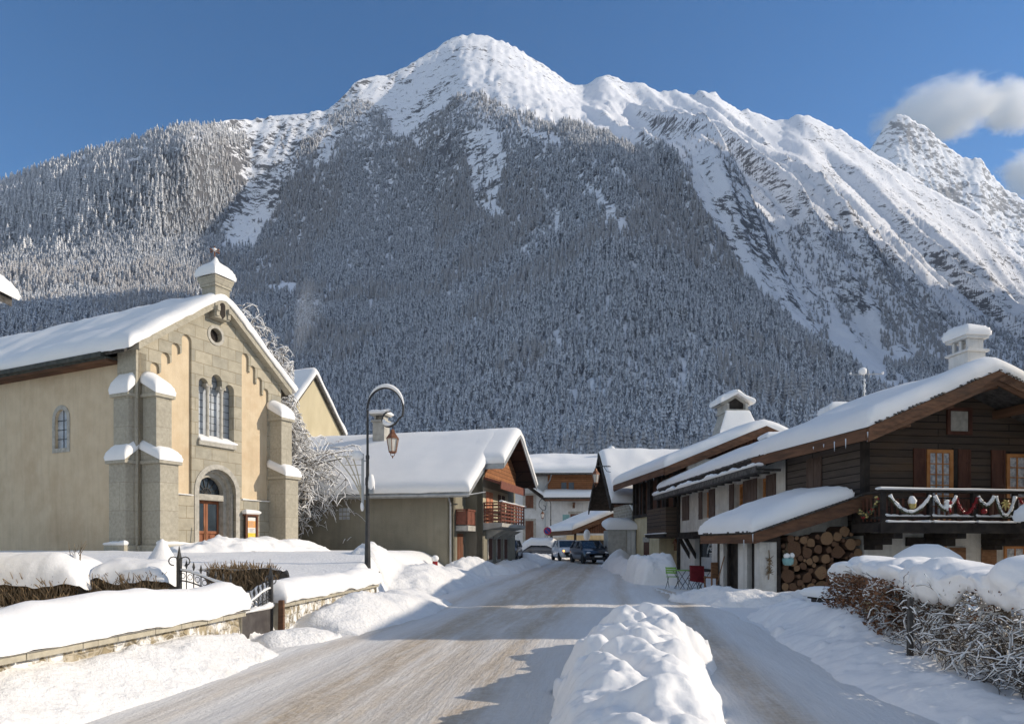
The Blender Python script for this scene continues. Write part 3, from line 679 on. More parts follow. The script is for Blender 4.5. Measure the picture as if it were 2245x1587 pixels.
bank('snow_bank', 'smooth white snow bank in front of the far white house', [(.5,52,1.2,.6),(2.5,54,1.2,.5),(5,56,1.2,.4)], 1.8, .12, 121, 80, (.05,.2), .1)
bank('snow_bank', 'heap of cleared snow in front of the church door', [(-11.3,22.4,.9,.25),(-10,23.6,1.1,.4),(-9.3,25.6,1.2,.5),(-8.6,27.6,1.1,.45),(-8.3,29,.7,.3)], 1.8, .07, 131, 420, (.03,.13), .12, mat=m_snow)
# ------------------------------------------------------------------ church (own axes: x along the street front, y into the nave)
m_granite = MBrick('granite_ashlar', (.47,.42,.32), (.36,.335,.27), (.27,.225,.15), .78, .46, .012, .5, c3=(.33,.3,.23), nscale=3)
m_gran_pl = MBrick('buttress_granite', (.46,.42,.33), (.41,.375,.3), (.3,.265,.2), 1.9, .98, .008, .35, c3=(.34,.305,.235), nscale=9)
m_stucco = M('ochre_stucco', (.62,.49,.325), (.69,.56,.385), scale=2.2, bmp=.5, bscale=24, c3=(.54,.38,.23), scale3=.5, streak=.15)
m_stucco_s = M('stained_ochre_stucco', (.62,.49,.325), (.69,.56,.385), scale=1.5, bmp=.4, bscale=24, c3=(.5,.36,.22), scale3=.35, streak=.16)
m_gutter = M('dark_gutter', (.05,.055,.05), (.1,.1,.085), scale=4)
CH = thing('church', 'small ochre church of granite and stucco with stepped buttresses and a bell cote', 'church', (-13.1, 24, 0), math.atan2(.9026, .4305))
W_, ZE, ZR, XR = 6.8, 8.72, 11.28, 3.4
def steps(x0, x1, tops, zb, n=8):
    """recessed panel whose head climbs in small corbelled arches"""
    k = len(tops); wd = (x1-x0)/k; out = [(x0, zb)]
    right_up = tops[-1] > tops[0]
    pts = []
    for i, t in enumerate(tops):
        a, b_ = x0+i*wd, x0+(i+1)*wd
        pd = .07
        if right_up and i < k-1: b_ -= pd
        if not right_up and i > 0: a += pd
        r = (b_-a)/2; ar = arc((a+b_)/2, t-r, r, 180, 0, n)
        if right_up: pts += ar+([(b_, t-r-.18), (b_+pd, t-r-.12)] if i < k-1 else [])
        else: pts += ([(a-pd, t-r-.12), (a, t-r-.18)] if i > 0 else [])+ar
    loop = [(x0, zb)]+pts+[(x1, zb)]
    return loop
pl = steps(.46, 2.18, [8.3, 8.77, 9.22, 9.66], 3.62); pr = steps(4.6, 6.06, [9.68, 9.26, 8.86, 8.45], 3.6)
zs = 8.0
trip = [(2.5,5.75),(4.2,5.75),(4.2,zs-.02)]+arc(3.98,zs-.02,.22,0,180,8)[1:]+[(3.6,zs-.02),(3.6,8.22)]+arc(3.35,8.22,.25,0,180,8)[1:]+[(3.1,zs-.02)]+arc(2.72,zs-.02,.22,0,180,8)[0:]
door_o = archloop(2.44, 4.34, 1.0, 3.84, 16)
ocul = arc(3.3, 10.0, .27, 0, 360, 18)[:-1]
f = MB(); f.plate([(0,1.0),(W_,1.0),(W_,ZE),(XR,ZR),(0,ZE)], [pl, pr, trip, ocul, door_o], 0, .28)
f.build('front_wall', m_granite, CH)
b_ = MB(); b_.prism([(.35,3.5),(2.3,3.5),(2.3,9.9),(.35,8.6)], .09, .27); b_.build('wall_panel', m_stucco, CH)
b_ = MB(); b_.prism([(4.5,3.5),(6.2,3.5),(6.2,8.8),(4.5,9.9)], .09, .27); b_.build('wall_panel', m_stucco, CH)
# ledge snow under the panels
snow_quad('ledge_snow', (.95,-.05,3.62), (2.18,-.05,3.62), (.95,.09,3.62), (2.18,.09,3.62), .05, CH, m_roofsnow, r=.05, du=.2, dv=.1)
snow_quad('ledge_snow', (4.62,-.04,3.6), (6.05,-.04,3.6), (4.62,.09,3.6), (6.05,.09,3.6), .05, CH, m_roofsnow, r=.05, du=.2, dv=.1, amp=.9, nscale=3)
# triple window
wn = MB().box(2.3, 4.4, .34, .4, 5.7, 8.7).build('window', m_glass_l, CH)
mb = MB()
for x in (3.02, 3.68):
    mb.lathe([(.07,5.75),(.065,5.9),(.06,7.75),(.1,7.9),(.13,7.98)], (x,.14,0), 10)
    mb.box(x-.14, x+.14, .02, .28, 7.93, 8.04)
mb.build('colonnette', m_stone_trim, wn, smooth=False)
mb = MB()
for x in (2.72, 3.35, 3.98):
    for z in np.arange(6.0, 8.4, .28): mb.box(x-.25, x+.25, .325, .335, z, z+.018)
    mb.box(x-.008, x+.008, .325, .335, 5.75, 8.4)
mb.build('leading', m_iron, wn)
MB().prism([(-.1,5.75),(.34,6.0),(.34,5.7),(-.1,5.6)], 2.45, 4.25, 'yz').build('sill', m_stone_trim, wn)
snow_quad('sill_snow', (2.5,-.1,5.76), (4.2,-.1,5.76), (2.5,.32,6.0), (4.2,.32,6.0), .1, wn, m_roofsnow, r=.1, du=.2, dv=.1)
MB().plate(arc(3.3,10.0,.4,0,360,20)[:-1], [arc(3.3,10.0,.285,0,360,20)[:-1]], -.03, .1).build('round_window', m_stone_trim, CH)
MB().box(2.9, 3.7, .2, .24, 9.6, 10.4).build('louvre', m_dark, CH)
# doorway in three stepped orders
od = MB()
od.plate(archloop(2.3, 4.48, 1.0, 3.84, 16), [archloop(2.5, 4.28, .9, 3.84, 16)], -.03, .0)
od.plate(archloop(2.3, 4.5, 1.0, 3.84, 16), [archloop(2.6, 4.18, .9, 3.84, 16)], .24, .42)
od.plate(archloop(2.3, 4.5, 1.0, 3.84, 16), [archloop(2.74, 4.04, .9, 3.8, 16)], .42, .75)
for x in (2.52, 4.26): od.lathe([(.06,1.2),(.055,3.84)], (x,.2,0), 8)
od.build('door_surround', m_stone_trim, CH)
dr = MB()
dr.box(2.72, 4.06, .7, .74, 1.2, 4.5)
DR = dr.build('door', m_door, CH)
mb = MB()
for x0, x1 in ((2.76, 3.38), (3.4, 4.02)):
    mb.box(x0, x0+.09, .66, .7, 1.3, 3.5); mb.box(x1-.09, x1, .66, .7, 1.3, 3.5)
    for z in (1.3, 1.75, 2.2, 3.4): mb.box(x0, x1, .655, .7, z, z+.11)
    mb.box(x0+.17, x1-.17, .665, .7, 1.48, 1.7); mb.box(x0+.17, x1-.17, .665, .7, 1.93, 2.14)
mb.build('panelling', m_door, DR, bevel=.008)
mb = MB()
for x0, x1 in ((2.85, 3.29), (3.49, 3.93)): mb.box(x0, x1, .672, .69, 2.31, 3.4)
mb.build('glazing', m_glass, DR)
MB().box(2.7, 4.08, .4, .76, 3.52, 3.76).build('lintel', m_stone_trim, CH, bevel=.01)
fl = MB().prism([(2.74,3.77),(4.04,3.77)]+arc(3.39,3.8,.65,0,180,14), .66, .69).build('fanlight', m_glass, CH)
mb = MB()
for a in range(20, 180, 28): mb.tube([(3.39,.64,3.8), (3.39+.62*math.cos(rad(a)),.64,3.8+.62*math.sin(rad(a)))], .018, 5)
for r in (.22, .63): mb.tube([(p[0],.64,p[1]) for p in arc(3.39,3.8,r,0,180,12)], .02, 5)
mb.build('ironwork', m_iron, fl)
# plinth with snow
mb = MB(); mb.box(-.1, 2.44, -.12, .05, .8, 1.72); mb.box(4.34, 6.9, -.12, .05, .8, 1.72); mb.box(-.1, .1, .05, 20, .6, 1.3); mb.build('plinth', m_gran_pl, CH, bevel=.02)
for x0, x1 in ((.9, 2.44), (4.34, 6.1)): snow_quad('plinth_snow', (x0,-.14,1.72), (x1,-.14,1.72), (x0,.0,1.72), (x1,.0,1.72), .14, CH, m_roofsnow, r=.08, du=.12, dv=.06, amp=.5, nscale=2.5)
# side wall of the nave
so_ = MB().plate([(0,.6),(20,.6),(20,8.5),(0,8.5)], [archloop(4.0, 4.74, 5.4, 6.5, 10), archloop(12.0, 12.74, 5.4, 6.5, 10)], 0, .3, 'yz')
so_.box(.3, 6.5, 19.7, 20, .6, 8.5); so_.box(6.5, 6.8, .28, 20, .6, 8.6); so_.build('side_wall', m_stucco_s, CH)
for y0 in (4.0, 12.0):
    wv = MB().plate(archloop(y0-.16, y0+.9, 5.24, 6.5, 12), [archloop(y0, y0+.74, 5.4, 6.5, 10)], -.025, .0, 'yz').build('side_window', m_stone_trim, CH)
    MB().box(.1, .12, y0-.02, y0+.76, 5.3, 6.95).build('pane', m_glass_l, wv)
    mb = MB()
    for z in (5.75, 6.1, 6.45): mb.box(.08, .1, y0, y0+.74, z, z+.02)
    mb.box(.08, .1, y0+.36, y0+.38, 5.4, 6.9); mb.build('leading', m_iron, wv)
MB().box(-.1, .0, -.0, 1.0, 1.3, 8.72).build('corner_pier', m_gran_pl, CH, bevel=.015)
MB().frustum(-.16,.05,-.06,1.05,8.6,-.2,.05,-.1,1.08,8.75).build('corner_capital', m_gran_pl, CH)
# buttresses: two stages with sloped, snow covered weatherings
def buttress(side, a0, a1, p1, p2, z2, z3, b0, b1):
    """side 'f': stands before the front; 's': before the side wall"""
    def bx(mb, u0, u1, p, z0, z1): mb.box(u0, u1, -p, .0, z0, z1) if side == 'f' else mb.box(-p, .0, u0, u1, z0, z1)
    mb = MB(); bx(mb, a0-.1, a1+.1, p1+.12, .7, 1.74); bx(mb, a0, a1, p1, 1.74, z2); bx(mb, b0, b1, p2, z2, z3)
    for (u0, u1, p, z) in ((a0, a1, p1, z2), (b0, b1, p2, z3)):
        bx(mb, u0-.09, u1+.09, p+.09, z-.02, z+.09)
        q = [(-p-.05, z+.09), (.0, z+.09), (.0, z+.5)]
        if side == 'f': mb.prism(q, u0-.03, u1+.03, 'yz')
        else: mb.prism(q, u0-.03, u1+.03, 'xz')
    o = mb.build('buttress', m_gran_pl, CH, bevel=.012)
    for nm, (u0, u1, p, z, t) in (('buttress_snow', (a0, a1, p1, z2+.09, .4)), ('buttress_snow', (b0, b1, p2, z3+.09, .46))):
        def base(u, v, u0=u0, u1=u1, p=p, z=z):
            uu_ = u0-.1+u; k = v; zz = z+.0
            pos = -p-.1+k
            crown = .42*max(0, 1-abs(pos)/(p+.1))
            return (uu_, pos, zz+crown) if side == 'f' else (pos, uu_, zz+crown)
        snow_sheet(nm, base, (u1-u0)+.2, p+.1, t, o, m_roofsnow, r=.32, du=.1, dv=.1, rnd=(1,1,1,0), amp=.1, seed=int(u0*10)+5, bulge=.03)
    u0, u1, p, z = a0-.1, a1+.1, p1+.12, 1.74
    if side == 'f': snow_quad('buttress_snow', (u0,-p,z), (u1,-p,z), (u0,-p1+.02,z), (u1,-p1+.02,z), .13, o, m_roofsnow, r=.08, du=.1, dv=.06, amp=.5, nscale=3)
    else: snow_quad('buttress_snow', (-p,u0,z), (-p,u1,z), (-p1+.02,u0,z), (-p1+.02,u1,z), .13, o, m_roofsnow, r=.08, du=.1, dv=.06, amp=.5, nscale=3)
buttress('f', .12, .86, .95, .7, 4.6, 6.95, .16, .78)
buttress('s', .1, .98, .42, .28, 4.6, 6.95, .14, .94)
buttress('f', 6.08, 6.84, .95, .7, 4.6, 7.1, 6.1, 6.72)
# roof: slabs, verge coping, gutter and a thick quilt of snow
def zroof(x): return ZR+.05-.753*abs(x-XR)
rf = MB(); t = .16
rf.prism([(-.5,zroof(-.5)), (XR,zroof(XR)), (7.3,zroof(7.3)), (7.3,zroof(7.3)+t), (XR,zroof(XR)+t+.04), (-.5,zroof(-.5)+t)], .05, 20.4); RF = rf.build('roof', m_slate, CH)
cp = MB(); cp.prism([(-.2,zroof(-.2)-.1), (XR,zroof(XR)-.1), (7.15,zroof(7.15)-.1), (7.15,zroof(7.15)+.17), (XR,zroof(XR)+.2), (-.2,zroof(-.2)+.17)], -.3, .05); cp.build('verge_coping', m_gran_pl, RF)
def rbase(u, v):
    x = -.62+u; return (x, -.36+v, zroof(x)+.17-.10*math.exp(-((x-XR)/.3)**2))
snow_sheet('roof_snow', rbase, 7.98, 20.8, .45, RF, m_roofsnow, r=.34, du=.22, dv=.3, amp=.3, seed=4, nscale=.7, bulge=.08, edge=.08)
gt_ = MB(); gt_.box(-.66, -.5, 1.1, 20.4, zroof(-.5)-.06, zroof(-.5)+.1); gt_.box(-.52, .0, 1.0, 20.4, zroof(-.5)-.12, zroof(-.5)-.04)
gt_.build('gutter', m_gutter, RF)
mb = MB().box(-.5, .02, 1.0, 20.3, 8.2, 8.3).build('eave_board', m_fascia, RF)
# bell cote on the gable
bc = MB(); bc.box(2.98, 3.68, -.34, .4, 10.6, 11.85); bc.box(2.93, 3.73, -.39, .45, 11.82, 11.92); bc.frustum(2.93,3.73,-.39,.45,11.92, 2.86,3.8,-.46,.54,12.12); bc.box(2.86, 3.8, -.46, .54, 12.12, 12.2)
for x in (3.0, 3.54): bc.box(x, x+.14, -.46, -.34, 10.85, 11.05); bc.box(x, x+.14, -.4, -.34, 10.65, 10.85)
BC = bc.build('bell_cote', m_gran_pl, CH, bevel=.02)
mb = MB(); mb.prism(arc(3.33, 11.12, .12, 0, 180, 8)+[(3.21,10.75),(3.33,10.6),(3.45,10.75)][0:3], -.355, -.338); mb.build('niche', m_dark, BC)
def domeb(u, v):
    x, y = 2.81+u, -.51+v; a_, b_ = abs(u-.52)/.52, abs(v-.55)/.55; d = .6*max(a_, b_)+.4*math.hypot(a_, b_)
    return (x, y, 12.2+float(np.interp(d, [0, .1, .25, .5, .75, 1], [.5, .4, .22, .12, .07, .02])))
snow_sheet('cap_snow', domeb, 1.04, 1.1, .48, BC, m_roofsnow, r=.3, du=.06, dv=.06, amp=.08, seed=9, bulge=.03)
cr = MB(); cr.tube([(3.33,.1,12.9),(3.33,.1,13.55)], .025, 6); cr.tube([(3.33,-.14,13.36),(3.33,.34,13.36)], .022, 6); cr.tube([(3.1,.1,13.36),(3.56,.1,13.36)], .022, 6)
for a in range(4): cr.blob((3.33+.2*math.cos(a*1.57), .1+.2*math.sin(a*1.57), 13.36), .04, .04, .04, 6, 4)
cr.build('cross', m_copper, BC); MB().blob((3.33,.1,13.4), .1, .1, .07, 8, 5).build('cross_snow', m_roofsnow, BC, smooth=True)
# notice board beside the door
NB = thing('notice_board', 'glazed wooden notice board with orange and yellow poster on the church wall', 'notice board', CH.matrix_basis @ Vector((4.95, -.06, 1.75)), CH.rotation_euler.z)
mb = MB(); mb.box(-.3, .3, -.12, .0, .0, 1.22); mb.build('case', m_dark, NB, bevel=.01)
mb = MB(); mb.box(-.33, -.24, -.16, -.12, 0, 1.2); mb.box(.24, .33, -.16, -.12, 0, 1.2); mb.box(-.34, .34, -.18, .02, 1.2, 1.28); mb.box(-.33, .33, -.17, .0, -.06, .03); mb.build('frame', m_door_b, NB, bevel=.006)
mb = MB(); mb.box(-.2, .2, -.13, -.122, .08, .5, 0); mb.box(-.2, .2, -.13, -.122, .5, .72, 1); mb.box(-.2, .2, -.13, -.122, .72, 1.0, 2); mb.box(-.2, .2, -.13, -.122, 1.0, 1.14, 1)
for k in range(5): mb.box(-.15, .12-.05*(k % 2), -.134, -.13, .76+k*.045, .775+k*.045, 3)
for k in range(3): mb.box(-.12, .14-.06*(k % 2), -.134, -.13, .54+k*.05, .56+k*.05, 3)
mb.build('poster', [M('yellow_paper', (.75,.55,.06), (.8,.62,.12), 6), M('white_paper', (.72,.7,.66), (.78,.76,.72), 6), M('orange_paper', (.75,.34,.1), (.8,.42,.16), 6), M('printed_lines', (.3,.25,.25), (.4,.34,.3), 6)], NB)
snow_quad('cap_snow', (-.35,-.2,1.28), (.35,-.2,1.28), (-.35,.02,1.28), (.35,.02,1.28), .17, NB, m_roofsnow, r=.1, du=.08, dv=.06)
# ------------------------------------------------------------------ house-building helpers
def win(parent, face, a0, a1, z0, z1, off, mf, mg, nx=1, nz=1, fw=.07, depth=.05, name='window'):
    """frame and panes on an upright wall; face 'f': looks to -y at y=off, 's': looks to -x at x=off"""
    def bx(mb, u0, u1, d0, d1, w0, w1): mb.box(u0, u1, off-d1, off-d0, w0, w1) if face == 'f' else mb.box(off-d1, off-d0, u0, u1, w0, w1)
    mb = MB(); bx(mb, a0, a0+fw, .0, depth, z0, z1); bx(mb, a1-fw, a1, .0, depth, z0, z1); bx(mb, a0+fw, a1-fw, .0, depth, z1-fw, z1); bx(mb, a0+fw, a1-fw, .0, depth, z0, z0+fw)
    for i in range(1, nx): x = a0+fw+(a1-a0-2*fw)*i/nx; bx(mb, x-.014, x+.014, .012, depth-.012, z0+fw, z1-fw)
    for i in range(1, nz): z = z0+fw+(z1-z0-2*fw)*i/nz; bx(mb, a0+fw, a1-fw, .012, depth-.016, z-.012, z+.012)
    o = mb.build(name, mf, parent); mb = MB(); bx(mb, a0+fw*.6, a1-fw*.6, .002, .012, z0+fw*.6, z1-fw*.6); mb.build('pane', mg, o); return o
def shutter(parent, face, a0, a1, z0, z1, off, m, ledges=2, panel=False):
    def bx(mb, u0, u1, d0, d1, w0, w1): mb.box(u0, u1, off-d1, off-d0, w0, w1) if face == 'f' else mb.box(off-d1, off-d0, u0, u1, w0, w1)
    mb = MB(); n = max(2, int((a1-a0)/.13))
    for i in range(n): bx(mb, a0+(a1-a0)*i/n+.003, a0+(a1-a0)*(i+1)/n-.003, .012, .04, z0, z1)
    for i in range(ledges): z = z0+(z1-z0)*(.16+.68*i/max(1, ledges-1)); bx(mb, a0+.02, a1-.02, .04, .055, z-.04, z+.04)
    if panel:
        bx(mb, a0, a0+.06, .04, .056, z0, z1); bx(mb, a1-.06, a1, .04, .056, z0, z1)
    return mb.build('shutter', m, parent)
def gable_roof(parent, x0, xr, x1, y0, y1, zr, slope, t, mroof, msnow, thick, seed, rz=.3, over=.1, amp=.18, fascia=None, snow_y0=None, bulge=.07, edge=.0, fh=.2, nsc=.5, ridge_round=.1, verge_under=None):
    z = lambda x: zr-slope*abs(x-xr)
    mb = MB(); mb.prism([(x0,z(x0)), (xr,z(xr)), (x1,z(x1)), (x1,z(x1)+t), (xr,z(xr)+t), (x0,z(x0)+t)], y0, y1); R = mb.build('roof', mroof, parent)
    if fascia:
        mb = MB()
        for yy in (y0-.05, y1):
            mb.prism([(x0-.02,z(x0)-fh), (xr,z(xr)-fh), (x1+.02,z(x1)-fh), (x1+.02,z(x1)+t*.75), (xr,z(xr)+t*.75), (x0-.02,z(x0)+t*.75)], yy, yy+.05)
            mb.prism([(x0-.02,z(x0)-fh*.45), (xr,z(xr)-fh*.45), (x1+.02,z(x1)-fh*.45), (x1+.02,z(x1)+t*.9), (xr,z(xr)+t*.9), (x0-.02,z(x0)+t*.9)], yy-.03, yy-.002)
        mb.box(x0-.07, x0-.022, y0, y1, z(x0)-fh*.8, z(x0)+t*.7); mb.box(x1+.022, x1+.07, y0, y1, z(x1)-fh*.8, z(x1)+t*.7)
        mb.build('fascia', fascia, R)
    ya = y0-over if snow_y0 is None else snow_y0
    def base(u, v):
        x = x0-over+u; return (x, ya+v, z(x)+t+.004-ridge_round*math.exp(-((x-xr)/.35)**2))
    snow_sheet('roof_snow', base, x1-x0+2*over, y1+over-ya, thick, R, msnow, r=rz, du=.22, dv=.3, amp=amp, seed=seed, nscale=nsc, bulge=bulge, edge=edge)
    return R
def icicles(parent, pts, seed=1, lmax=.3):
    rn = random.Random(seed)
    for p in pts:
        l = rn.uniform(.08, lmax); MB().lathe([(.018,0),(.012,-l*.5),(.002,-l)], p, 5).build('icicle', m_ice, parent, smooth=True)
m_ice = M('ice', (.7,.74,.78), (.8,.83,.86), 5, rough=.2, spec=.5)
m_barn = M('grey_barn_render', (.235,.215,.16), (.3,.275,.21), scale=.8, bmp=.6, bscale=18, c3=(.17,.155,.12), scale3=.45, lo=.3, hi=.7, streak=.22)
m_barn_l = M('pale_barn_render', (.45,.4,.28), (.55,.5,.36), scale=1.2, bmp=.4, bscale=20)
m_soffit = MBrick('dark_soffit_boards', (.075,.04,.028), (.05,.028,.02), (.012,.008,.006), 2.4, .5, .02, .4)
m_salmon = M('salmon_shutter', (.5,.2,.11), (.6,.27,.16), scale=4, rough=.6)
m_redbalc = M('red_brown_balcony', (.15,.055,.037), (.23,.085,.055), scale=5, rough=.6)
m_teal = M('turquoise_shutter', (.2,.38,.38), (.28,.46,.45), 5)

# ------------------------------------------------------------------ grey barn on the left of the street
BA = thing('barn', 'grey rendered barn with a broad snow roof, brown gable and a balcony over the street', 'barn', (-2.74, 32, 0), math.atan2(-.25, .968))
bz = lambda y: 7.62-.592*abs(y-5.45)
mb = MB(); mb.box(-13, 0, 0, .3, -.2, bz(0)-.02); mb.prism([(0,-.2),(1.75,-.2),(1.75,bz(1.75)-.02),(0,bz(0)-.02)], -.3, 0, 'yz'); mb.build('front_wall', m_barn, BA)
mb = MB(); mb.box(0, .89, 1.75, 2.0, -.2, bz(1.75)-.02)
mb.prism([(1.75,-.2),(8.25,-.2),(8.25,bz(8.25)-.02),(5.45,bz(5.45)-.02),(1.75,bz(1.75)-.02)], .6, .89, 'yz'); mb.box(-13, .6, 8.0, 8.25, -.2, bz(8.25)-.02); mb.box(-13,-12.7,0,8.2,-.2,5.4); mb.build('gable_wall', m_barn, BA)
mb = MB(); mb.box(.89, .9, 1.8, 6.6, 2.75, 4.6); mb.build('upper_wall', m_barn_l, BA)
mb = MB(); mb.prism([(2.0,5.0),(8.2,5.0),(8.2,5.9),(5.45,7.5),(2.2,5.65)], .895, .93, 'yz'); mb.build('gable_boards', m_wood_orange, BA)
# roof: the street end is notched at the front corner
def bslab(x0, x1, ya, yb, tt=.18): return lambda m: m.prism([(ya,bz(ya)),(yb,bz(yb)),(yb,bz(yb)+tt),(ya,bz(ya)+tt)], x0, x1, 'yz')
mb = MB(); bslab(-13.4,.9,-.55,2.1)(mb); bslab(-13.4,1.84,2.1,5.45)(mb); bslab(-13.4,1.84,5.45,9.6)(mb); BR = mb.build('roof', m_soffit, BA)
mb = MB()
for ya, yb, xx in ((-.55,2.1,.9), (2.1,5.45,1.84), (5.45,9.6,1.84)): mb.prism([(ya,bz(ya)-.1),(yb,bz(yb)-.1),(yb,bz(yb)+.19),(ya,bz(ya)+.19)], xx, xx+.05, 'yz')
mb.box(-13.4, .9, -.6, -.552, bz(-.55)-.12, bz(-.55)+.16); mb.box(.92, 1.84, 2.04, 2.098, bz(2.1)-.14, bz(2.1)+.16)
mb.build('verge_board', m_zinc, BR)
mb = MB(); mb.box(-13.4, .8, -.5, .0, bz(-.3)-.16, bz(-.3)-.06); mb.build('eave_board', m_tan, BR)
mb = MB(); mb.tube([(-13.4,-.66,bz(-.6)+.04), (.95,-.66,bz(-.6)+.0)], .07, 8); mb.tube([(-.05,-.6,bz(-.6)), (-.12,-.1,bz(-.6)-.35), (-.12,-.07,.6)], .045, 8)
mb.tube([(.95,-.66,bz(-.6)), (1.25,1.0,bz(-.6)+.25)], .03, 6); mb.build('gutter', m_zinc, BR)
def bbase(x0, y0): return lambda u, v: (x0+u, y0+v, bz(y0+v)+.19-.12*math.exp(-((y0+v-5.45)/.4)**2))
snow_sheet('roof_snow', bbase(-13.5, -.68), 14.5, 10.4, .41, BR, m_roofsnow, r=.34, du=.3, dv=.22, amp=.1, edge=.05, seed=3, nscale=.6, bulge=.06)
snow_sheet('roof_snow', bbase(-.3, 2.0), 2.22, 7.72, .413, BR, m_roofsnow, r=.34, du=.2, dv=.22, amp=.02, seed=5, nscale=.6, bulge=.06)
mb = MB(); mb.box(-6.15, -5.45, 4.15, 4.85, 6.6, 8.5); mb.box(-6.22, -5.38, 4.08, 4.92, 8.5, 8.62); mb.box(-6.08, -5.98, 4.2, 4.8, 8.62, 8.86); mb.box(-5.62, -5.52, 4.2, 4.8, 8.62, 8.86); mb.box(-5.98,-5.62,4.4,4.6,8.62,8.86); mb.box(-6.25, -5.35, 4.05, 4.95, 8.86, 8.95)
chm = mb.build('chimney', m_conc, BR, bevel=.015); snow_quad('chimney_snow', (-6.28,4.02,8.95), (-5.32,4.02,8.95), (-6.28,4.98,8.95), (-5.32,4.98,8.95), .2, chm, m_roofsnow, r=.18, du=.12, dv=.12, amp=.4, nscale=2)
# glass block lattice, doors, shutters
mb = MB()
for i in range(3):
    for k in range(3): mb.box(-5.9+i*.2, -5.9+i*.2+.16, -.02, .0, 3.0+k*.2, 3.16+k*.2)
mb.build('glass_blocks', m_glass_l, BA)
d_ = MB().box(0, .03, .55, 1.35, .3, 2.3).build('door', m_door, BA); MB().box(.03, .045, .62, .93, .5, 2.2).box(.03, .045, .98, 1.28, .5, 2.2).build('panelling', m_door_b, d_)
sb = MB().box(0, .62, .3, 1.5, 2.42, 2.68).build('balcony_slab', m_conc, BA, bevel=.01)
mb = MB()
for q in (.34, .9, 1.46): mb.box(.55, .6, q-.03, q+.03, 2.68, 3.42)
mb.box(.5, .62, .3, 1.5, 3.38, 3.45); mb.box(.02, .6, .3, .36, 3.38, 3.45); mb.box(.56, .585, .37, .87, 2.72, 3.36); mb.box(.56, .585, .93, 1.43, 2.72, 3.36); mb.box(.05, .53, .315, .34, 2.72, 3.36); mb.box(.02,.06,.3,.36,2.68,3.4)
mb.build('balcony_railing', m_redbalc, sb)
sb = MB().prism([(.89,2.5),(1.85,2.66),(1.85,2.84),(.89,2.84)], 1.85, 6.7, 'xz')
for q in (2.4, 3.7, 5.0, 6.2): sb.prism([(.89,2.05),(1.7,2.5),(.89,2.5)], q, q+.16, 'xz')
sb = sb.build('balcony_slab', m_conc, BA, bevel=.01)
mb = MB()
for q in np.linspace(1.9, 6.65, 9): mb.box(1.76, 1.82, q-.03, q+.03, 2.84, 3.8)
for q in (.92, 1.35): mb.box(q, q+.05, 1.86, 1.92, 2.84, 3.8); mb.box(q, q+.05, 6.62, 6.68, 2.84, 3.8)
for z in (2.95, 3.13, 3.31, 3.49, 3.66): mb.box(1.77, 1.805, 1.9, 6.65, z, z+.08); mb.box(.92, 1.79, 1.875, 1.905, z, z+.08)
mb.box(1.73, 1.85, 1.85, 6.7, 3.8, 3.86); mb.box(.9, 1.8, 1.84, 1.93, 3.8, 3.86)
rl = mb.build('balcony_railing', m_redbalc, sb)
snow_quad('rail_snow', (1.72,1.9,3.86), (1.86,1.9,3.86), (1.72,6.7,3.86), (1.86,6.7,3.86), .07, rl, m_roofsnow, r=.05, du=.07, dv=.2, amp=.4, nscale=2)
mb = MB(); mb.prism([(.89,5.0),(1.75,4.72),(1.75,4.86),(.89,5.12)], 1.9, 6.9, 'xz'); mb.box(1.75, 1.8, 1.9, 6.9, 4.5, 4.9); mb.build('balcony_awning', m_redbalc, BA)
for y0, m_ in ((2.3, m_salmon), (2.95, m_salmon), (4.5, m_shutter), (5.3, m_shutter)):
    mb = MB(); mb.box(.9, .935, y0, y0+.5, 2.86, 4.42)
    for k in range(9): mb.box(.935, .945, y0+.05, y0+.45, 2.95+k*.16, 3.05+k*.16)
    mb.build('shutter', m_, BA)
for y0 in (2.7, 4.3, 5.7):
    wv = MB().box(.89, .93, y0-.12, y0+.72, .9, 2.2).build('window', m_stone_trim, BA); MB().box(.93, .95, y0, y0+.6, 1.02, 2.08).build('pane', m_shutter_r, wv)
# bell of light: lantern-free; end of barn

# ------------------------------------------------------------------ dark wooden chalet on the right (own axes: x along the gable, y back along the street)
CL_ = thing('chalet', 'dark larch chalet with garlanded balcony, white ground floor and a long white wing', 'chalet', (9.8, 19, 0), rad(8))
cz = lambda x: 6.16-.424*abs(x-2.78)
mb = MB(); mb.prism([(0,2.12),(6.4,2.12),(6.4,cz(6.4)),(2.78,cz(2.78)),(0,cz(0))], 0, .22); mb.box(0, .2, .22, 4.04, 2.4, cz(0)-.02); mb.box(6.2,6.4,.22,9,0,cz(6.4)-.05)
mb.build('upper_wall', [m_wood_dark], CL_)
MB().box(-.012, 0, .15, 4.04, 2.15, cz(0)-.03).build('side_boarding', m_wood_grey, CL_)
mb = MB(); mb.box(0, 6.4, .03, .25, -.1, 2.1); mb.box(.0, .25, .25, 4.04, -.1, 2.38); mb.build('lower_wall', m_render_w, CL_)
mb = MB(); mb.box(-.09, .09, -.09, .09, 2.0, cz(0)-.1); mb.box(-.05, .0, .1, 4.1, 2.0, 2.28); mb.box(-.03, .0, 3.98, 4.08, 2.3, 4.95); mb.build('corner_post', m_dark, CL_, bevel=.012)
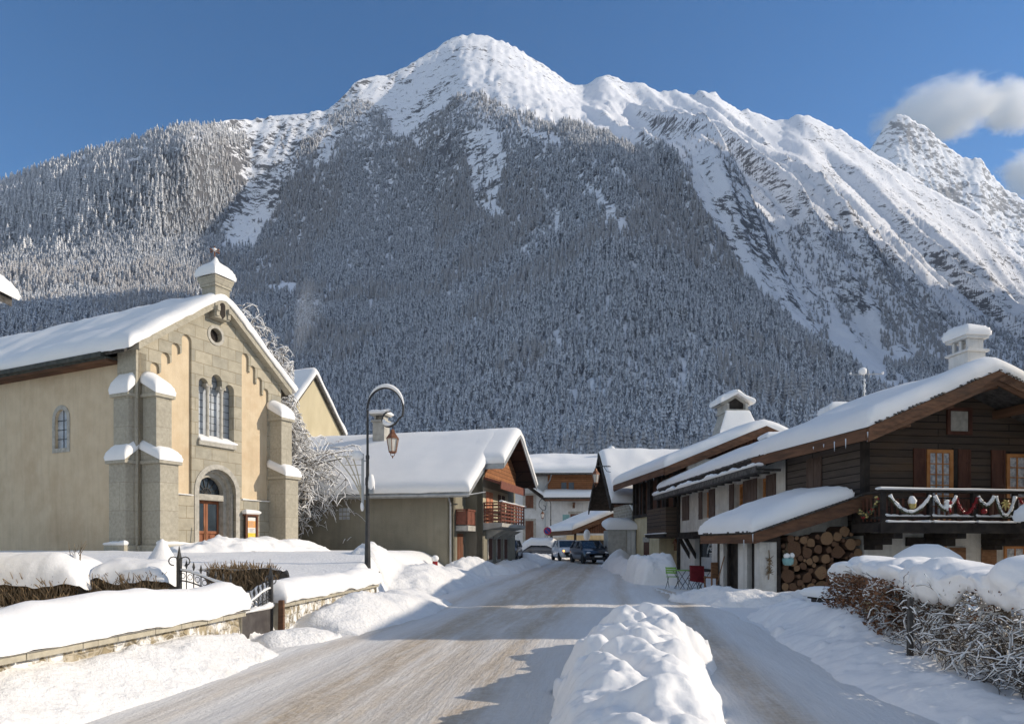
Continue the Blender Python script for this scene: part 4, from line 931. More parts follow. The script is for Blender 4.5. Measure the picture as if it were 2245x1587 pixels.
# roof of the front part
RC = gable_roof(CL_, -.9, 2.78, 6.5, -1.4, 4.6, 6.16, .424, .16, m_slate, m_roofsnow, .46, 12, ridge_round=.02, rz=.34, over=.06, amp=.2, fascia=m_fascia, fh=.24, nsc=.55, bulge=.05)
mb = MB(); rn = random.Random(4)
for sgn in (-1, 1):                                   # ragged shingle ends along the verge
    n = 34
    for i in range(n):
        x = 2.78+sgn*3.55*(i+.5)/n; z = cz(x)+.15; l = rn.uniform(.04, .13)
        mb.frustum(x-.05, x+.05, -1.4-l, -1.3, z+.01, x-.045, x+.045, -1.4-l*.8, -1.3, z+.05)
mb.build('shingle_edge', m_slate, RC)
for x in (.25, 1.5, 2.78, 4.05, 5.3): MB().box(x-.09, x+.09, -1.35, .05, cz(x)-.3, cz(x)-.06).build('purlin', m_fascia, RC, bevel=.01)
icicles(RC, [(-.92,-1.42+i*.03,cz(-.9)+.02) for i in range(3)]+[(-.98,-.6+i*.5,cz(-.9)-.03) for i in range(4)], 3, .4)
# ridge chimney with slab and snow hat
ch = MB(); ch.T = Matrix.Translation((.62, .03, .22)) @ Matrix.Diagonal((.9, .85, 1, 1))
ch.box(2.8, 3.42, -.1, .75, 5.9, 7.0); ch.box(2.72, 3.5, -.18, .83, 7.0, 7.07)
for y in (-.08, .22, .52): ch.box(2.82, 2.92, y, y+.11, 7.07, 7.38)
ch.box(3.22, 3.38, -.06, .7, 7.07, 7.38); ch.box(2.92, 3.22, -.06, .04, 7.07, 7.38); ch.box(2.72, 3.5, -.16, .8, 7.38, 7.47)
CHM = ch.build('chimney', m_white, RC, bevel=.015); snow_quad('chimney_snow', (3.03,-.14,7.69), (3.81,-.14,7.69), (3.03,.75,7.69), (3.81,.75,7.69), .42, CHM, m_roofsnow, r=.3, du=.1, dv=.1, amp=.35, seed=8, nscale=.9, bulge=.05)
# gable windows
win(CL_, 'f', 2.5, 3.28, 4.85, 5.62, .0, m_shutter_r, m_stone_trim, 1, 1, .1, .06)
m_lace = M('lace_curtain', (.3,.33,.37), (.62,.63,.64), scale=9, rough=.3, lo=.4, hi=.6, spec=.5)
win(CL_, 'f', 1.86, 2.68, 2.42, 4.42, .0, m_frame_o, m_lace, 3, 6, .1, .06); win(CL_, 'f', 4.38, 5.6, 2.42, 4.34, .0, m_frame_o, m_lace, 4, 6, .1, .06)
for a0, a1 in ((1.46, 1.84), (2.84, 3.24), (3.9, 4.34), (5.64, 6.1)): shutter(CL_, 'f', a0, a1, 2.42, 4.44, .0, m_shutter_r, 3, True)
MB().box(2.68, 2.82, -.05, .0, 2.4, 4.46).build('door_post', m_dark, CL_)
for a0 in (1.98, 2.4): shutter(CL_, 's', a0, a0+.4, 3.3, 4.45, -.012, m_shutter, 2)
# ground floor openings
mb = MB(); mb.box(1.25, 2.75, -.06, .03, 1.7, 1.95); mb.box(3.95, 6.2, -.06, .03, 1.7, 1.98); mb.build('lintel', m_dark, CL_, bevel=.01)
win(CL_, 'f', 1.4, 2.5, .75, 1.7, .03, m_frame_o, m_glass, 3, 2); win(CL_, 'f', 4.35, 5.9, .5, 1.7, .03, m_frame_o, m_lace, 5, 3)
for a0, a1 in ((2.62, 3.12), (3.62, 4.1)): shutter(CL_, 'f', a0, a1, .75, 1.66, .03, m_tan, 2)
# balcony
bl = MB(); bl.box(-.42, 6.6, -1.25, .0, 2.2, 2.32); bl.box(-.45, 6.6, -1.3, -1.16, 2.04, 2.32); bl.box(-.45, -.32, -1.25, -.05, 2.06, 2.3)
for x in (.1, 1.95, 3.75): bl.box(x-.13, x+.13, -1.2, .03, 1.9, 2.06); bl.box(x-.13, x+.13, -.8, .03, 1.74, 1.9); bl.box(x-.12, x+.12, -.45, .03, 1.6, 1.74)
BL = bl.build('balcony', m_dark, CL_, bevel=.012)
mb = MB()
for x in (-.33, 1.0, 2.28, 3.52, 4.8, 6.1): mb.box(x-.055, x+.055, -1.25, -1.14, 2.3, 3.12)
mb.box(-.42, 6.5, -1.27, -1.12, 3.1, 3.17); mb.box(-.33, 6.5, -1.21, -1.18, 2.95, 2.985); mb.box(-.33, 6.5, -1.22, -1.17, 2.42, 2.48)
mb.box(-.39, -.3, -1.2, -.02, 3.08, 3.15); mb.box(-.37, -.32, -1.2, -.02, 2.42, 2.48); mb.box(-.4, -.3, -.1, 0, 2.3, 3.1)
mb.build('railing', m_dark, BL, bevel=.008)
mb = MB()
for x in np.arange(-.2, 6.4, .16): mb.box(x-.035, x+.035, -1.15, -1.13, 2.36, 2.98)
for y in np.arange(-1.05, -.1, .16): mb.box(-.34, -.325, y-.03, y+.03, 2.36, 2.98)
mb.build('baluster', m_shutter_r, BL)
snow_quad('rail_snow', (-.45,-1.28,3.17), (6.5,-1.28,3.17), (-.45,-1.11,3.17), (6.5,-1.11,3.17), .06, BL, m_roofsnow, r=.04, du=.25, dv=.05, amp=.3)
for x0, x1 in ((-.28,.94), (1.06,2.22), (2.34,3.46), (3.58,4.74)):
    snow_quad('ledge_snow', (x0,-1.31,2.32), (x1,-1.31,2.32), (x0,-1.2,2.32), (x1,-1.2,2.32), .05, BL, m_roofsnow, r=.04, du=.1, dv=.04, amp=.5, nscale=4)
    snow_quad('ledge_snow', (x0,-1.23,2.48), (x1,-1.23,2.48), (x0,-1.165,2.48), (x1,-1.165,2.48), .045, BL, m_roofsnow, r=.03, du=.05, dv=.03, amp=1.2, nscale=7)
# garlands and balls hung on the balcony: things of their own
m_gar = M('fir_garland', (.05,.07,.04), (.14,.12,.07), scale=30); m_red = M('red_tinsel', (.2,.012,.016), (.33,.03,.03), scale=40, rough=.4); m_gold = M('gold_ribbon', (.45,.33,.1), (.6,.5,.2), 20, rough=.4)
CLM = CL_.matrix_basis
CLM = Matrix.Translation((9.8,19,0)) @ Matrix.Rotation(rad(8), 4, 'Z')
def garland(x0, x1, sag, label, m_, snow=True, zt=2.98):
    g = thing('garland', label, 'garland', CLM @ Vector((x0, -1.3, zt)), rad(8), 'garlands on the chalet balcony'); n = 22; mb = MB(); ms_ = MB(); rn = random.Random(int(x0*100)); path = []
    for i in range(n+1):
        t = i/n; path.append(Vector(((x1-x0)*t, .0, -sag*(1-(2*t-1)**2))))
    mb.tube(path, .03, 6)
    for p in path:
        for k in range(7):
            d = Vector((rn.uniform(-1,1), rn.uniform(-1,.4), rn.uniform(-1,.7))).normalized()*.07; mb.tube([p, p+d], [.012,.004], 4)
    mb.build('garland_rope', m_, g)
    if snow: ms_.tube([p+Vector((0,-.005,.035+.012*rn.random())) for p in path], [.032+.022*rn.random() for p in path], 7); ms_.build('garland_snow', m_roofsnow, g, smooth=True)
    return g
garland(-.22, .93, .42, 'wide fir garland under snow in the first full bay of the balcony', m_gar)
garland(1.06, 1.68, .33, 'short snowy fir garland beside the second balcony post', m_gar)
garland(1.68, 2.3, .4, 'red tinsel garland without snow hanging from the balcony rail', m_red, False)
garland(2.33, 2.8, .22, 'small thickly snowed garland just right of the red tinsel', m_gar)
garland(2.85, 3.42, .5, 'thin deep hanging snowy garland near the gold bow', m_gar)
garland(3.56, 4.3, .35, 'red and green garland at the right end of the balcony', m_red, False)
sg = thing('garland', 'red, green and orange garland on the short side rail of the balcony', 'garland', CLM @ Vector((-.42,-1.1,2.95)), rad(98), 'garlands on the chalet balcony')
mb = MB(); rn = random.Random(9); P_ = [Vector((t*.95, 0, -.4*(1-(2*t-1)**2)-.02)) for t in np.linspace(0, 1, 14)]; mb.tube(P_, .03, 6)
for p in P_:
    for k in range(8): mb.blob(p+Vector((rn.uniform(-.05,.05), rn.uniform(-.05,.05), rn.uniform(-.08,.06))), .028, .028, .028, 6, 4, rn.choice((0,0,1,2)))
mb.build('garland_rope', [m_gar, m_red, m_gold], sg)
bw = thing('lantern', 'round ornament under a tall snow cap in the first balcony bay', 'ornament', CLM @ Vector((.42,-1.3,2.78)), rad(8))
MB().blob((0,0,0), .09, .08, .12, 10, 6).tube([(0,0,.1),(0,.08,.22)], .01, 4).build('lantern_body', m_gold, bw, smooth=True); MB().blob((0,0,.1), .1, .1, .13, 10, 6, seed=2).build('cap_snow', m_roofsnow, bw, smooth=True)
sn = thing('figurine', 'small white snowman figure with a red hat on the balcony rail', 'figurine', CLM @ Vector((1.42,-1.3,2.72)), rad(8))
MB().blob((0,0,0), .1, .09, .1, 10, 6, amp=.03).blob((0,0,.13), .075, .07, .075, 10, 6, amp=.03).build('figure_body', m_roofsnow, sn, smooth=True); MB().blob((.05,-.05,.12), .05, .05, .05, 8, 5).tube([(.0,-.08,-.02),(.03,-.09,-.14)], .03, 5).build('red_hat', m_red, sn, smooth=True)
bo = thing('bow', 'gold ribbon bow tied to the balcony rail', 'bow', CLM @ Vector((3.12,-1.3,2.82)), rad(8))
mb = MB()
for a in range(7): mb.tube([(0,0,0), (.09*math.cos(a*.9),-.04,.09*math.sin(a*.9)), (.15*math.cos(a*.9+.2),-.03,.15*math.sin(a*.9+.2)-.03)], [.012,.026,.008], 5)
mb.build('ribbon', m_gold, bo)
bb = thing('bauble', 'red and gold ball hanging under the snowy garland', 'bauble', CLM @ Vector((2.5,-1.3,2.62)), rad(8)); MB().lathe([(.01,.08),(.06,.05),(.075,0),(.06,-.05),(.01,-.075)], n=10).tube([(0,0,.07),(0,0,.2)], .006, 4).build('ball', m_red, bb, smooth=True)

# ---- long white wing of the chalet
WT = CLM.inverted() @ Matrix.Translation((9.24,23.0,0)) @ Matrix.Rotation(rad(2.3), 4, 'Z')
WG = bpy.data.objects.new('wing', None); COL.objects.link(WG); WG.parent = CL_; WG.matrix_local = WT
holes = [[(7.95,3.0),(8.85,3.0),(8.85,4.2),(7.95,4.2)], [(3.85,3.0),(4.8,3.0),(4.8,4.2),(3.85,4.2)], [(1.65,3.0),(2.45,3.0),(2.45,4.2),(1.65,4.2)], [(7.6,.55),(10.1,.55),(10.1,2.05),(7.6,2.05)]]
mb = MB(); mb.plate([(.02,-.1),(12.65,-.1),(12.65,4.95),(.02,4.95)], holes, 0, .35, 'yz'); mb.box(.35, 7.4, 12.35, 12.65, -.1, 6.2); mb.box(7.1,7.4,.1,12.3,-.1,4.8); mb.build('wing_wall', m_render_w, WG)
for y0, y1 in ((7.95,8.85), (3.85,4.8), (1.65,2.45)):
    win(WG, 's', y0, y1, 3.0, 4.2, .32, m_frame_o, m_glass, 2, 2, .1, .12)
    shutter(WG, 's', y0-.82, y0-.02, 2.96, 4.24, 0, m_shutter); shutter(WG, 's', y1+.02, y1+.55, 2.96, 4.24, 0, m_shutter)
shutter(WG, 's', 10.95, 12.1, 3.0, 4.22, 0, m_shutter)
mb = MB(); mb.box(-.07, .0, 5.6, 12.75, 2.12, 2.4); mb.box(-.14, -.02, 12.5, 12.72, -.1, 4.9)
for y in (9.9, 10.9): mb.prism([(-.6,2.12),(-.42,2.12),(.0,1.35),(.0,1.1)], y, y+.12, 'xz')
mb.box(-.62, -.0, 8.4, 11.2, 2.06, 2.14); mb.build('wing_beam', m_dark, WG, bevel=.01)
# shop window with etched tree over a lettered house
sw = MB(); sw.box(.24, .34, 7.6, 7.7, .55, 2.05); sw.box(.24, .34, 10.0, 10.1, .55, 2.05); sw.box(.24, .34, 7.7, 10.0, 1.97, 2.05); sw.box(.24, .34, 7.7, 10.0, .55, .63)
SW = sw.build('shop_window', m_dark, WG); MB().box(.3, .31, 7.65, 10.05, .6, 2.0).build('pane', m_glass, SW)
MB().box(.285, .298, 7.72, 9.98, .64, 1.18).build('frosted_glass', M('frosted_glass', (.42,.44,.45), (.5,.52,.53), 6), SW)
mb = MB(); yc = 8.45
def arcline(cy, cz_, r, a0, a1, w=.02): mb.tube([(.28, cy+r*math.cos(rad(a)), cz_+r*.8*math.sin(rad(a))) for a in np.linspace(a0, a1, 12)], w, 4)
arcline(yc, 1.72, .24, 10, 170); arcline(yc, 1.66, .38, 20, 160); 
for k in (-.3, 0, .3): arcline(yc+k, 1.5, .16, 10, 170)
arcline(yc, 1.35, .62, 0, 60); arcline(yc, 1.35, .62, 120, 180); arcline(yc, 1.42, .14, 40, 140)
for k in range(5): mb.box(.275, .285, yc-.3+k*.13, yc-.26+k*.13, 1.18, 1.36)
mb.box(.275, .285, yc-.34, yc+.3, 1.36, 1.4); mb.box(.275, .285, yc-.34, yc+.3, 1.26, 1.285)
mb.build('etched_emblem', m_white, SW)
RW = gable_roof(WG, -.85, 3.6, 8.2, -.35, 13.6, 6.45, .424, .16, m_slate, m_roofsnow, .4, 22, rz=.3, over=.05, amp=.16, fascia=m_dark, fh=.22, nsc=.45)
mb = MB(); zc_ = 6.45-.424*4.45
mb.box(-1.16, -.9, -.3, 13.4, zc_-.42, zc_-.34); mb.box(-1.2, -1.15, -.3, 13.4, zc_-.42, zc_-.2)
for y in np.arange(0, 13.4, .9): mb.box(-1.16, -.2, y, y+.06, zc_-.34, zc_-.26)
GB = mb.build('snow_board', m_slate, RW); snow_quad('board_snow', (-1.2,-.3,zc_-.2), (-.95,-.3,zc_-.2), (-1.2,13.4,zc_-.2), (-.95,13.4,zc_-.2), .16, GB, m_roofsnow, r=.1, du=.08, dv=.12, amp=.9, seed=31, nscale=2.2)
mb = MB(); rn = random.Random(8)
for i in range(70): y = -.3+13.7*i/70; mb.box(-.92-rn.uniform(0,.05), -.8, y, y+.16, zc_+.13, zc_+.2)
mb.build('shingle_edge', m_slate, RW)
# low chimneys that just clear the ridge
for y, h in ((3.6,.42), (9.5,.3)):
    c = MB(); c.box(3.2, 4.4, y-.4, y+.4, 5.9, 6.75+h*.2); cc_ = c.build('chimney', m_conc, RW, bevel=.02); snow_quad('chimney_snow', (3.1,y-.5,6.75+h*.2), (4.5,y-.5,6.75+h*.2), (3.1,y+.5,6.75+h*.2), (4.5,y+.5,6.75+h*.2), h, cc_, m_roofsnow, r=.25, du=.12, dv=.12, amp=.35, seed=int(y*7))
an = thing('roof_antenna', 'thin snow-capped antenna mast on the chalet ridge', 'antenna', WG.matrix_basis.translation, 0)
an.location = (CLM @ WT) @ Vector((3.55, 1.6, 6.6))
MB().tube([(0,0,-.2),(0,0,1.35)], .03, 6).tube([(-.12,0,-.2),(-.02,0,.9)], .02, 5).tube([(-.5,0,1.3),(.7,0,1.32)], .018, 5).tube([(.15,-.05,1.2),(.15,-.05,1.45)], .012, 4).build('mast', m_zinc, an)
mb = MB().blob((-.05,0,1.42), .15, .13, .13, 10, 6, seed=3)
for k in range(6): mb.blob((.02,0,.1+k*.2), .05, .05, .08, 7, 4, seed=k)
mb.blob((-.48,0,1.34), .05,.05,.05,6,4).blob((.68,0,1.36), .05,.05,.06,6,4); mb.build('mast_snow', m_roofsnow, an, smooth=True)

# ---- woodshed lean-to against the chalet
WS = thing('woodshed', 'open lean-to woodshed with white pillars and a snowy pent roof against the chalet', 'shed', (9.8, 19, 0), rad(8))
pz = lambda x: 3.1+.33*x
mb = MB(); mb.prism([(-3.4,pz(-3.4)-.02),(-.02,pz(-.02)-.02),(-.02,pz(-.02)+.1),(-3.4,pz(-3.4)+.1)], -.3, 3.1); PR = mb.build('roof', m_slate, WS)
mb = MB(); mb.prism([(-3.42,pz(-3.42)-.2),(-.03,pz(-.03)-.34),(-.03,pz(-.03)+.06),(-3.42,pz(-3.42)+.08)], -.36, -.3); mb.box(-3.46, -3.4, -.34, 3.1, pz(-3.4)-.2, pz(-3.4)+.04); mb.build('fascia', m_fascia, PR)
mb = MB(); rn = random.Random(3)
for i in range(30): x = -3.3+3.0*i/30; l = rn.uniform(.02,.09); mb.box(x, x+.08, -.36-l, -.2, pz(x)+.1, pz(x)+.135)
for i in range(26): y = -.25+3.3*i/26; mb.box(-3.46-rn.uniform(0,.06), -3.3, y, y+.1, pz(-3.4)+.085, pz(-3.4)+.13)
mb.build('shingle_edge', m_slate, PR)
snow_quad('roof_snow', (-3.5,-.33,pz(-3.5)+.13), (-.55,-.33,pz(-.55)+.13), (-3.5,3.15,pz(-3.5)+.13), (-.3,3.15,pz(-.3)+.13), .46, PR, m_roofsnow, r=.42, du=.16, dv=.16, amp=.22, seed=17, nscale=.8, bulge=.05)
icicles(PR, [(-3.46,-.3,pz(-3.4)+.05), (-3.46,.2,pz(-3.4)-.1)], 5, .35)
for q in ((-3.12, -2.62, -.02, .28, 1.82), (-3.12, -2.95, .72, 1.25, 1.82), (-3.1, -2.95, 2.25, 2.5, 1.8)): MB().box(q[0], q[1], q[2], q[3], -.05, q[4]).build('pillar', m_render_w, WS, bevel=.015)
MB().box(-.35, .0, -.28, -.02, 2.1, 2.6).build('bracket', m_dark, WS)
mb = MB(); mb.box(-2.62, -2.5, .0, .2, -.05, 2.0); mb.box(-3.2, -2.6, -.12, .3, 1.82, 1.95); mb.box(-3.2, -2.95, .3, 3.0, 1.82, 1.98); mb.box(-3.1, -3.0, .3, .4, 0, 1.82); mb.box(-3.1,-3.0,1.28,1.36,0,1.82); mb.box(-3.1,-3.0,1.9,1.98,0,1.82); mb.box(-3.1,-3.0,2.5,2.6,0,1.82)
mb.build('timber_frame', m_dark, WS)
mb = MB(); mb.box(-2.9, .0, 1.5, 1.6, -.05, 2.15); mb.prism([(-2.5,1.9),(-.03,1.9),(-.03,pz(-.03)-.05),(-2.5,pz(-2.5)-.05)], .72, .8); mb.build('back_wall', [m_render_w], WS); MB().box(-2.94,-2.88,.3,3,-.05,1.9).build('dark_gap_sheet', m_dark, WS)  # dark sheet behind the pillars stands in for the shade in the gaps
# stacked logs, end on to the street: every log a thing
m_bark = M('log_bark', (.075,.045,.03), (.15,.09,.06), scale=12, bmp=.6)
m_cut = M('sawn_log_end', (.1,.055,.032), (.19,.105,.06), scale=9, bmp=.3, c3=(.1,.06,.04), scale3=3)
m_cut2 = M('pale_log_end', (.2,.115,.06), (.29,.18,.1), scale=9, bmp=.3)
rn = random.Random(12); placed = []
def top_z(x): return float(np.interp(x, [-2.45, -2.2, -1.6, -1.0, -.6, -.15, .1], [1.75, 2.0, 1.95, 2.1, 2.25, 1.9, 1.2]))
for r0, nn in ((.21, 10), (.17, 30), (.13, 150), (.11, 500), (.1, 600), (.08, 600), (.065, 700), (.05, 700)):
    for tr_ in range(nn):
        r = r0*rn.uniform(.88, 1.1); x = rn.uniform(-2.46+r, .15-r*.5); z = rn.uniform(.1+r, top_z(x)-r*.4)
        if all((x-a)**2+(z-c)**2 > (r+q)**2*.96 for a, c, q in placed): placed.append((x, z, r))
logm = []
for k in range(6):
    mb = MB(); rr = random.Random(k); n = 12; pr_ = [1+rr.uniform(-.1,.1) for _ in range(n)]
    if k in (1,4): pr_ = [q*(.72 if 2 < i < 7 else 1) for i, q in enumerate(pr_)]
    ring = lambda y, s: [(math.cos(6.2832*i/n)*pr_[i]*s, y, math.sin(6.2832*i/n)*pr_[i]*s) for i in range(n)]
    mb.add(ring(0,1)+ring(4,1), [(i, (i+1) % n, n+(i+1) % n, n+i) for i in range(n)], 0); mb.add(ring(-.004,1), [tuple(range(n))], 1); mb.add(ring(-.02,.5), [tuple(range(n))], 1)
    o_ = mb.build('log', [m_bark, m_cut if k % 3 else m_cut2]); logm.append(o_.data); bpy.data.objects.remove(o_)
for i, (x, z, r) in enumerate(placed):
    o = bpy.data.objects.new('log', logm[rn.randrange(6)]); COL.objects.link(o); o.location = CLM @ Vector((x, rn.uniform(-.06,.1), z)); o.scale = (r, .16, r); o.rotation_euler = (0, rn.uniform(0, 6.28), rad(8))
    o.rotation_euler = (Matrix.Rotation(rad(8),3,'Z') @ Matrix.Rotation(rn.uniform(0,6.28),3,'Y')).to_euler()
    tag(o, 'sawn log lying end-on in the woodshed stack', 'log', 'stacked logs in the woodshed')
# ------------------------------------------------------------------ cream house with dark timber loft, behind the white wing
H2 = thing('house', 'cream walled house with dark boarded loft and tapered stone chimney beyond the white wing', 'house', (8.75, 35.8, 0), rad(6))
h2 = lambda x: 7.8-.41*abs(x-4.4)
mb = MB(); mb.box(0, 8.6, 3.3, 8.3, .1, 3.55); mb.box(.9, 8.6, .0, 3.3, .1, 3.55); mb.build('lower_wall', m_cream, H2)
mb = MB(); mb.prism([(.05,3.55),(8.5,3.55),(8.5,h2(8.5)-.02),(4.4,h2(4.4)-.02),(.05,h2(.05)-.02)], .35, 8.2); mb.build('upper_wall', m_wood_vert, H2)
mb = MB()
for y in (.5, 1.9, 3.3, 4.7, 6.1, 7.6, 8.2): mb.box(-.12, .05, y-.08, y+.08, 3.5, h2(0)-.1)
mb.box(-.14, .04, .3, 8.25, 3.48, 3.66); mb.box(-.1, .05, .3, 8.25, 5.6, 5.8)
for y in (2.5, 5.2, 6.9): mb.box(-.03, .045, y, y+.28, 3.7, 5.6)
mb.build('loft_timber', m_dark, H2)
bp = MB(); bp.box(-.75, .9, -.1, 3.2, 2.15, 2.35); bp.box(-.75, -.68, -.1, 3.2, 2.35, 3.75); bp.box(-.68, .9, -.1, -.04, 2.35, 3.75); bp.build('boarded_balcony', m_wood_dark, H2)
snow_quad('ledge_snow', (-.86,-.12,2.35), (-.76,-.12,2.35), (-.86,3.2,2.35), (-.76,3.2,2.35), .06, H2, m_roofsnow, r=.04, du=.04, dv=.2)
MB().box(-.86, -.74, -.12, 3.2, 2.2, 2.35).box(-.1, .02, -.05, .08, .1, 6.2).build('balcony_beam', m_dark, H2)
dd = MB().box(-.03, .0, 5.2, 6.2, .3, 1.95).build('side_door', m_shutter_r, H2); MB().box(-.05, .0, 5.1, 6.3, 1.95, 2.25).build('lintel', m_stone_trim, dd)
dd = MB().box(.84, .9, .6, 1.6, .2, 2.1).build('front_door', m_door_b, H2)
R2 = gable_roof(H2, -1.0, 4.4, 9.8, -.7, 9.6, 7.8, .41, .16, m_slate, m_roofsnow, .52, 42, rz=.34, over=.06, amp=.18, fascia=m_fascia, fh=.28, nsc=.45)
icicles(R2, [(-1.02,-.3+i*.7,h2(-1)-.05) for i in range(6)], 7, .5)
c = MB(); c.frustum(3.2, 5.4, 2.2, 4.3, 7.2, 3.75, 4.9, 2.6, 3.9, 9.35); c.box(3.65, 5.0, 2.5, 4.0, 9.3, 9.45); c.box(3.7, 3.85, 2.55, 3.95, 9.45, 9.8); c.box(4.8, 4.95, 2.55, 3.95, 9.45, 9.8)
c.prism([(3.45,9.8),(5.2,9.8),(4.33,10.35)], 2.9, 3.95); CC = c.build('chimney', m_conc, R2, bevel=.02)
MB().prism([(3.85,9.47),(4.8,9.47),(4.8,9.85),(4.33,10.15),(3.85,9.85)], 2.85, 3.0).build('flue', m_dark, CC)
def chs(u, v):
    z = 7.9+v*1.5/1.6; q = v/1.6; x0, x1 = 3.1+q*.6, 5.5-q*.55; return (x0+(x1-x0)*u/2.4, 2.1+.42*q, z)
snow_sheet('chimney_snow', chs, 2.4, 1.5, .12, CC, m_roofsnow, r=.1, du=.15, dv=.12, amp=.5, seed=3)
for s_ in (-1, 1): snow_quad('chimney_snow', (4.33,2.5,10.34), (4.33+s_*1.0,2.5,9.8), (4.33,4.05,10.34), (4.33+s_*1.0,4.05,9.8), .36, CC, m_roofsnow, r=.18, du=.1, dv=.15, amp=.4, seed=5+s_)
BX = thing('letter_box', 'small brown house-shaped letter box on the cream wall below the boarded balcony', 'letter box', Matrix.Translation((8.75,35.8,0)) @ Matrix.Rotation(rad(6),4,'Z') @ Vector((.86,2.4,1.45)), rad(6))
MB().box(-.22, 0, -.28, .28, 0, .42).build('box_body', m_tan, BX); MB().prism([(-.36,.4),(.36,.4),(0,.66)], -.28, .02, 'yz').build('box_roof', m_door, BX); MB().lathe([(.07,0),(.07,.02)], (-.23,0,.2), 8).build('opening', m_dark, BX)

# ------------------------------------------------------------------ old dark-gabled house further down, with a small garage before it
H3 = thing('house', 'old stone and timber house with a dark overhanging gable and a wall lantern', 'house', (8.1, 45.8, 0), rad(4))
mb = MB(); mb.box(0, 5, .3, 6, .2, 4.6); mb.build('lower_wall', MBrick('rubble_wall', (.4,.36,.3), (.28,.25,.21), (.45,.42,.36), .38, .22, .03, .7), H3)
mb = MB(); mb.prism([(.2,4.6),(.2,5.4),(3.1,8.0),(6,5.6),(6,4.6)], .05, 5, 'yz'); mb.build('upper_wall', m_wood_vert, H3)
r3 = lambda y: 8.25-.95*abs(y-3.4)
mb = MB(); mb.prism([(-.6,r3(-.6)),(3.4,r3(3.4)),(7.4,r3(7.4)),(7.4,r3(7.4)+.18),(3.4,r3(3.4)+.18),(-.6,r3(-.6)+.18)], -1.6, 5.6, 'yz'); R3 = mb.build('roof', m_dark, H3)
mb = MB(); mb.prism([(-.7,r3(-.7)-.4),(3.4,r3(3.4)-.3),(7.4,r3(7.4)-.3),(7.4,r3(7.4)+.15),(3.4,r3(3.4)+.15),(-.7,r3(-.7)+.15)], -1.68, -1.6, 'yz'); mb.build('verge_board', m_dark, R3)
def b3(u, v): y = -.7+v; return (-1.6+u, y, r3(y)+.19-.12*math.exp(-((y-3.4)/.35)**2))
snow_sheet('roof_snow', b3, 7.2, 8.2, .45, R3, m_roofsnow, r=.34, du=.25, dv=.2, amp=.22, seed=52, nscale=.7)
mb = MB(); mb.prism([(-1.3,3.1),(1.2,3.1),(1.2,4.6),(-1.3,3.25)], .1, 4, 'yz'); PR3 = mb.build('porch_roof', m_slate, H3)
snow_quad('porch_snow', (0,-1.4,3.28), (4,-1.4,3.28), (0,1.1,4.55), (4,1.1,4.55), .5, PR3, m_roofsnow, r=.35, amp=.3, seed=8)
def lantern(name, label, loc, rz, arm=None, sc_=1.0, group=None):
    t = thing(name, label, 'lamp', loc, rz, group); s_ = sc_
    mb = MB(); mb.lathe([(.03*s_,0),(.07*s_,-.04*s_),(.09*s_,-.12*s_),(.24*s_,-.33*s_),(.25*s_,-.36*s_)], n=6, ang=.52); mb.build('lantern_hood', m_copper, t)
    mb = MB(); mb.lathe([(.21*s_,-.36*s_),(.13*s_,-.82*s_),(.125*s_,-.83*s_)], n=6, ang=.52); mb.build('lantern_glass', m_milk, t)
    mb = MB()
    for k in range(6):
        a = .52+k*math.pi/3; mb.tube([(.225*s_*math.cos(a), .225*s_*math.sin(a), -.36*s_), (.14*s_*math.cos(a), .14*s_*math.sin(a), -.83*s_)], .014*s_, 4)
    mb.lathe([(.15*s_,-.82*s_),(.15*s_,-.86*s_),(.06*s_,-.9*s_)], n=6, ang=.52); mb.tube([(-.1*s_,0,-.86*s_),(-.06*s_,0,-.97*s_),(0,0,-1.0*s_),(.06*s_,0,-.97*s_),(.1*s_,0,-.86*s_)], .013*s_, 5); mb.lathe([(.02*s_,-.98*s_),(.03*s_,-1.02*s_),(.005*s_,-1.08*s_)], n=6)
    mb.build('lantern_frame', m_copper, t); return t
m_milk = M('opal_glass', (.62,.58,.5), (.72,.68,.6), 5, rough=.25, spec=.5)
WL = lantern('wall_lantern', 'copper wall lantern on an iron bracket at the dark gable', Matrix.Translation((8.1,45.8,0)) @ Matrix.Rotation(rad(4),4,'Z') @ Vector((-2.6,-.4,6.85)), rad(4), sc_=1.15)
mb = MB(); mb.tube([(0,0,0),(0,0,.12),(1.0,0,.12)], .03, 6); mb.tube([(1.0,0,-.25),(.75,0,-.2),(.55,0,.1)], .02, 5)
for k in range(7): mb.lathe([(.03,.15),(.03,.19)], (.1+k*.13,0,0), 5)
mb.build('bracket', m_iron, WL)
GA = thing('garage', 'low grey garage wall with white doors and a lopsided cap of snow', 'garage', (6.1, 43.6, 0), rad(-3))
mb = MB(); mb.box(0, 1.2, 0, 3.2, .1, 2.75); mb.build('garage_wall', m_conc, GA, bevel=.02)
mb = MB()
for x in (1.22, 1.5): mb.box(x, x+.24, .1, .16, .3, 2.6)
mb.box(1.2, 1.8, .16, 3.2, .1, 2.75); mb.build('garage_door', m_white, GA, bevel=.01)
MB().box(1.8,2.0,.1,3.0,.1,2.9).build('door_post', m_dark, GA)
snow_quad('garage_snow', (-.1,-.1,2.75), (1.9,-.1,2.75), (-.1,3.3,3.1), (1.9,3.3,3.1), .6, GA, m_roofsnow, r=.5, amp=.4, seed=15, du=.12)

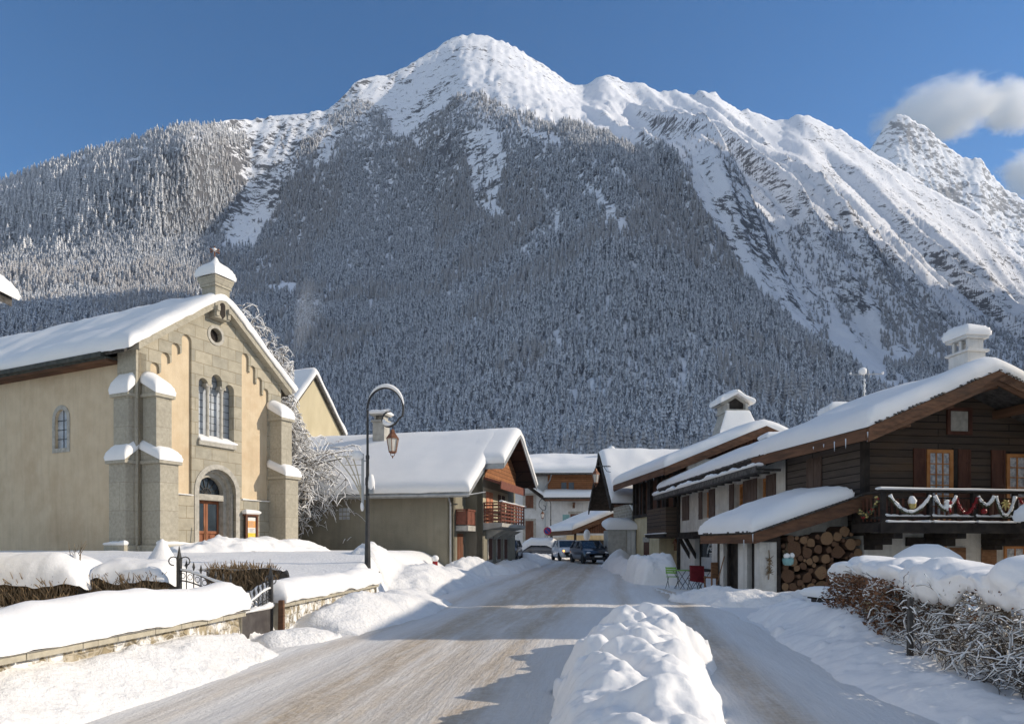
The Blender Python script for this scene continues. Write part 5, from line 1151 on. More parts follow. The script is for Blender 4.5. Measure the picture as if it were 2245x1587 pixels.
# ------------------------------------------------------------------ carport and the white house at the end of the street
CP = thing('carport', 'carport under a long pent roof of snow at the end of the street', 'carport', (4.9, 53.6, 0), rad(13))
k_ = .4
mb = MB(); mb.prism([(-.2,2.75),(5.2,2.75+5.4*k_),(5.2,2.95+5.4*k_),(-.2,2.95)], -.2, 7); KR = mb.build('roof', m_tan, CP)
mb = MB(); mb.prism([(-.25,2.6),(5.2,2.55+5.4*k_),(5.2,2.95+5.4*k_),(-.25,2.92)], -.3, -.2); mb.box(-.3, -.2, -.3, 7, 2.6, 2.9); mb.build('fascia', m_fascia, KR)
snow_quad('roof_snow', (-.3,-.3,2.96), (5.2,-.3,2.96+5.5*k_), (-.3,7.1,2.96), (5.2,7.1,2.96+5.5*k_), .42, KR, m_roofsnow, r=.3, seed=19, amp=.12)
mb = MB(); mb.box(.2, 5, 2.6, 2.8, .3, 2.6); mb.build('back_wall', m_cream, CP)
for x, y in ((.0,0), (.0,6.6), (4.9,0)): MB().box(x, x+.16, y, y+.16, .2, 2.8).build('post', m_dark, CP)
mb = MB(); mb.box(2.1, 4.6, 2.5, 2.6, .5, 2.2); mb.build('garage_opening', m_dark, CP)
MB().prism([(.1,2.72),(5.1,2.72),(5.1,2.7+5.2*k_),(.1,2.76)], .3, .4).build('gable_boards', m_wood_vert, CP)
WH = thing('house', 'white house with orange timber top floor and two snow ledges closing the street', 'house', (3.35, 64, 0), rad(-2))
mb = MB(); mb.box(0, 11, 0, 8, .2, 6.0); mb.box(-3.4, 0, .6, 8, .2, 8.3); mb.build('lower_wall', m_white, WH)
mb = MB(); mb.box(0, 11, .35, 7.5, 6.0, 8.6); mb.build('upper_wall', m_wood_orange, WH)
mb = MB(); mb.prism([(-1.0,6.05),(.6,6.5),(.6,6.65),(-1.0,6.2)], -.3, 11, 'yz'); KS = mb.build('skirt_roof', m_slate, WH)
snow_quad('skirt_snow', (-.4,-1.05,6.2), (11,-1.05,6.2), (-.4,.4,6.62), (11,.4,6.62), .5, KS, m_roofsnow, r=.34, seed=5, amp=.1)
mb = MB(); mb.box(-.3, 11, -.98, -.9, 5.85, 6.1)
for x in (2.3, 5.2, 8): mb.box(x, x+.2, -.9, 0, 5.5, 5.75); mb.box(x, x+.2, -.45, 0, 5.25, 5.5)
mb.build('skirt_beam', m_fascia, KS)
mb = MB(); mb.prism([(-.8,8.3),(5,10.2),(11,8.2),(11,8.4),(5,10.4),(-.8,8.5)], -3.9, 11.4, 'yz'); MR = mb.build('roof', m_slate, WH)
def bw_(u, v): y = -.9+v; return (-4.1+u, y, (8.5+(y+.8)*.3276) if y < 5 else 10.4-(y-5)*.333)
snow_sheet('roof_snow', bw_, 15.6, 12, .6, MR, m_roofsnow, r=.4, du=.4, dv=.3, seed=33, amp=.3, nscale=.4)
mb = MB(); mb.prism([(-3.5,8.4),(-.2,5.9),(-.2,6.3),(-3.5,8.9)], -.1, .6, 'xz'); mb.build('side_verge', m_dark, WH)
snow_quad('verge_snow', (-2.6,-.3,8.0), (-.2,-.3,6.25), (-2.6,.6,8.0), (-.2,.6,6.25), .35, WH, m_roofsnow, r=.25, seed=6)
for x in (5.2, 6.3): 
    c = MB(); c.lathe([(.28,9.3),(.28,10.9)], (x,3.5,0), 10); c = c.build('chimney', m_zinc, MR)
    if x > 6: MB().blob((x,3.5,11.1), .42, .42, .45, 10, 6, amp=.05).build('chimney_snow', m_roofsnow, c, smooth=True)
for x in (1.2, 1.9, 4.9, 5.7): win(WH, 'f', x, x+.62, 6.7, 7.75, .35, m_wood_orange, m_glass, 1, 1, .06)
for x in (2.1, 5.6):
    wv = win(WH, 'f', x, x+1.0, 2.95, 4.7, 0, m_door_b, m_glass, 1, 1, .12); MB().box(x-.2, x+1.2, -.03, 0, 4.7, 4.95).build('lintel', m_stone_trim, wv)
    shutter(WH, 'f', x-.72, x-.08, 2.95, 4.65, 0, m_teal); shutter(WH, 'f', x+1.08, x+1.72, 2.95, 4.65, 0, m_teal)
mb = MB(); mb.box(.3, 4.2, -.9, 0, 2.5, 2.62)
for x in np.arange(.35, 4.2, .3): mb.box(x, x+.03, -.9, -.87, 2.62, 3.4)
mb.box(.3, 4.2, -.9, -.85, 3.4, 3.45); mb.build('balcony', m_white, WH)
for z0, z1 in ((2.3, 4.1), (5.3, 6.5)):
    wv = MB().box(-2.35, -1.1, .55, .6, z0-.2, z1+.2).build('window', m_stone_trim, WH); MB().box(-2.1, -1.35, .53, .55, z0, z1).build('pane', m_door_b, wv); MB().box(-2.25,-1.2,.45,.55,z0-.22,z0-.1).build('sill', m_white, wv)
gd = MB().box(-2.2, -.6, .5, .6, .3, 2.05).build('garage_door', m_dark, WH); mb = MB()
for k in range(6): mb.box(-2.15+k*.26, -1.95+k*.26, .47, .5, 1.5, 1.95)
mb.build('glazing', m_glass, gd)
mb = MB(); mb.tube([(.35,-.6,8.4),(.2,.2,7.9),(-.25,.3,7.2),(-.25,.3,6.6)], .06, 6); mb.tube([(-.1,-.9,6.1),(-.1,-.9,5.7),(-.25,-.1,5.1),(-.25,-.1,.5)], .06, 6); mb.build('downpipe', m_zinc, WH)

# cream gable behind the church
RG = thing('house', 'tall ochre gable with snowy verges standing behind the church tree', 'house', (-13.15, 40.2, 0), math.atan2(.9026,.4305))
mb = MB(); mb.prism([(-.3,0),(4.7,0),(4.7,9.0),(2.15,12.0),(-.3,9.0)], 0, 8); mb.build('gable_wall', M('faded_ochre_render', (.5,.43,.28), (.6,.52,.35), scale=1, bmp=.2, c3=(.38,.33,.23), scale3=.5, stretch=(1,1,.35)), RG)
g_ = lambda x: 12.1-1.2*abs(x-2.15)
mb = MB(); mb.prism([(-.55,g_(-.55)),(2.15,g_(2.15)),(4.95,g_(4.95)),(4.95,g_(4.95)+.2),(2.15,g_(2.15)+.25),(-.55,g_(-.55)+.2)], -.2, 8.3); RR = mb.build('roof', m_slate, RG)
def bg_(u, v): x = -.6+u; return (x, -.28+v, g_(x)+.2)
snow_sheet('roof_snow', bg_, 5.6, 8.6, .42, RR, m_roofsnow, r=.3, du=.15, dv=.3, seed=44, amp=.2, bulge=.05)

# ------------------------------------------------------------------ roadside stone walls with snow
m_rubble, nt, b = new_mat('mortared_rubble'); setin(b, Roughness=.9); b.inputs['Specular IOR Level'].default_value = .15
v = coords(nt, (1, 1, 1.45)); wv_ = nd(nt, 'ShaderNodeTexNoise'); wv_.inputs['Scale'].default_value = 5; nt.links.new(v, wv_.inputs['Vector'])
vv = mix(nt, .12, v, wv_.outputs['Color'], 'ADD')
vo1 = nd(nt, 'ShaderNodeTexVoronoi', feature='DISTANCE_TO_EDGE'); vo1.inputs['Scale'].default_value = 5.2; nt.links.new(vv, vo1.inputs['Vector'])
vo2 = nd(nt, 'ShaderNodeTexVoronoi'); vo2.inputs['Scale'].default_value = 5.2; nt.links.new(vv, vo2.inputs['Vector'])
hs_ = nd(nt, 'ShaderNodeSeparateColor'); nt.links.new(vo2.outputs['Color'], hs_.inputs[0])
stone = ramp(nt, hs_.outputs[0], [(0.0, (.2,.17,.12)), (.5, (.36,.3,.2)), (1.0, (.48,.41,.29))])
stone = mix(nt, .5, stone, ramp(nt, noise(nt, v, 14, 5, .65), [(.3, .55), (.7, 1.2)]), 'MULTIPLY')
gap = ramp(nt, vo1.outputs['Distance'], [(.03, 1.0), (.09, 0.0)])
rb = mix(nt, gap, stone, (.5, .44, .34))
rb = mix(nt, ramp(nt, noise(nt, coords(nt, (1, 1, .55)), 4.2, 7, .7), [(.47, 0.0), (.56, 1.0)]), rb, (.87, .86, .84))   # snow caught on the face
nt.links.new(rb, b.inputs['Base Color']); bump(nt, b, ramp(nt, vo1.outputs['Distance'], [(.0, 0.0), (.16, 1.0)]), .8, .04)
def stone_wall(label, ya, yb, ztop, seed, thick):
    W = thing('stone_wall', label, 'wall', (0, 0, 0), 0, 'roadside stone walls'); n = max(4, int((yb-ya)/.25)); ys = np.linspace(ya, yb, n); hs = np.linspace(-.2, 1, 9)
    yy, hh = np.meshgrid(ys, hs, indexing='ij'); xf = wall_x(yy)+.2-.05*hh+.025*fbm(yy*4, hh*9, seed, 3); xb = wall_x(yy)-.22+0*hh; zz = -.1+(ztop(yy)+.1)*np.clip(hh, 0, 1)
    A = np.concatenate([np.stack([xf, yy, zz], -1), np.stack([xb, yy, zz], -1)[:, ::-1]], 1)
    o_ = W; grid_mesh('masonry', A[..., 0], A[..., 1], A[..., 2], m_rubble, W, smooth=False)
    mb = MB(); rn = random.Random(seed); y = ya-.02
    while y < yb:
        l = rn.uniform(.35, .7); y2 = min(y+l, yb+.03); zt = float(ztop((y+y2)/2)); x0 = float(wall_x(y)); x1 = float(wall_x(y2))
        mb.add([(x0+.25,y,zt-.01),(x1+.25,y2-.012,zt-.01),(x1-.26,y2-.012,zt-.01),(x0-.26,y,zt-.01),(x0+.25,y,zt+.07),(x1+.25,y2-.012,zt+.07),(x1-.26,y2-.012,zt+.07),(x0-.26,y,zt+.07)], [(3,2,1,0),(4,5,6,7),(0,1,5,4),(1,2,6,5),(2,3,7,6),(3,0,4,7)]); y = y2
    mb.box(float(wall_x(ya))-.2, float(wall_x(ya))+.2, ya-.01, ya, -.1, float(ztop(ya))); mb.box(float(wall_x(yb))-.2, float(wall_x(yb))+.2, yb, yb+.01, -.1, float(ztop(yb)))
    mb.build('coping', m_gran_pl, W, bevel=.01)
    def sb(u, v): y = ya-.05+v; return (float(wall_x(y))+.3-u, y, float(ztop(y))+.072)
    snow_sheet('wall_snow', sb, .62, yb-ya+.1, thick, W, m_snow, r=.3, du=.07, dv=.08, rnd=(1,1,1,1), amp=.22, seed=seed, nscale=.9, bulge=.05, edge=.05)
    return W
stone_wall('long stone wall on the left edge under a thick roll of snow', 1.5, 10.25, lambda y: .66+0*y, 3, .43)
stone_wall('short stone wall with a roll of snow between the gate and the street lamp', 11.55, 16.6, lambda y: .68+.01*(y-11.5), 7, .37)
# gate
def iron_leaf(name, label, loc, rz, wdt, solid, hgt):
    G = thing(name, label, 'gate', loc, rz, 'iron churchyard gate leaves'); mb = MB()
    n = int(wdt/.13); z0 = .45 if solid else .1
    for i in range(n+1):
        x = wdt*i/n; top = hgt-.22*(1-math.cos(math.pi*x/wdt))*.5; mb.tube([(x,0,z0),(x,0,top)], .009, 5); mb.lathe([(.009,top),(.024,top+.05),(.003,top+.13)], (x,0,0), 6)
    for dz in (.0, -.16): mb.tube([(wdt*t,0,hgt-.05+dz-.22*(1-math.cos(math.pi*t))*.5) for t in np.linspace(0,1,12)], .012, 5)
    mb.tube([(0,0,z0+.04),(wdt,0,z0+.04)], .014, 5)
    for i in range(n): x = wdt*(i+.5)/n; mb.tube([(x+.045*math.cos(a),0,hgt-.13-.22*(1-math.cos(math.pi*x/wdt))*.5+.045*math.sin(a)) for a in np.linspace(0,6.28,9)], .006, 4)
    mb.build('bars', m_iron, G)
    if solid: MB().box(.02, wdt-.02, -.01, .01, .06, .48).build('kick_plate', M('gate_plate', (.06,.052,.05), (.1,.09,.085), 5, rough=.6), G); snow_quad('gate_snow', (.0,-.03,.49), (wdt,-.03,.49), (.0,.03,.49), (wdt,.03,.49), .07, G, m_roofsnow, r=.03, du=.05, dv=.02, amp=.8, nscale=4)
    mb = MB(); mb.box(-.03, .03, -.03, .03, 0, hgt+.12); mb.lathe([(.05,hgt+.12),(.03,hgt+.2),(.006,hgt+.34)], n=6)
    for s_ in (-1, 1): mb.tube([(s_*(.02+.09*(1-math.cos(a))), 0, hgt+.1+.07*math.sin(a)) for a in np.linspace(0, 4.8, 10)], .01, 5)
    mb.build('gate_post', m_iron, G)
    mb = MB(); tp = [(wdt*t,0,hgt-.03-.22*(1-math.cos(math.pi*t))*.5) for t in np.linspace(0,1,10)]; mb.tube(tp, [.016+.012*random.random() for _ in tp], 6); mb.build('gate_snow', m_roofsnow, G, smooth=True)
    return G
iron_leaf('iron_gate', 'closed black iron gate leaf with solid foot plate in the wall opening', (-4.02, 11.4, .18), math.atan2(-1.0,-.12), .98, True, .86)
iron_leaf('iron_gate', 'open iron gate leaf swung back into the snowy churchyard', (-5.35, 11.0, .62), math.atan2(-.25, 1.0), .95, False, .74)
PS = thing('stone_post', 'short rusty post stump beside the gate hinge', 'post', (-3.85, 11.42, 0)); MB().frustum(-.05,.05,-.05,.05,0,-.04,.045,-.04,.04,.8).build('post_body', m_fascia, PS, bevel=.01)

# ------------------------------------------------------------------ street lamps, sign and small street things
def curl_lamp(label, loc, rz, sc_=1.0, snow=True):
    L = thing('street_lamp', label, 'street lamp', loc, rz, 'scrolled street lamps'); mb = MB(); s_ = sc_
    mb.lathe([(.13,0),(.13,.06),(.085,.1),(.075,.6),(.06,1.3),(.055,1.34),(.05,2.3),(.062,2.34),(.062,2.5),(.045,2.55),(.04,3.0),(.05,3.02),(.05,3.1),(.033,3.12),(.03,4.3)], n=10); mb.build('pole', m_iron, L)
    sp = []
    for a in np.linspace(180, -20, 24): sp.append((.47+.47*math.cos(rad(a)), 4.33+.55*math.sin(rad(a))))
    for t in np.linspace(0, 1, 26)[1:]:
        a = -20-250*t; r = .47-.22*min(1, t*2.0) if t < .5 else .25-.04*(t-.5)*2
        cx = .47+.13*min(1,t*2.2); cz_ = 4.33-.28*min(1,t*1.6)
        sp.append((cx+r*math.cos(rad(a))*.9, cz_+r*math.sin(rad(a))))
    mb = MB(); mb.tube([(p[0],0,p[1]) for p in sp], [.03-.008*i/len(sp) for i in range(len(sp))], 8); mb.build('scroll_arm', m_iron, L)
    if snow:
        mb = MB(); up = [p for p in sp[3:22]]; mb.tube([(p[0],0,p[1]+.055) for p in up], [.012+.045*math.sin(math.pi*i/(len(up)-1)) for i in range(len(up))], 8)
        lo = [p for p in sp[27:38]]; mb.tube([(p[0],0,p[1]+.06) for p in lo], [.012+.05*math.sin(math.pi*i/(len(lo)-1)) for i in range(len(lo))], 8)
        e = sp[-5:]; mb.tube([(p[0],0,p[1]+.04) for p in e], [.02,.04,.05,.045,.02], 8); mb.build('arm_snow', m_roofsnow, L, smooth=True)
    return L, sp
lz = float(land(-3.85, 18))
ZB = .98
L1, sp = curl_lamp('tall black street lamp with scrolled arm and copper lantern by the churchyard wall', (-3.8, 18, ZB), 0)
t = lantern('lantern_tmp', '', (0,0,0), 0, sc_=.72)
for ch_ in list(t.children): ch_.parent = L1; ch_.location = (.66, 0, 4.33-.28-.23-.02)
bpy.data.objects.remove(t)
MB().tube([(.66,0,3.82),(.66,0,3.92)], .014, 5).build('lantern_hook', m_iron, L1)
MB().box(-.3, .3, -.12, .12, -.25, .05).build('base_stone', m_dark, L1)
L2 = L1.copy(); COL.objects.link(L2); L2.location = (3.4, 60, .8); L2.rotation_euler = (0, 0, rad(180)); L2.scale = (1.1, 1.1, 1.05)
L2['label'] = 'far scrolled street lamp before the white house, arm to the left'
for ch_ in list(L1.children):
    if 'snow' in ch_.name or 'base' in ch_.name: continue
    k2 = ch_.copy(); COL.objects.link(k2); k2.parent = L2
FD = thing('light_decoration', 'fan shaped festive light frame fixed to the street lamp pole', 'light decoration', (-3.8, 18, ZB), 0)
mb = MB(); mb.box(-.16, -.1, -.02, .02, 1.75, 3.15); mb.box(-.12,-.03,-.015,.015,1.95,1.98); mb.box(-.12,-.03,-.015,.015,2.95,2.98)
mb.build('mount', m_zinc, FD)
mb = MB(); m_rope = M('light_tube', (.5,.43,.3), (.6,.53,.4), 12)
for k, (x1, b_) in enumerate(((-.86, .42), (-.6, .3), (-.4, .18))):
    mb.tube([(-.13+(x1+.13)*(t_**1.9), 0, 1.75+1.35*t_-.05*math.sin(t_*3)) for t_ in np.linspace(0, 1, 14)], .017, 6)
mb.tube([(-.13,0,3.08),(-.84,0,3.08)], .013, 5)
for zz in (2.3, 2.6, 2.85): mb.tube([(-.13,0,zz),(-.13-.7*((zz-1.75)/1.35)**1.9,0,zz)], .01, 5)
mb.build('light_fan', m_rope, FD)
for q in (((-.26,0,3.1), .17, .09, .13), ((.1,0,2.38), .1, .08, .24), ((-.14,0,1.76), .05, .05, .12)): MB().blob(*q, 10, 6, seed=2).build('fan_snow', m_roofsnow, FD, smooth=True)
MB().box(.04,.17,-.05,.05,2.1,2.4).build('fuse_box', m_zinc, FD)
SG = thing('no_parking_sign', 'round red and blue no parking sign on a thin pole', 'road sign', (3.0, 58, .7), rad(5))
MB().tube([(0,0,0),(0,0,2.6)], .035, 6).build('pole', m_zinc, SG)
mb = MB(); m_sblue = M('sign_blue', (.03,.06,.25), (.04,.08,.3), 5, rough=.4); m_sred = M('sign_red', (.45,.03,.05), (.52,.05,.07), 5, rough=.4)
def disc(mb, r, y0, y1, mi): mb.prism([(r*math.cos(a), 2.3+r*math.sin(a)) for a in np.linspace(0, 6.283, 25)[:-1]], y0, y1, mi=mi)
disc(mb, .33, -.05, -.03, 0); disc(mb, .25, -.06, -.05, 1); mb.prism([(-.2,2.46),(-.15,2.51),(.2,2.14),(.15,2.09)], -.07, -.06, mi=0); mb.build('sign_disc', [m_sred, m_sblue], SG)
BO = thing('bollard', 'little red and white bollard under a snow cap beside the barn drainpipe', 'bollard', (-3.35, 29.8, .5)); MB().lathe([(.11,0),(.11,.42)], n=10, mi=0).lathe([(.115,.3),(.115,.52),(.08,.58)], n=10, mi=1).build('bollard_body', [m_white, m_red], BO); MB().blob((0,0,.66), .17, .17, .15, 10, 6, amp=.05).build('cap_snow', m_roofsnow, BO, smooth=True)
# ------------------------------------------------------------------ twigs, trees and hedges under snow
m_bark_t = M('frosted_bark', (.1,.085,.07), (.2,.175,.15), scale=12, bmp=.4)
m_twig = M('grey_brown_twigs', (.075,.058,.045), (.15,.12,.095), scale=9)
m_leaf = M('withered_beech_leaves', (.13,.06,.03), (.25,.125,.065), scale=14)
m_twigsnow = M('snow_on_twigs', (.86,.85,.83), (.9,.89,.87), scale=5, rough=.8)
def grow(rn, segs, p, d, ln, r, lvl, maxl, kids, droop, spread, shrink=.66, nseg=4, jit=.22):
    pts = [p.copy()]; dd = d.copy()
    for k in range(nseg):
        dd = (dd+Vector((rn.uniform(-1,1), rn.uniform(-1,1), rn.uniform(-1,1)))*jit+Vector((0,0,-droop*lvl*.12))).normalized(); pts.append(pts[-1]+dd*(ln/nseg))
    segs.append((pts, r, lvl))
    if lvl >= maxl: return
    for i in range(kids[lvl]):
        t = rn.uniform(.3, 1.0) if lvl else rn.uniform(.35, 1.0); j = min(nseg-1, int(t*nseg)); q = pts[j]+(pts[j+1]-pts[j])*(t*nseg-j)
        ax = Vector((rn.uniform(-1,1), rn.uniform(-1,1), rn.uniform(-.5,.8))).normalized()
        nd_ = (dd*(1-spread)+ax*spread).normalized(); grow(rn, segs, q, nd_, ln*shrink*rn.uniform(.75,1.15), r*.5, lvl+1, maxl, kids, droop, spread, shrink, max(3, nseg-1), jit)
def plant_parts(root, segs, mwood, msn, base_r, snow_gain=1.0, wood_lvl0=True, names=('trunk','branches','branch_snow'), rn=None, minr=.006, cover=1.0):
    tr, br, sn_ = MB(), MB(), MB()
    for pts, r, lvl in segs:
        rr = [max(minr, r*(1-.55*i/(len(pts)-1))) for i in range(len(pts))]
        (tr if lvl == 0 else br).tube(pts, rr, 8 if lvl == 0 else (5 if lvl < 2 else 4))
        d = (pts[-1]-pts[0]); hz = math.hypot(d.x, d.y)/(d.length+1e-6)
        if hz > .35 and lvl > 0 and rn.random() < cover:
            k = (max(minr*1.1, r*.75)+.009)*snow_gain*(.7+.6*rn.random()); sn_.tube([p+Vector((0,0,rr[i]*.6+k*.75)) for i, p in enumerate(pts)], [k*(.6 if i in (0, len(pts)-1) else 1.0) for i in range(len(pts))], 5)
    if tr.v: tr.build(names[0], mwood, root, smooth=True)
    br.build(names[1], mwood, root); 
    if sn_.v: sn_.build(names[2], msn, root, smooth=True)
rn = random.Random(21)
T1 = thing('deciduous_tree', 'bare tree white with snow leaning out between the church and the barn', 'tree', (-11.6, 33.6, 1.0))
segs = []
grow(rn, segs, Vector((0,0,0)), Vector((-.03,.0,1)), 9.4, .26, 0, 0, [0], 0, .5)
for k in range(125):
    a = k*2.4+rn.uniform(-.3,.3); t_ = rn.uniform(.27, 1.0) if k < 52 else (rn.uniform(.25, .55) if k < 80 else rn.uniform(.6, 1.0)); el = rn.uniform(.0, .5)+.9*(t_-.3); i_ = min(3, int(t_*4)); q = segs[0][0][i_]+(segs[0][0][i_+1]-segs[0][0][i_])*(t_*4-i_)
    grow(rn, segs, q, Vector((math.cos(a)*math.cos(el), math.sin(a)*math.cos(el), math.sin(el))), rn.uniform(1.6, 2.5)*(1.7 if t_ < .55 and math.cos(a) > 0 else 1.0), .06, 1, 4, [0,7,6,4], .7, .6, .58, 5, .3)
CI = (Matrix.Translation((-13.1,24,0)) @ Matrix.Rotation(math.atan2(.9026,.4305), 4, 'Z')).inverted(); TO = Vector((-11.6, 33.6, 1.0))
segs = [s_ for s_ in segs if s_[2] == 0 or min((CI @ (q+TO)).x for q in s_[0]) > 7.25]
segs = [s_ for s_ in segs if s_[2] == 0 or not any((q+TO).z > 6.9 and (q+TO).x/(q+TO).y > -.318+.012*max(0, 9-(q+TO).z) for q in s_[0])]
plant_parts(T1, segs, m_bark_t, m_twigsnow, .2, .95, rn=rn, minr=.0075)

def cap_surface(name, parent, xc, y0, y1, zt, zb, wl, wr, seed, res=.045, lump=.2, droopn=.22, m_=None):
    """a draped quilt of snow over a clipped hedge: rounded lumps above, ragged curtains down the sides"""
    ys = np.linspace(y0, y1, int((y1-y0)/res)); cs = np.linspace(0, 1, 60); yy, cc_ = np.meshgrid(ys, cs, indexing='ij')
    a = np.pi*cc_; e = np.sqrt(np.clip(1-(2*(yy-y0)/(y1-y0)-1)**6, .0, 1))
    bil = np.abs(vnoise(yy*1.9+seed, cc_*2.6+seed*.7, seed))*1.3+.6*np.abs(vnoise(yy*4.2, cc_*5+seed, seed+1))
    xx0 = np.where(cc_ < .5, -np.abs(np.cos(a))**.8*wl, np.abs(np.cos(a))**.8*wr)
    side = np.abs(np.cos(a))
    zbn = zb+droopn*(fbm(yy*1.6+9, 0*yy, seed+4, 4)*1.5)-.25*droopn*np.abs(vnoise(yy*6, 0*yy, seed+5))
    zz = zbn+(zt-zbn)*np.clip(np.sin(a), 0, 1)**.55*e+lump*bil*np.sin(a)**.6*e
    xx = xc(yy)+xx0*(.75+.25*e)*(1+.22*lump/.2*(bil-.4)*side)*(.72+.28*np.clip((zz-zbn)/.3, 0, 1))+.02*fbm(yy*9, cc_*20, seed+7, 2)
    # hem: fold the last rows inwards so that the curtain has thickness
    hem = np.concatenate([np.stack([xc(ys)-wl*.6, ys, zbn[:, 0]+.06], -1)[:, None], np.stack([xx, yy, zz], -1), np.stack([xc(ys)+wr*.55, ys, zbn[:, -1]+.1], -1)[:, None]], 1)
    o = grid_mesh(name, hem[..., 0], hem[..., 1], hem[..., 2], m_ or m_snow, parent)
    return o
HX = lambda y: 5.55-.12*(y-6)-.0*y
def hx2(y): return np.interp(y, [4.5, 6, 9, 11.4, 13], [5.1, 5.15, 5.5, 5.9, 6.15])
HE = thing('hedge', 'tangled bare garden hedge with dark stems under a heavy snow roll', 'hedge', (0,0,0))
rn = random.Random(31); segs = []
for y in np.arange(4.6, 9.3, .19):
    gx = float(hx2(y))+rn.uniform(-.15,.25)
    for k in range(3):
        a = rn.uniform(0, 6.28); el = rn.uniform(.25, 1.3)
        grow(rn, segs, Vector((gx+rn.uniform(-.15,.15), y+rn.uniform(-.1,.1), .3)), Vector((math.cos(a)*math.cos(el), math.sin(a)*math.cos(el), math.sin(el))), rn.uniform(.7, 1.1), .013, 1, 4, [0,6,4,3], .5, .7, .62, 6, .42)
segs = [(p_, r_, l_) for p_, r_, l_ in segs if max(q.z for q in p_) < 1.5 and min(q.x-float(hx2(q.y)) for q in p_) > -.62]
plant_parts(HE, segs, m_twig, m_twigsnow, .02, .62, names=('stem','branches','branch_snow'), rn=rn, minr=.0035, cover=.5)
for y, dx in ((6.35, -.12), (7.6, .1), (8.6, .0)):
    x = float(hx2(y))+dx; MB().tube([(x,y,.1),(x-.03,y+.03,.55),(x+.05,y,.95),(x-.02,y-.05,1.35)], [.075,.062,.05,.03], 9).build('stem', m_bark_t if y > 7 else m_twig, HE, smooth=True)
cap_surface('snow_cap', HE, lambda y: hx2(y)+.05, 4.4, 9.6, 1.4, 1.12, .5, .75, 3, lump=.13, droopn=.17)
rn = random.Random(33); mb = MB()
for k in range(900):
    y = rn.uniform(4.8, 9.3); x = float(hx2(y))+rn.uniform(-.5,.35); z = rn.uniform(.75, 1.3); s_ = rn.uniform(.012, .028); d = Vector((rn.uniform(-1,1), rn.uniform(-1,1), rn.uniform(-1,1))).normalized(); e = d.orthogonal().normalized()
    p = Vector((x,y,z)); mb.add([p-d*s_, p+e*s_*.6, p+d*s_, p-e*s_*.6], [(0,1,2,3)])
mb.build('leaves', m_leaf, HE)
HB = thing('hedge', 'rusty brown leaved end of the garden hedge under a broad dome of snow', 'hedge', (0,0,0))
rn = random.Random(41); segs = []
for y in np.arange(9.3, 11.9, .16):
    gx = float(hx2(y))+rn.uniform(-.1,.25)
    for k in range(3):
        a = rn.uniform(0, 6.28); el = rn.uniform(.5, 1.4); grow(rn, segs, Vector((gx, y, .35)), Vector((math.cos(a)*math.cos(el), math.sin(a)*math.cos(el), math.sin(el))), rn.uniform(.6, .95), .012, 1, 3, [0,6,5], .3, .6, .6, 5, .4)
segs = [(p_, r_, l_) for p_, r_, l_ in segs if max(q.z for q in p_) < 1.4 and min(q.x-float(hx2(q.y)) for q in p_) > -.55]
plant_parts(HB, segs, m_twig, m_twigsnow, .02, .7, names=('stem','branches','branch_snow'), rn=rn, minr=.004, cover=.4)
mb = MB()
for k in range(7000):
    y = rn.uniform(9.2, 11.9); x = float(hx2(y))+rn.uniform(-.6,.4); z = rn.uniform(.35, 1.25); s_ = rn.uniform(.018, .04); d = Vector((rn.uniform(-1,1), rn.uniform(-1,1), rn.uniform(-1,.3))).normalized(); e = d.orthogonal().normalized()
    p = Vector((x,y,z)); mb.add([p-d*s_, p+e*s_*.6, p+d*s_, p-e*s_*.6], [(0,1,2,3)])
mb.build('leaves', m_leaf, HB)
cap_surface('snow_cap', HB, lambda y: hx2(y)+.08, 9.0, 12.4, 1.42, 1.1, .5, .85, 11, lump=.13, droopn=.15)
mb = MB()
HC = thing('snow_mound', 'rounded snow mound behind the garden hedge before the chalet shutters', 'snow mound', (8.6, 14.2, .3))
mb.blob((0,0,.3), .95, .9, 1.15, 22, 14, amp=.02).build('mound_body', m_snow, HC, smooth=True)
GP = thing('garden_post', 'thin weathered post at the roadside of the hedge', 'post', (float(hx2(8.45))-.52, 8.45, .2)); MB().frustum(-.03,.03,-.03,.03,0,-.022,.026,-.025,.025,.86).build('post_body', m_slate, GP)
SP_ = thing('stone_post', 'pale square stone gatepost with a pointed snow cap at the hedge end', 'post', (float(hx2(10.3))-.28, 10.3, .2)); MB().box(-.09,.09,-.09,.09,0,.62).box(-.11,.11,-.11,.11,.62,.67).build('post_body', m_cream, SP_, bevel=.01)
MB().lathe([(.14,.67),(.155,.74),(.12,.86),(.05,1.0),(.01,1.05)], n=14).build('snow_cap', m_snow, SP_, smooth=True)

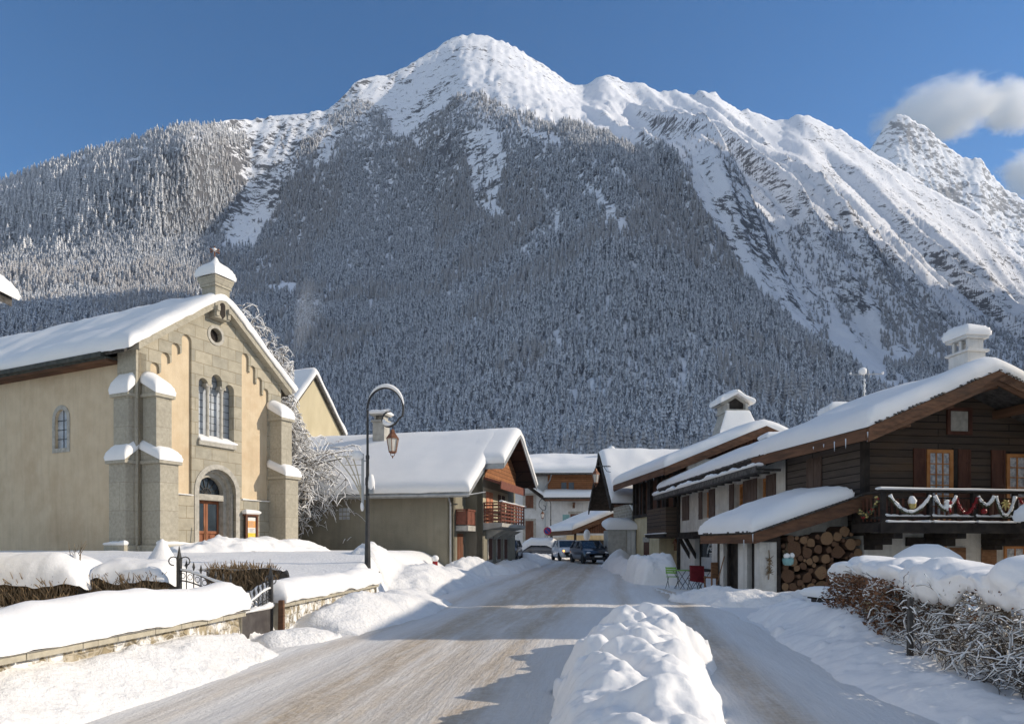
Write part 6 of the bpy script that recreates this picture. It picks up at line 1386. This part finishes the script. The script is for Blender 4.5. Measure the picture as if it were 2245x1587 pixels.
# clipped hedges in the churchyard
def yard_hedge(label, cx_, cy_, wx_, wy_, zt, seed):
    H = thing('hedge', label, 'hedge', (0,0,0), 0, 'snow-buried churchyard hedges'); zg = float(land(cx_, cy_))
    n = 90; xs = np.linspace(-1, 1, n); X, Y = np.meshgrid(xs, np.linspace(-1, 1, 60), indexing='ij')
    e = np.clip(1-np.abs(X)**4, 0, 1)**.5*np.clip(1-np.abs(Y)**3, 0, 1)**.45
    wx2 = cx_+X*wx_; wy2 = cy_+Y*wy_; hem = zg+.3+.2*fbm(wx2*1.6, wy2*2.2, seed, 3)
    back = sstep(-.2, .5, Y)
    base = np.where(back > 0, hem*(1-back)+(zg-.1)*back, hem)
    Z = base+(zt-base)*e+.06*fbm(wx2*1.5, wy2*1.5, seed+3, 3)*e
    grid_mesh('snow_cap', wx2, wy2, Z, m_snow, H)
    rn = random.Random(seed); mb = MB()
    for k in range(1500):
        x = cx_+rn.uniform(-.78,.78)*wx_; y = cy_-wy_*.93+rn.uniform(-.04,.35); z0 = zg+rn.uniform(-.05,.3); p = Vector((x,y,z0)); d = Vector((rn.uniform(-.5,.5), rn.uniform(-.6,.2), rn.uniform(.5,1))).normalized()*rn.uniform(.1,.26)
        if p.z+d.z < zg+.6: mb.tube([p, p+d*.6, p+d+Vector((rn.uniform(-.03,.03),0,0))], [.009,.007,.004], 4, caps=False)
    mb.build('twigs', m_leaf2, H); return H
m_leaf2 = M('bare_hedge_twigs', (.16,.11,.06), (.28,.2,.12), scale=10)
yard_hedge('buried clipped hedge in the churchyard at the left edge of the picture', -7.75, 11.3, 1.05, .75, 1.62, 5)
yard_hedge('buried clipped hedge in the churchyard just left of the open gate leaf', -6.2, 11.6, .68, .7, 1.5, 9)
yard_hedge('buried low hedge row behind the closed iron gate', -4.95, 12.9, .75, .5, 1.28, 13)
ST = thing('dry_stalk', 'tuft of dry stalks poking out of the churchyard snow', 'plant', (-7.0, 11.0, 1.2)); mb = MB(); rn = random.Random(2)
for k in range(9): mb.tube([(rn.uniform(-.04,.04),rn.uniform(-.04,.04),0),(rn.uniform(-.1,.1),0,.28),(rn.uniform(-.16,.16),0,rn.uniform(.4,.6))], [.012,.008,.003], 4)
mb.build('stalks', m_leaf2, ST); MB().blob((0,0,.3), .05, .05, .12, 8, 5).build('stalk_snow', m_roofsnow, ST, smooth=True)
SC = thing('snow_cone', 'pointed snow-covered bush before the church front', 'bush', (-8.9, 17.4, 1.15)); MB().lathe([(.75,-.1),(.55,.06),(.33,.22),(.2,.45),(.09,.66),(.02,.74)], n=20).build('snow_hood', m_snow, SC, smooth=True)
BR_ = thing('broom', 'broom leaning beside the church door under snow', 'broom', (-11.55, 25.9, 1.4)); MB().tube([(0,0,0),(-.16,.1,1.2)], .018, 6).build('handle', m_tan, BR_); MB().frustum(-.14,.14,-.05,.05,-.1,-.04,.04,-.03,.03,.25).build('bristles', m_leaf2, BR_)

# ------------------------------------------------------------------ cars
m_tyre = M('tyre_rubber', (.02,.02,.02), (.05,.05,.05), 8, rough=.85); m_rim = M('wheel_rim', (.3,.3,.31), (.42,.42,.43), 8, rough=.35, metal=.7)
m_cglass = MGlass('car_glass', (.015,.022,.03), .05, .7)
m_lampc = M('headlamp', (.55,.57,.6), (.75,.77,.8), 10, rough=.15, spec=.7)
m_amber = bpy.data.materials.new('lit_indicator'); m_amber.use_nodes = True; q_ = m_amber.node_tree.nodes['Principled BSDF']; q_.inputs['Base Color'].default_value = (.9,.35,.05,1); q_.inputs['Emission Color'].default_value = (1,.42,.1,1); q_.inputs['Emission Strength'].default_value = 3
def paint(name, c):
    m, nt, b = new_mat(name); setin(b, Roughness=.28); b.inputs['Coat Weight'].default_value = .6; b.inputs['Coat Roughness'].default_value = .08
    nt.links.new(ramp(nt, noise(nt, coords(nt), 3.5, 6, .65), [(.35, [x*.85 for x in c]), (.7, [min(1, x*1.08+.01) for x in c])]), b.inputs['Base Color']); return m
def car(label, loc, rz, mp, lit=False, snow=False):
    """own axes: front at -y"""
    C_ = thing('car', label, 'car', loc, rz, 'cars at the end of the street')
    st = [(-2.0,.45,.62,.62),(-1.93,.28,.7,.74),(-1.6,.24,.83,.82),(-.95,.22,.96,.85),(-.2,.22,1.0,.86),(.8,.22,1.02,.86),(1.5,.24,1.03,.84),(1.85,.28,1.0,.78),(1.95,.42,.9,.7)]
    rows = []
    for y, zb, zt, hw in st:
        rows.append([(-hw*.86,y,zb),(-hw*.98,y,zb+.12),(-hw,y,(zb+zt)/2),(-hw*.97,y,zt-.06),(-hw*.86,y,zt),(0,y,zt+.03),(hw*.86,y,zt),(hw*.97,y,zt-.06),(hw,y,(zb+zt)/2),(hw*.98,y,zb+.12),(hw*.86,y,zb)])
    mb = MB(); k = len(rows[0]); mb.add([p for r in rows for p in r], [(i*k+j, i*k+(j+1) % k, (i+1)*k+(j+1) % k, (i+1)*k+j) for i in range(len(rows)-1) for j in range(k)]+[tuple(range(k)), tuple(reversed([(len(rows)-1)*k+j for j in range(k)]))])
    # roof and pillars
    mb.frustum(-.62,.62,-.28,1.2,1.44,-.5,.5,-.1,1.05,1.5)
    for s_ in (-1, 1):
        mb.tube([(s_*.76,-1.0,.95),(s_*.63,-.25,1.44)], .045, 6); mb.tube([(s_*.8,.32,1.0),(s_*.65,.32,1.44)], .04, 6); mb.tube([(s_*.76,1.72,1.0),(s_*.62,1.2,1.45)], .07, 6)
        mb.box(s_*.86, s_*1.02, -.82, -.68, .98, 1.12)
    mb.build('body', mp, C_, smooth=True)
    gm = MB(); gm.frustum(-.75,.75,-1.0,1.72,.93,-.62,.62,-.25,1.2,1.45); gm.build('windows', m_cglass, C_)
    for s_ in (-1, 1):
        for y in (-1.28, 1.22):
            T_ = bpy.data.objects.new('wheel', None); COL.objects.link(T_); T_.parent = C_; T_.location = (s_*.76, y, .31)
            mb = MB(); n = 18; pr_ = [(.2,-.1),(.29,-.1),(.31,-.06),(.31,.06),(.29,.1),(.2,.1)]
            mb.T = Matrix.Rotation(rad(90), 4, 'Y'); mb.lathe(pr_, n=n); mb.build('tyre', m_tyre, T_, smooth=False); mb = MB(); mb.T = Matrix.Rotation(rad(90), 4, 'Y'); mb.lathe([(.2,-.09),(.2,.09)], n=n); mb.build('rim', m_rim, T_)
        MB().blob((s_*.58,-1.86,.68), .17, .1, .09, 10, 6, amp=0).build('headlight', m_lampc, C_, smooth=True)
        MB().blob((s_*.66,1.88,.85), .12, .06, .14, 8, 5, amp=0).build('tail_light', m_red, C_, smooth=True)
    mb = MB(); mb.box(-.45,.45,-2.02,-1.9,.3,.46); mb.box(-.3,.3,-2.0,-1.92,.55,.61); mb.build('grille', m_tyre, C_)
    MB().box(-.25,.25,-2.04,-2.02,.42,.52).build('number_plate', m_white, C_)
    if lit: MB().blob((-.6,-1.95,.72), .07, .05, .06, 8, 5, amp=0).build('indicator', m_amber, C_)
    if snow:
        def cb(u, v):
            y = -2.05+v; z = float(np.interp(y, [-2.05,-1.7,-1.0,-.25,1.2,1.7,2.0], [.5,.6,.72,1.1,1.12,.8,.6])); return (-.95+u, y-.03, z)
        snow_sheet('snow_blanket', cb, 1.9, 4.15, .62, C_, m_roofsnow, r=.3, du=.15, dv=.15, amp=.2, seed=6, bulge=.05)
    return C_
zc2 = lambda x, y: float(land(x, y))+.01
car('white hatchback with a glowing indicator driving up between the snow banks', (4.0, 50.2, zc2(4,50)), rad(7), paint('white_car_paint', (.72,.71,.7)), True)
car('dark blue hatchback parked at the right kerb in front of the white car', (5.05, 45.0, zc2(5,45)), rad(11), paint('dark_car_paint', (.012,.018,.035)))
car('parked car completely buried under snow beside the white house garage', (2.95, 57.5, zc2(3,57.5)), rad(70), paint('grey_car_paint', (.1,.1,.11)), False, True)
car('small black car half hidden behind the barn corner', (-.25, 50.5, zc2(-.2,50.5)), rad(-8), paint('black_car_paint', (.015,.015,.017)))
KP = thing('capped_post', 'slim post with a tall egg of snow behind the cars', 'post', (5.75, 52.5, .7)); MB().box(-.1,.1,-.1,.1,0,1.5).build('post_body', m_dark, KP); MB().blob((0,0,1.85), .26, .26, .45, 12, 8, amp=.03).build('snow_cap', m_roofsnow, KP, smooth=True)

# ------------------------------------------------------------------ terrace furniture before the shop window
m_green = M('lime_green_paint', (.16,.33,.05), (.22,.42,.08), 8, rough=.5); m_redp = M('dark_red_paint', (.12,.01,.015), (.18,.018,.024), 8, rough=.6)
def fold_chair(label, loc, rz, m_, msl):
    t = thing('folding_chair', label, 'chair', loc, rz, 'terrace chairs'); mb = MB()
    for s_ in (-.2, .2): mb.tube([(s_,-.22,0),(s_,.22,.84)], .012, 5); mb.tube([(s_,.24,0),(s_,-.2,.45)], .012, 5)
    mb.build('frame', m_iron, t); mb = MB()
    for k in range(5): mb.box(-.21,.21,-.2+k*.08,-.14+k*.08,.44,.46)
    mb.build('seat', m_, t); mb = MB()
    for k in range(3): mb.box(-.21,.21,.17+k*.02,.19+k*.02,.58+k*.09,.65+k*.09)
    mb.build('backrest', m_, t); return t
tz_ = lambda x, y: float(land(x, y))+.02
c1 = fold_chair('red folding chair with a dark red blanket over its back on the terrace', (5.85, 21.9, tz_(5.85,21.9)), rad(190), m_redp, m_redp)
MB().prism([(-.25,.3),(.25,.36),(.26,.92),(-.24,.9)], .13, .27).build('blanket', m_redp, c1, bevel=.02)
fold_chair('lime green folding chair at the left end of the terrace', (5.3, 22.6, tz_(5.3,22.6)), rad(150), m_green, m_green)
fold_chair('lime green folding chair half hidden behind the red one', (6.25, 22.9, tz_(6.25,22.9)), rad(20), m_green, m_green)
def table(label, loc, m_, w_=.35):
    t = thing('table', label, 'table', loc, rad(10), 'terrace tables'); MB().box(-w_,w_,-w_,w_,.7,.73).build('table_top', m_, t, bevel=.006)
    for x, y in ((-1,-1),(1,-1),(1,1),(-1,1)): MB().tube([(x*w_*.8,y*w_*.8,.7),(-x*w_*.6,y*w_*.8,0)], .013, 5).build('leg', m_iron, t)
    return t
table('small bistro table with a green top on the terrace', (5.55, 22.3, tz_(5.55,22.3)), m_green)
table('dark bistro table beside the red chair', (6.1, 22.2, tz_(6.1,22.2)), m_dark)
for o_ in [q for q in bpy.data.objects if q.get('group') in ('terrace chairs', 'terrace tables')]: o_.scale = (.84, .84, .84)
BC_ = thing('wooden_chair', 'brown wooden high-backed chair at the right end of the terrace', 'chair', (6.35, 21.5, tz_(6.35,21.5)), rad(195)); MB().box(-.24,.24,-.22,.22,.42,.46).build('seat', m_tan, BC_)
MB().box(-.24,.24,.2,.24,.46,.92).build('backrest', m_tan, BC_)
for x in (-.21,.21):
    for y in (-.19,.21): MB().box(x-.02,x+.02,y-.02,y+.02,0,.44).build('leg', m_tan, BC_)
SHV = thing('snow_shovel', 'snow shovel leaning on the woodshed pillar', 'shovel', CLM @ Vector((-3.35, 2.2, .25)), rad(8)); MB().tube([(0,0,.2),(.22,-.1,1.15)], .016, 6).build('handle', m_tan, SHV); MB().frustum(-.16,.16,-.03,.0,-.1,-.14,.14,-.06,-.03,.28).build('blade', m_zinc, SHV)
PB = thing('dried_branch', 'dried mistletoe branch hanging on the front white pillar', 'decoration', CLM @ Vector((-2.87, -.05, 1.25)), rad(8)); rn = random.Random(4); mb = MB(); mb.tube([(0,0,.35),(.02,-.02,0),(-.01,0,-.45)], .014, 5)
for k in range(46): p = Vector((rn.uniform(-.03,.03), -.02, rn.uniform(-.3,.15))); mb.tube([p, p+Vector((rn.uniform(-.12,.12), rn.uniform(-.06,0), rn.uniform(-.1,.1)))], [.012,.005], 4)
mb.build('twigs', m_leaf2, PB)
FP = thing('hanging_pot', 'turquoise hanging flower pot with a snowy plant on the shed post', 'flower pot', CLM @ Vector((-2.4, -.2, 1.2)), rad(8)); MB().lathe([(.07,-.02),(.13,.02),(.15,.12),(.14,.18)], n=12).build('pot', m_teal, FP, smooth=True); mb = MB()
for k in range(40): mb.tube([(0,0,.15),(rn.uniform(-.2,.2),rn.uniform(-.12,.1),rn.uniform(.15,.42))], [.01,.005], 4)
mb.tube([(0,0,.2),(0,.1,.6)], .006, 4); mb.build('plant', m_gar, FP); MB().blob((-.06,-.04,.24), .09,.08,.08, 8, 5).blob((.09,-.04,.25), .07,.06,.08, 8, 5).build('pot_snow', m_roofsnow, FP, smooth=True)
WB = thing('white_box', 'white wooden box with brown lid standing before the log stack', 'box', CLM @ Vector((-.62, -.75, .38)), rad(4)); mb = MB()
for k in range(6): mb.box(-.24+k*.08,-.165+k*.08,-.2,.2,.1,.62)
mb.build('box_body', m_white, WB); MB().box(-.28,.28,-.25,.25,.62,.68).build('lid', m_fascia, WB); MB().box(-.34,.34,-.28,.28,.02,.1).build('base', m_fascia, WB); MB().tube([(-.1,0,-.4),(-.1,0,.02)], .16, 8).build('stump', m_bark, WB)
LG = thing('log', 'big sawn log standing against the foot of the woodshed stack', 'log', CLM @ Vector((-1.25, -.5, .32)), rad(8), 'stacked logs in the woodshed'); MB().lathe([(.3,-.4),(.31,.1),(.29,.16)], n=14).build('log_body', m_bark, LG); MB().blob((-.12,-.05,.2), .16,.16,.07, 9, 5).build('log_snow', m_roofsnow, LG, smooth=True)
BN = thing('bench', 'low slatted garden bench buried in snow near the hedge end', 'bench', (6.55, 13.4, .3), rad(14)); mb = MB()
for k in range(4): mb.box(-.7,.7,-.25+k*.13,-.15+k*.13,.38,.42)
mb.build('seat', m_dark, BN)
for x in (-.6,.6): MB().box(x-.03,x+.03,-.22,.22,0,.38).build('leg', m_iron, BN)
snow_quad('bench_snow', (-.75,-.3,.42), (.75,-.3,.42), (-.75,.3,.42), (.75,.3,.42), .17, BN, m_roofsnow, r=.14, du=.1, dv=.08, amp=.5, nscale=2)

# ------------------------------------------------------------------ neighbours just outside the view
NH = thing('house', 'neighbouring house whose snowy porch eave reaches in at the right edge', 'house', (10.15, 13.0, 0), 0)
MB().box(3.9, 12, 0, 4.4, 0, 6.2).build('lower_wall', m_render_w, NH); MB().prism([(3.9,6.2),(12,6.2),(7.9,8.5)], 0, 4.4).build('upper_wall', m_wood_dark, NH)
gable_roof(NH, 3.3, 7.9, 12.6, -.25, 4.5, 8.75, .5, .16, m_slate, m_roofsnow, .5, 71, fascia=m_fascia, fh=.2)
mb = MB(); mb.prism([(1.45,2.1),(4,3.2),(4,3.35),(1.45,2.25)], .7, 2.6); PRN = mb.build('porch_roof', m_dark, NH); snow_quad('porch_snow', (1.37,.6,2.26), (4,.6,3.36), (1.37,2.7,2.26), (4,2.7,3.36), .42, PRN, m_roofsnow, r=.3, seed=12)
icicles(PRN, [(1.47,.72+.2*i,2.12) for i in range(8)], 4, .2); MB().box(1.9,2.05,1.0,1.15,0,2.3).build('porch_post', m_dark, NH)
NL = thing('house', 'neighbouring house whose snow-laden roof corner reaches in at the left edge', 'house', (-9.05, 12.2, 0), 0)
MB().box(-9, -1.2, -7, -.8, 0, 5.6).build('lower_wall', m_cream, NL)
mb = MB(); mb.prism([(.06,6.0),(-4.5,8.6),(-9.5,5.8),(-9.5,6.0),(-4.5,8.8),(.06,6.18)], -7.5, .1); NR = mb.build('roof', m_slate, NL)
def nb(u, v): x = .12-u; return (x, -7.6+v, 6.18+(.06-x)*.575 if x > -4.5 else 8.8+(x+4.5)*.56)
snow_sheet('roof_snow', nb, 9.6, 7.8, .28, NR, m_roofsnow, r=.26, du=.25, dv=.3, seed=77)

# ------------------------------------------------------------------ clouds and chimney smoke
def vol(name, dens, scale, thr, aniso=.2, col=(1,1,1), det=5, seed=0, edge=(.35,1.0), stretch=(1,1,1)):
    m = bpy.data.materials.new(name); m.use_nodes = True; nt = m.node_tree; nt.nodes.remove(nt.nodes['Principled BSDF']); out = nt.nodes['Material Output']
    pv = nd(nt, 'ShaderNodeVolumePrincipled'); pv.inputs['Color'].default_value = rgba(col); pv.inputs['Anisotropy'].default_value = aniso
    tc = nd(nt, 'ShaderNodeTexCoord'); ln = nd(nt, 'ShaderNodeVectorMath', operation='LENGTH'); nt.links.new(tc.outputs['Object'], ln.inputs[0])
    mp = nd(nt, 'ShaderNodeMapping'); mp.inputs['Location'].default_value = (seed, seed*.7, seed*1.3); mp.inputs['Scale'].default_value = stretch; nt.links.new(tc.outputs['Object'], mp.inputs['Vector'])
    n = noise(nt, mp.outputs[0], scale, det, .62, .5)
    f = nd(nt, 'ShaderNodeMapRange'); nt.links.new(ln.outputs['Value'], f.inputs[0]); setin(f, From_Min=edge[0], From_Max=edge[1], To_Min=.30, To_Max=-.42)
    a = nd(nt, 'ShaderNodeMath', operation='ADD'); nt.links.new(n, a.inputs[0]); nt.links.new(f.outputs[0], a.inputs[1])
    r = nd(nt, 'ShaderNodeMapRange'); nt.links.new(a.outputs[0], r.inputs[0]); setin(r, From_Min=thr, From_Max=thr+.22, To_Min=0.0, To_Max=dens)
    nt.links.new(r.outputs[0], pv.inputs['Density']); nt.links.new(pv.outputs[0], out.inputs['Volume']); return m
def ellipsoid(name, c, rx, ry, rz, m, label=None, cat=None, kind=None, rot=0):
    mb = MB(); mb.blob((0,0,0), 1, 1, 1, 20, 12, amp=0); o = mb.build(name, m); o.location = c; o.scale = (rx, ry, rz); o.rotation_euler = (0, rot, 0)
    return tag(o, label, cat, 'clouds behind the rocky peak' if cat == 'cloud' else None, kind)
ellipsoid('cloud', at(2065, 245, 7000), 1150, 300, 520, vol('cloud_vapour', .009, 3.6, .48, aniso=0, det=8, seed=3), 'big white cumulus cloud rising behind the far rocky peak', 'cloud', rot=rad(-16))
ellipsoid('cloud', at(2215, 235, 7400), 520, 300, 480, vol('cloud_vapour_tower', .009, 3.2, .48, aniso=0, det=8, seed=14), 'smaller white cloud tower right of the big cumulus', 'cloud')
ellipsoid('cloud', at(2290, 385, 7000), 760, 300, 430, vol('cloud_vapour_low', .009, 3.2, .48, aniso=0, det=8, seed=8), 'lower white cloud bank at the right edge behind the far peak', 'cloud')
ellipsoid('smoke', at(668, 680, 90), 3.4, 4.0, 10.5, vol('chimney_smoke', .05, 1.6, .5, col=(.85,.85,.85), seed=5, stretch=(1,1,.5), edge=(.2,1.0)), 'thin grey chimney smoke drifting up in front of the forest', 'smoke', 'stuff', rot=rad(10))
cy.volume_bounces = 40; cy.max_bounces = 40; cy.volume_step_rate = 1.0; cy.volume_max_steps = 128
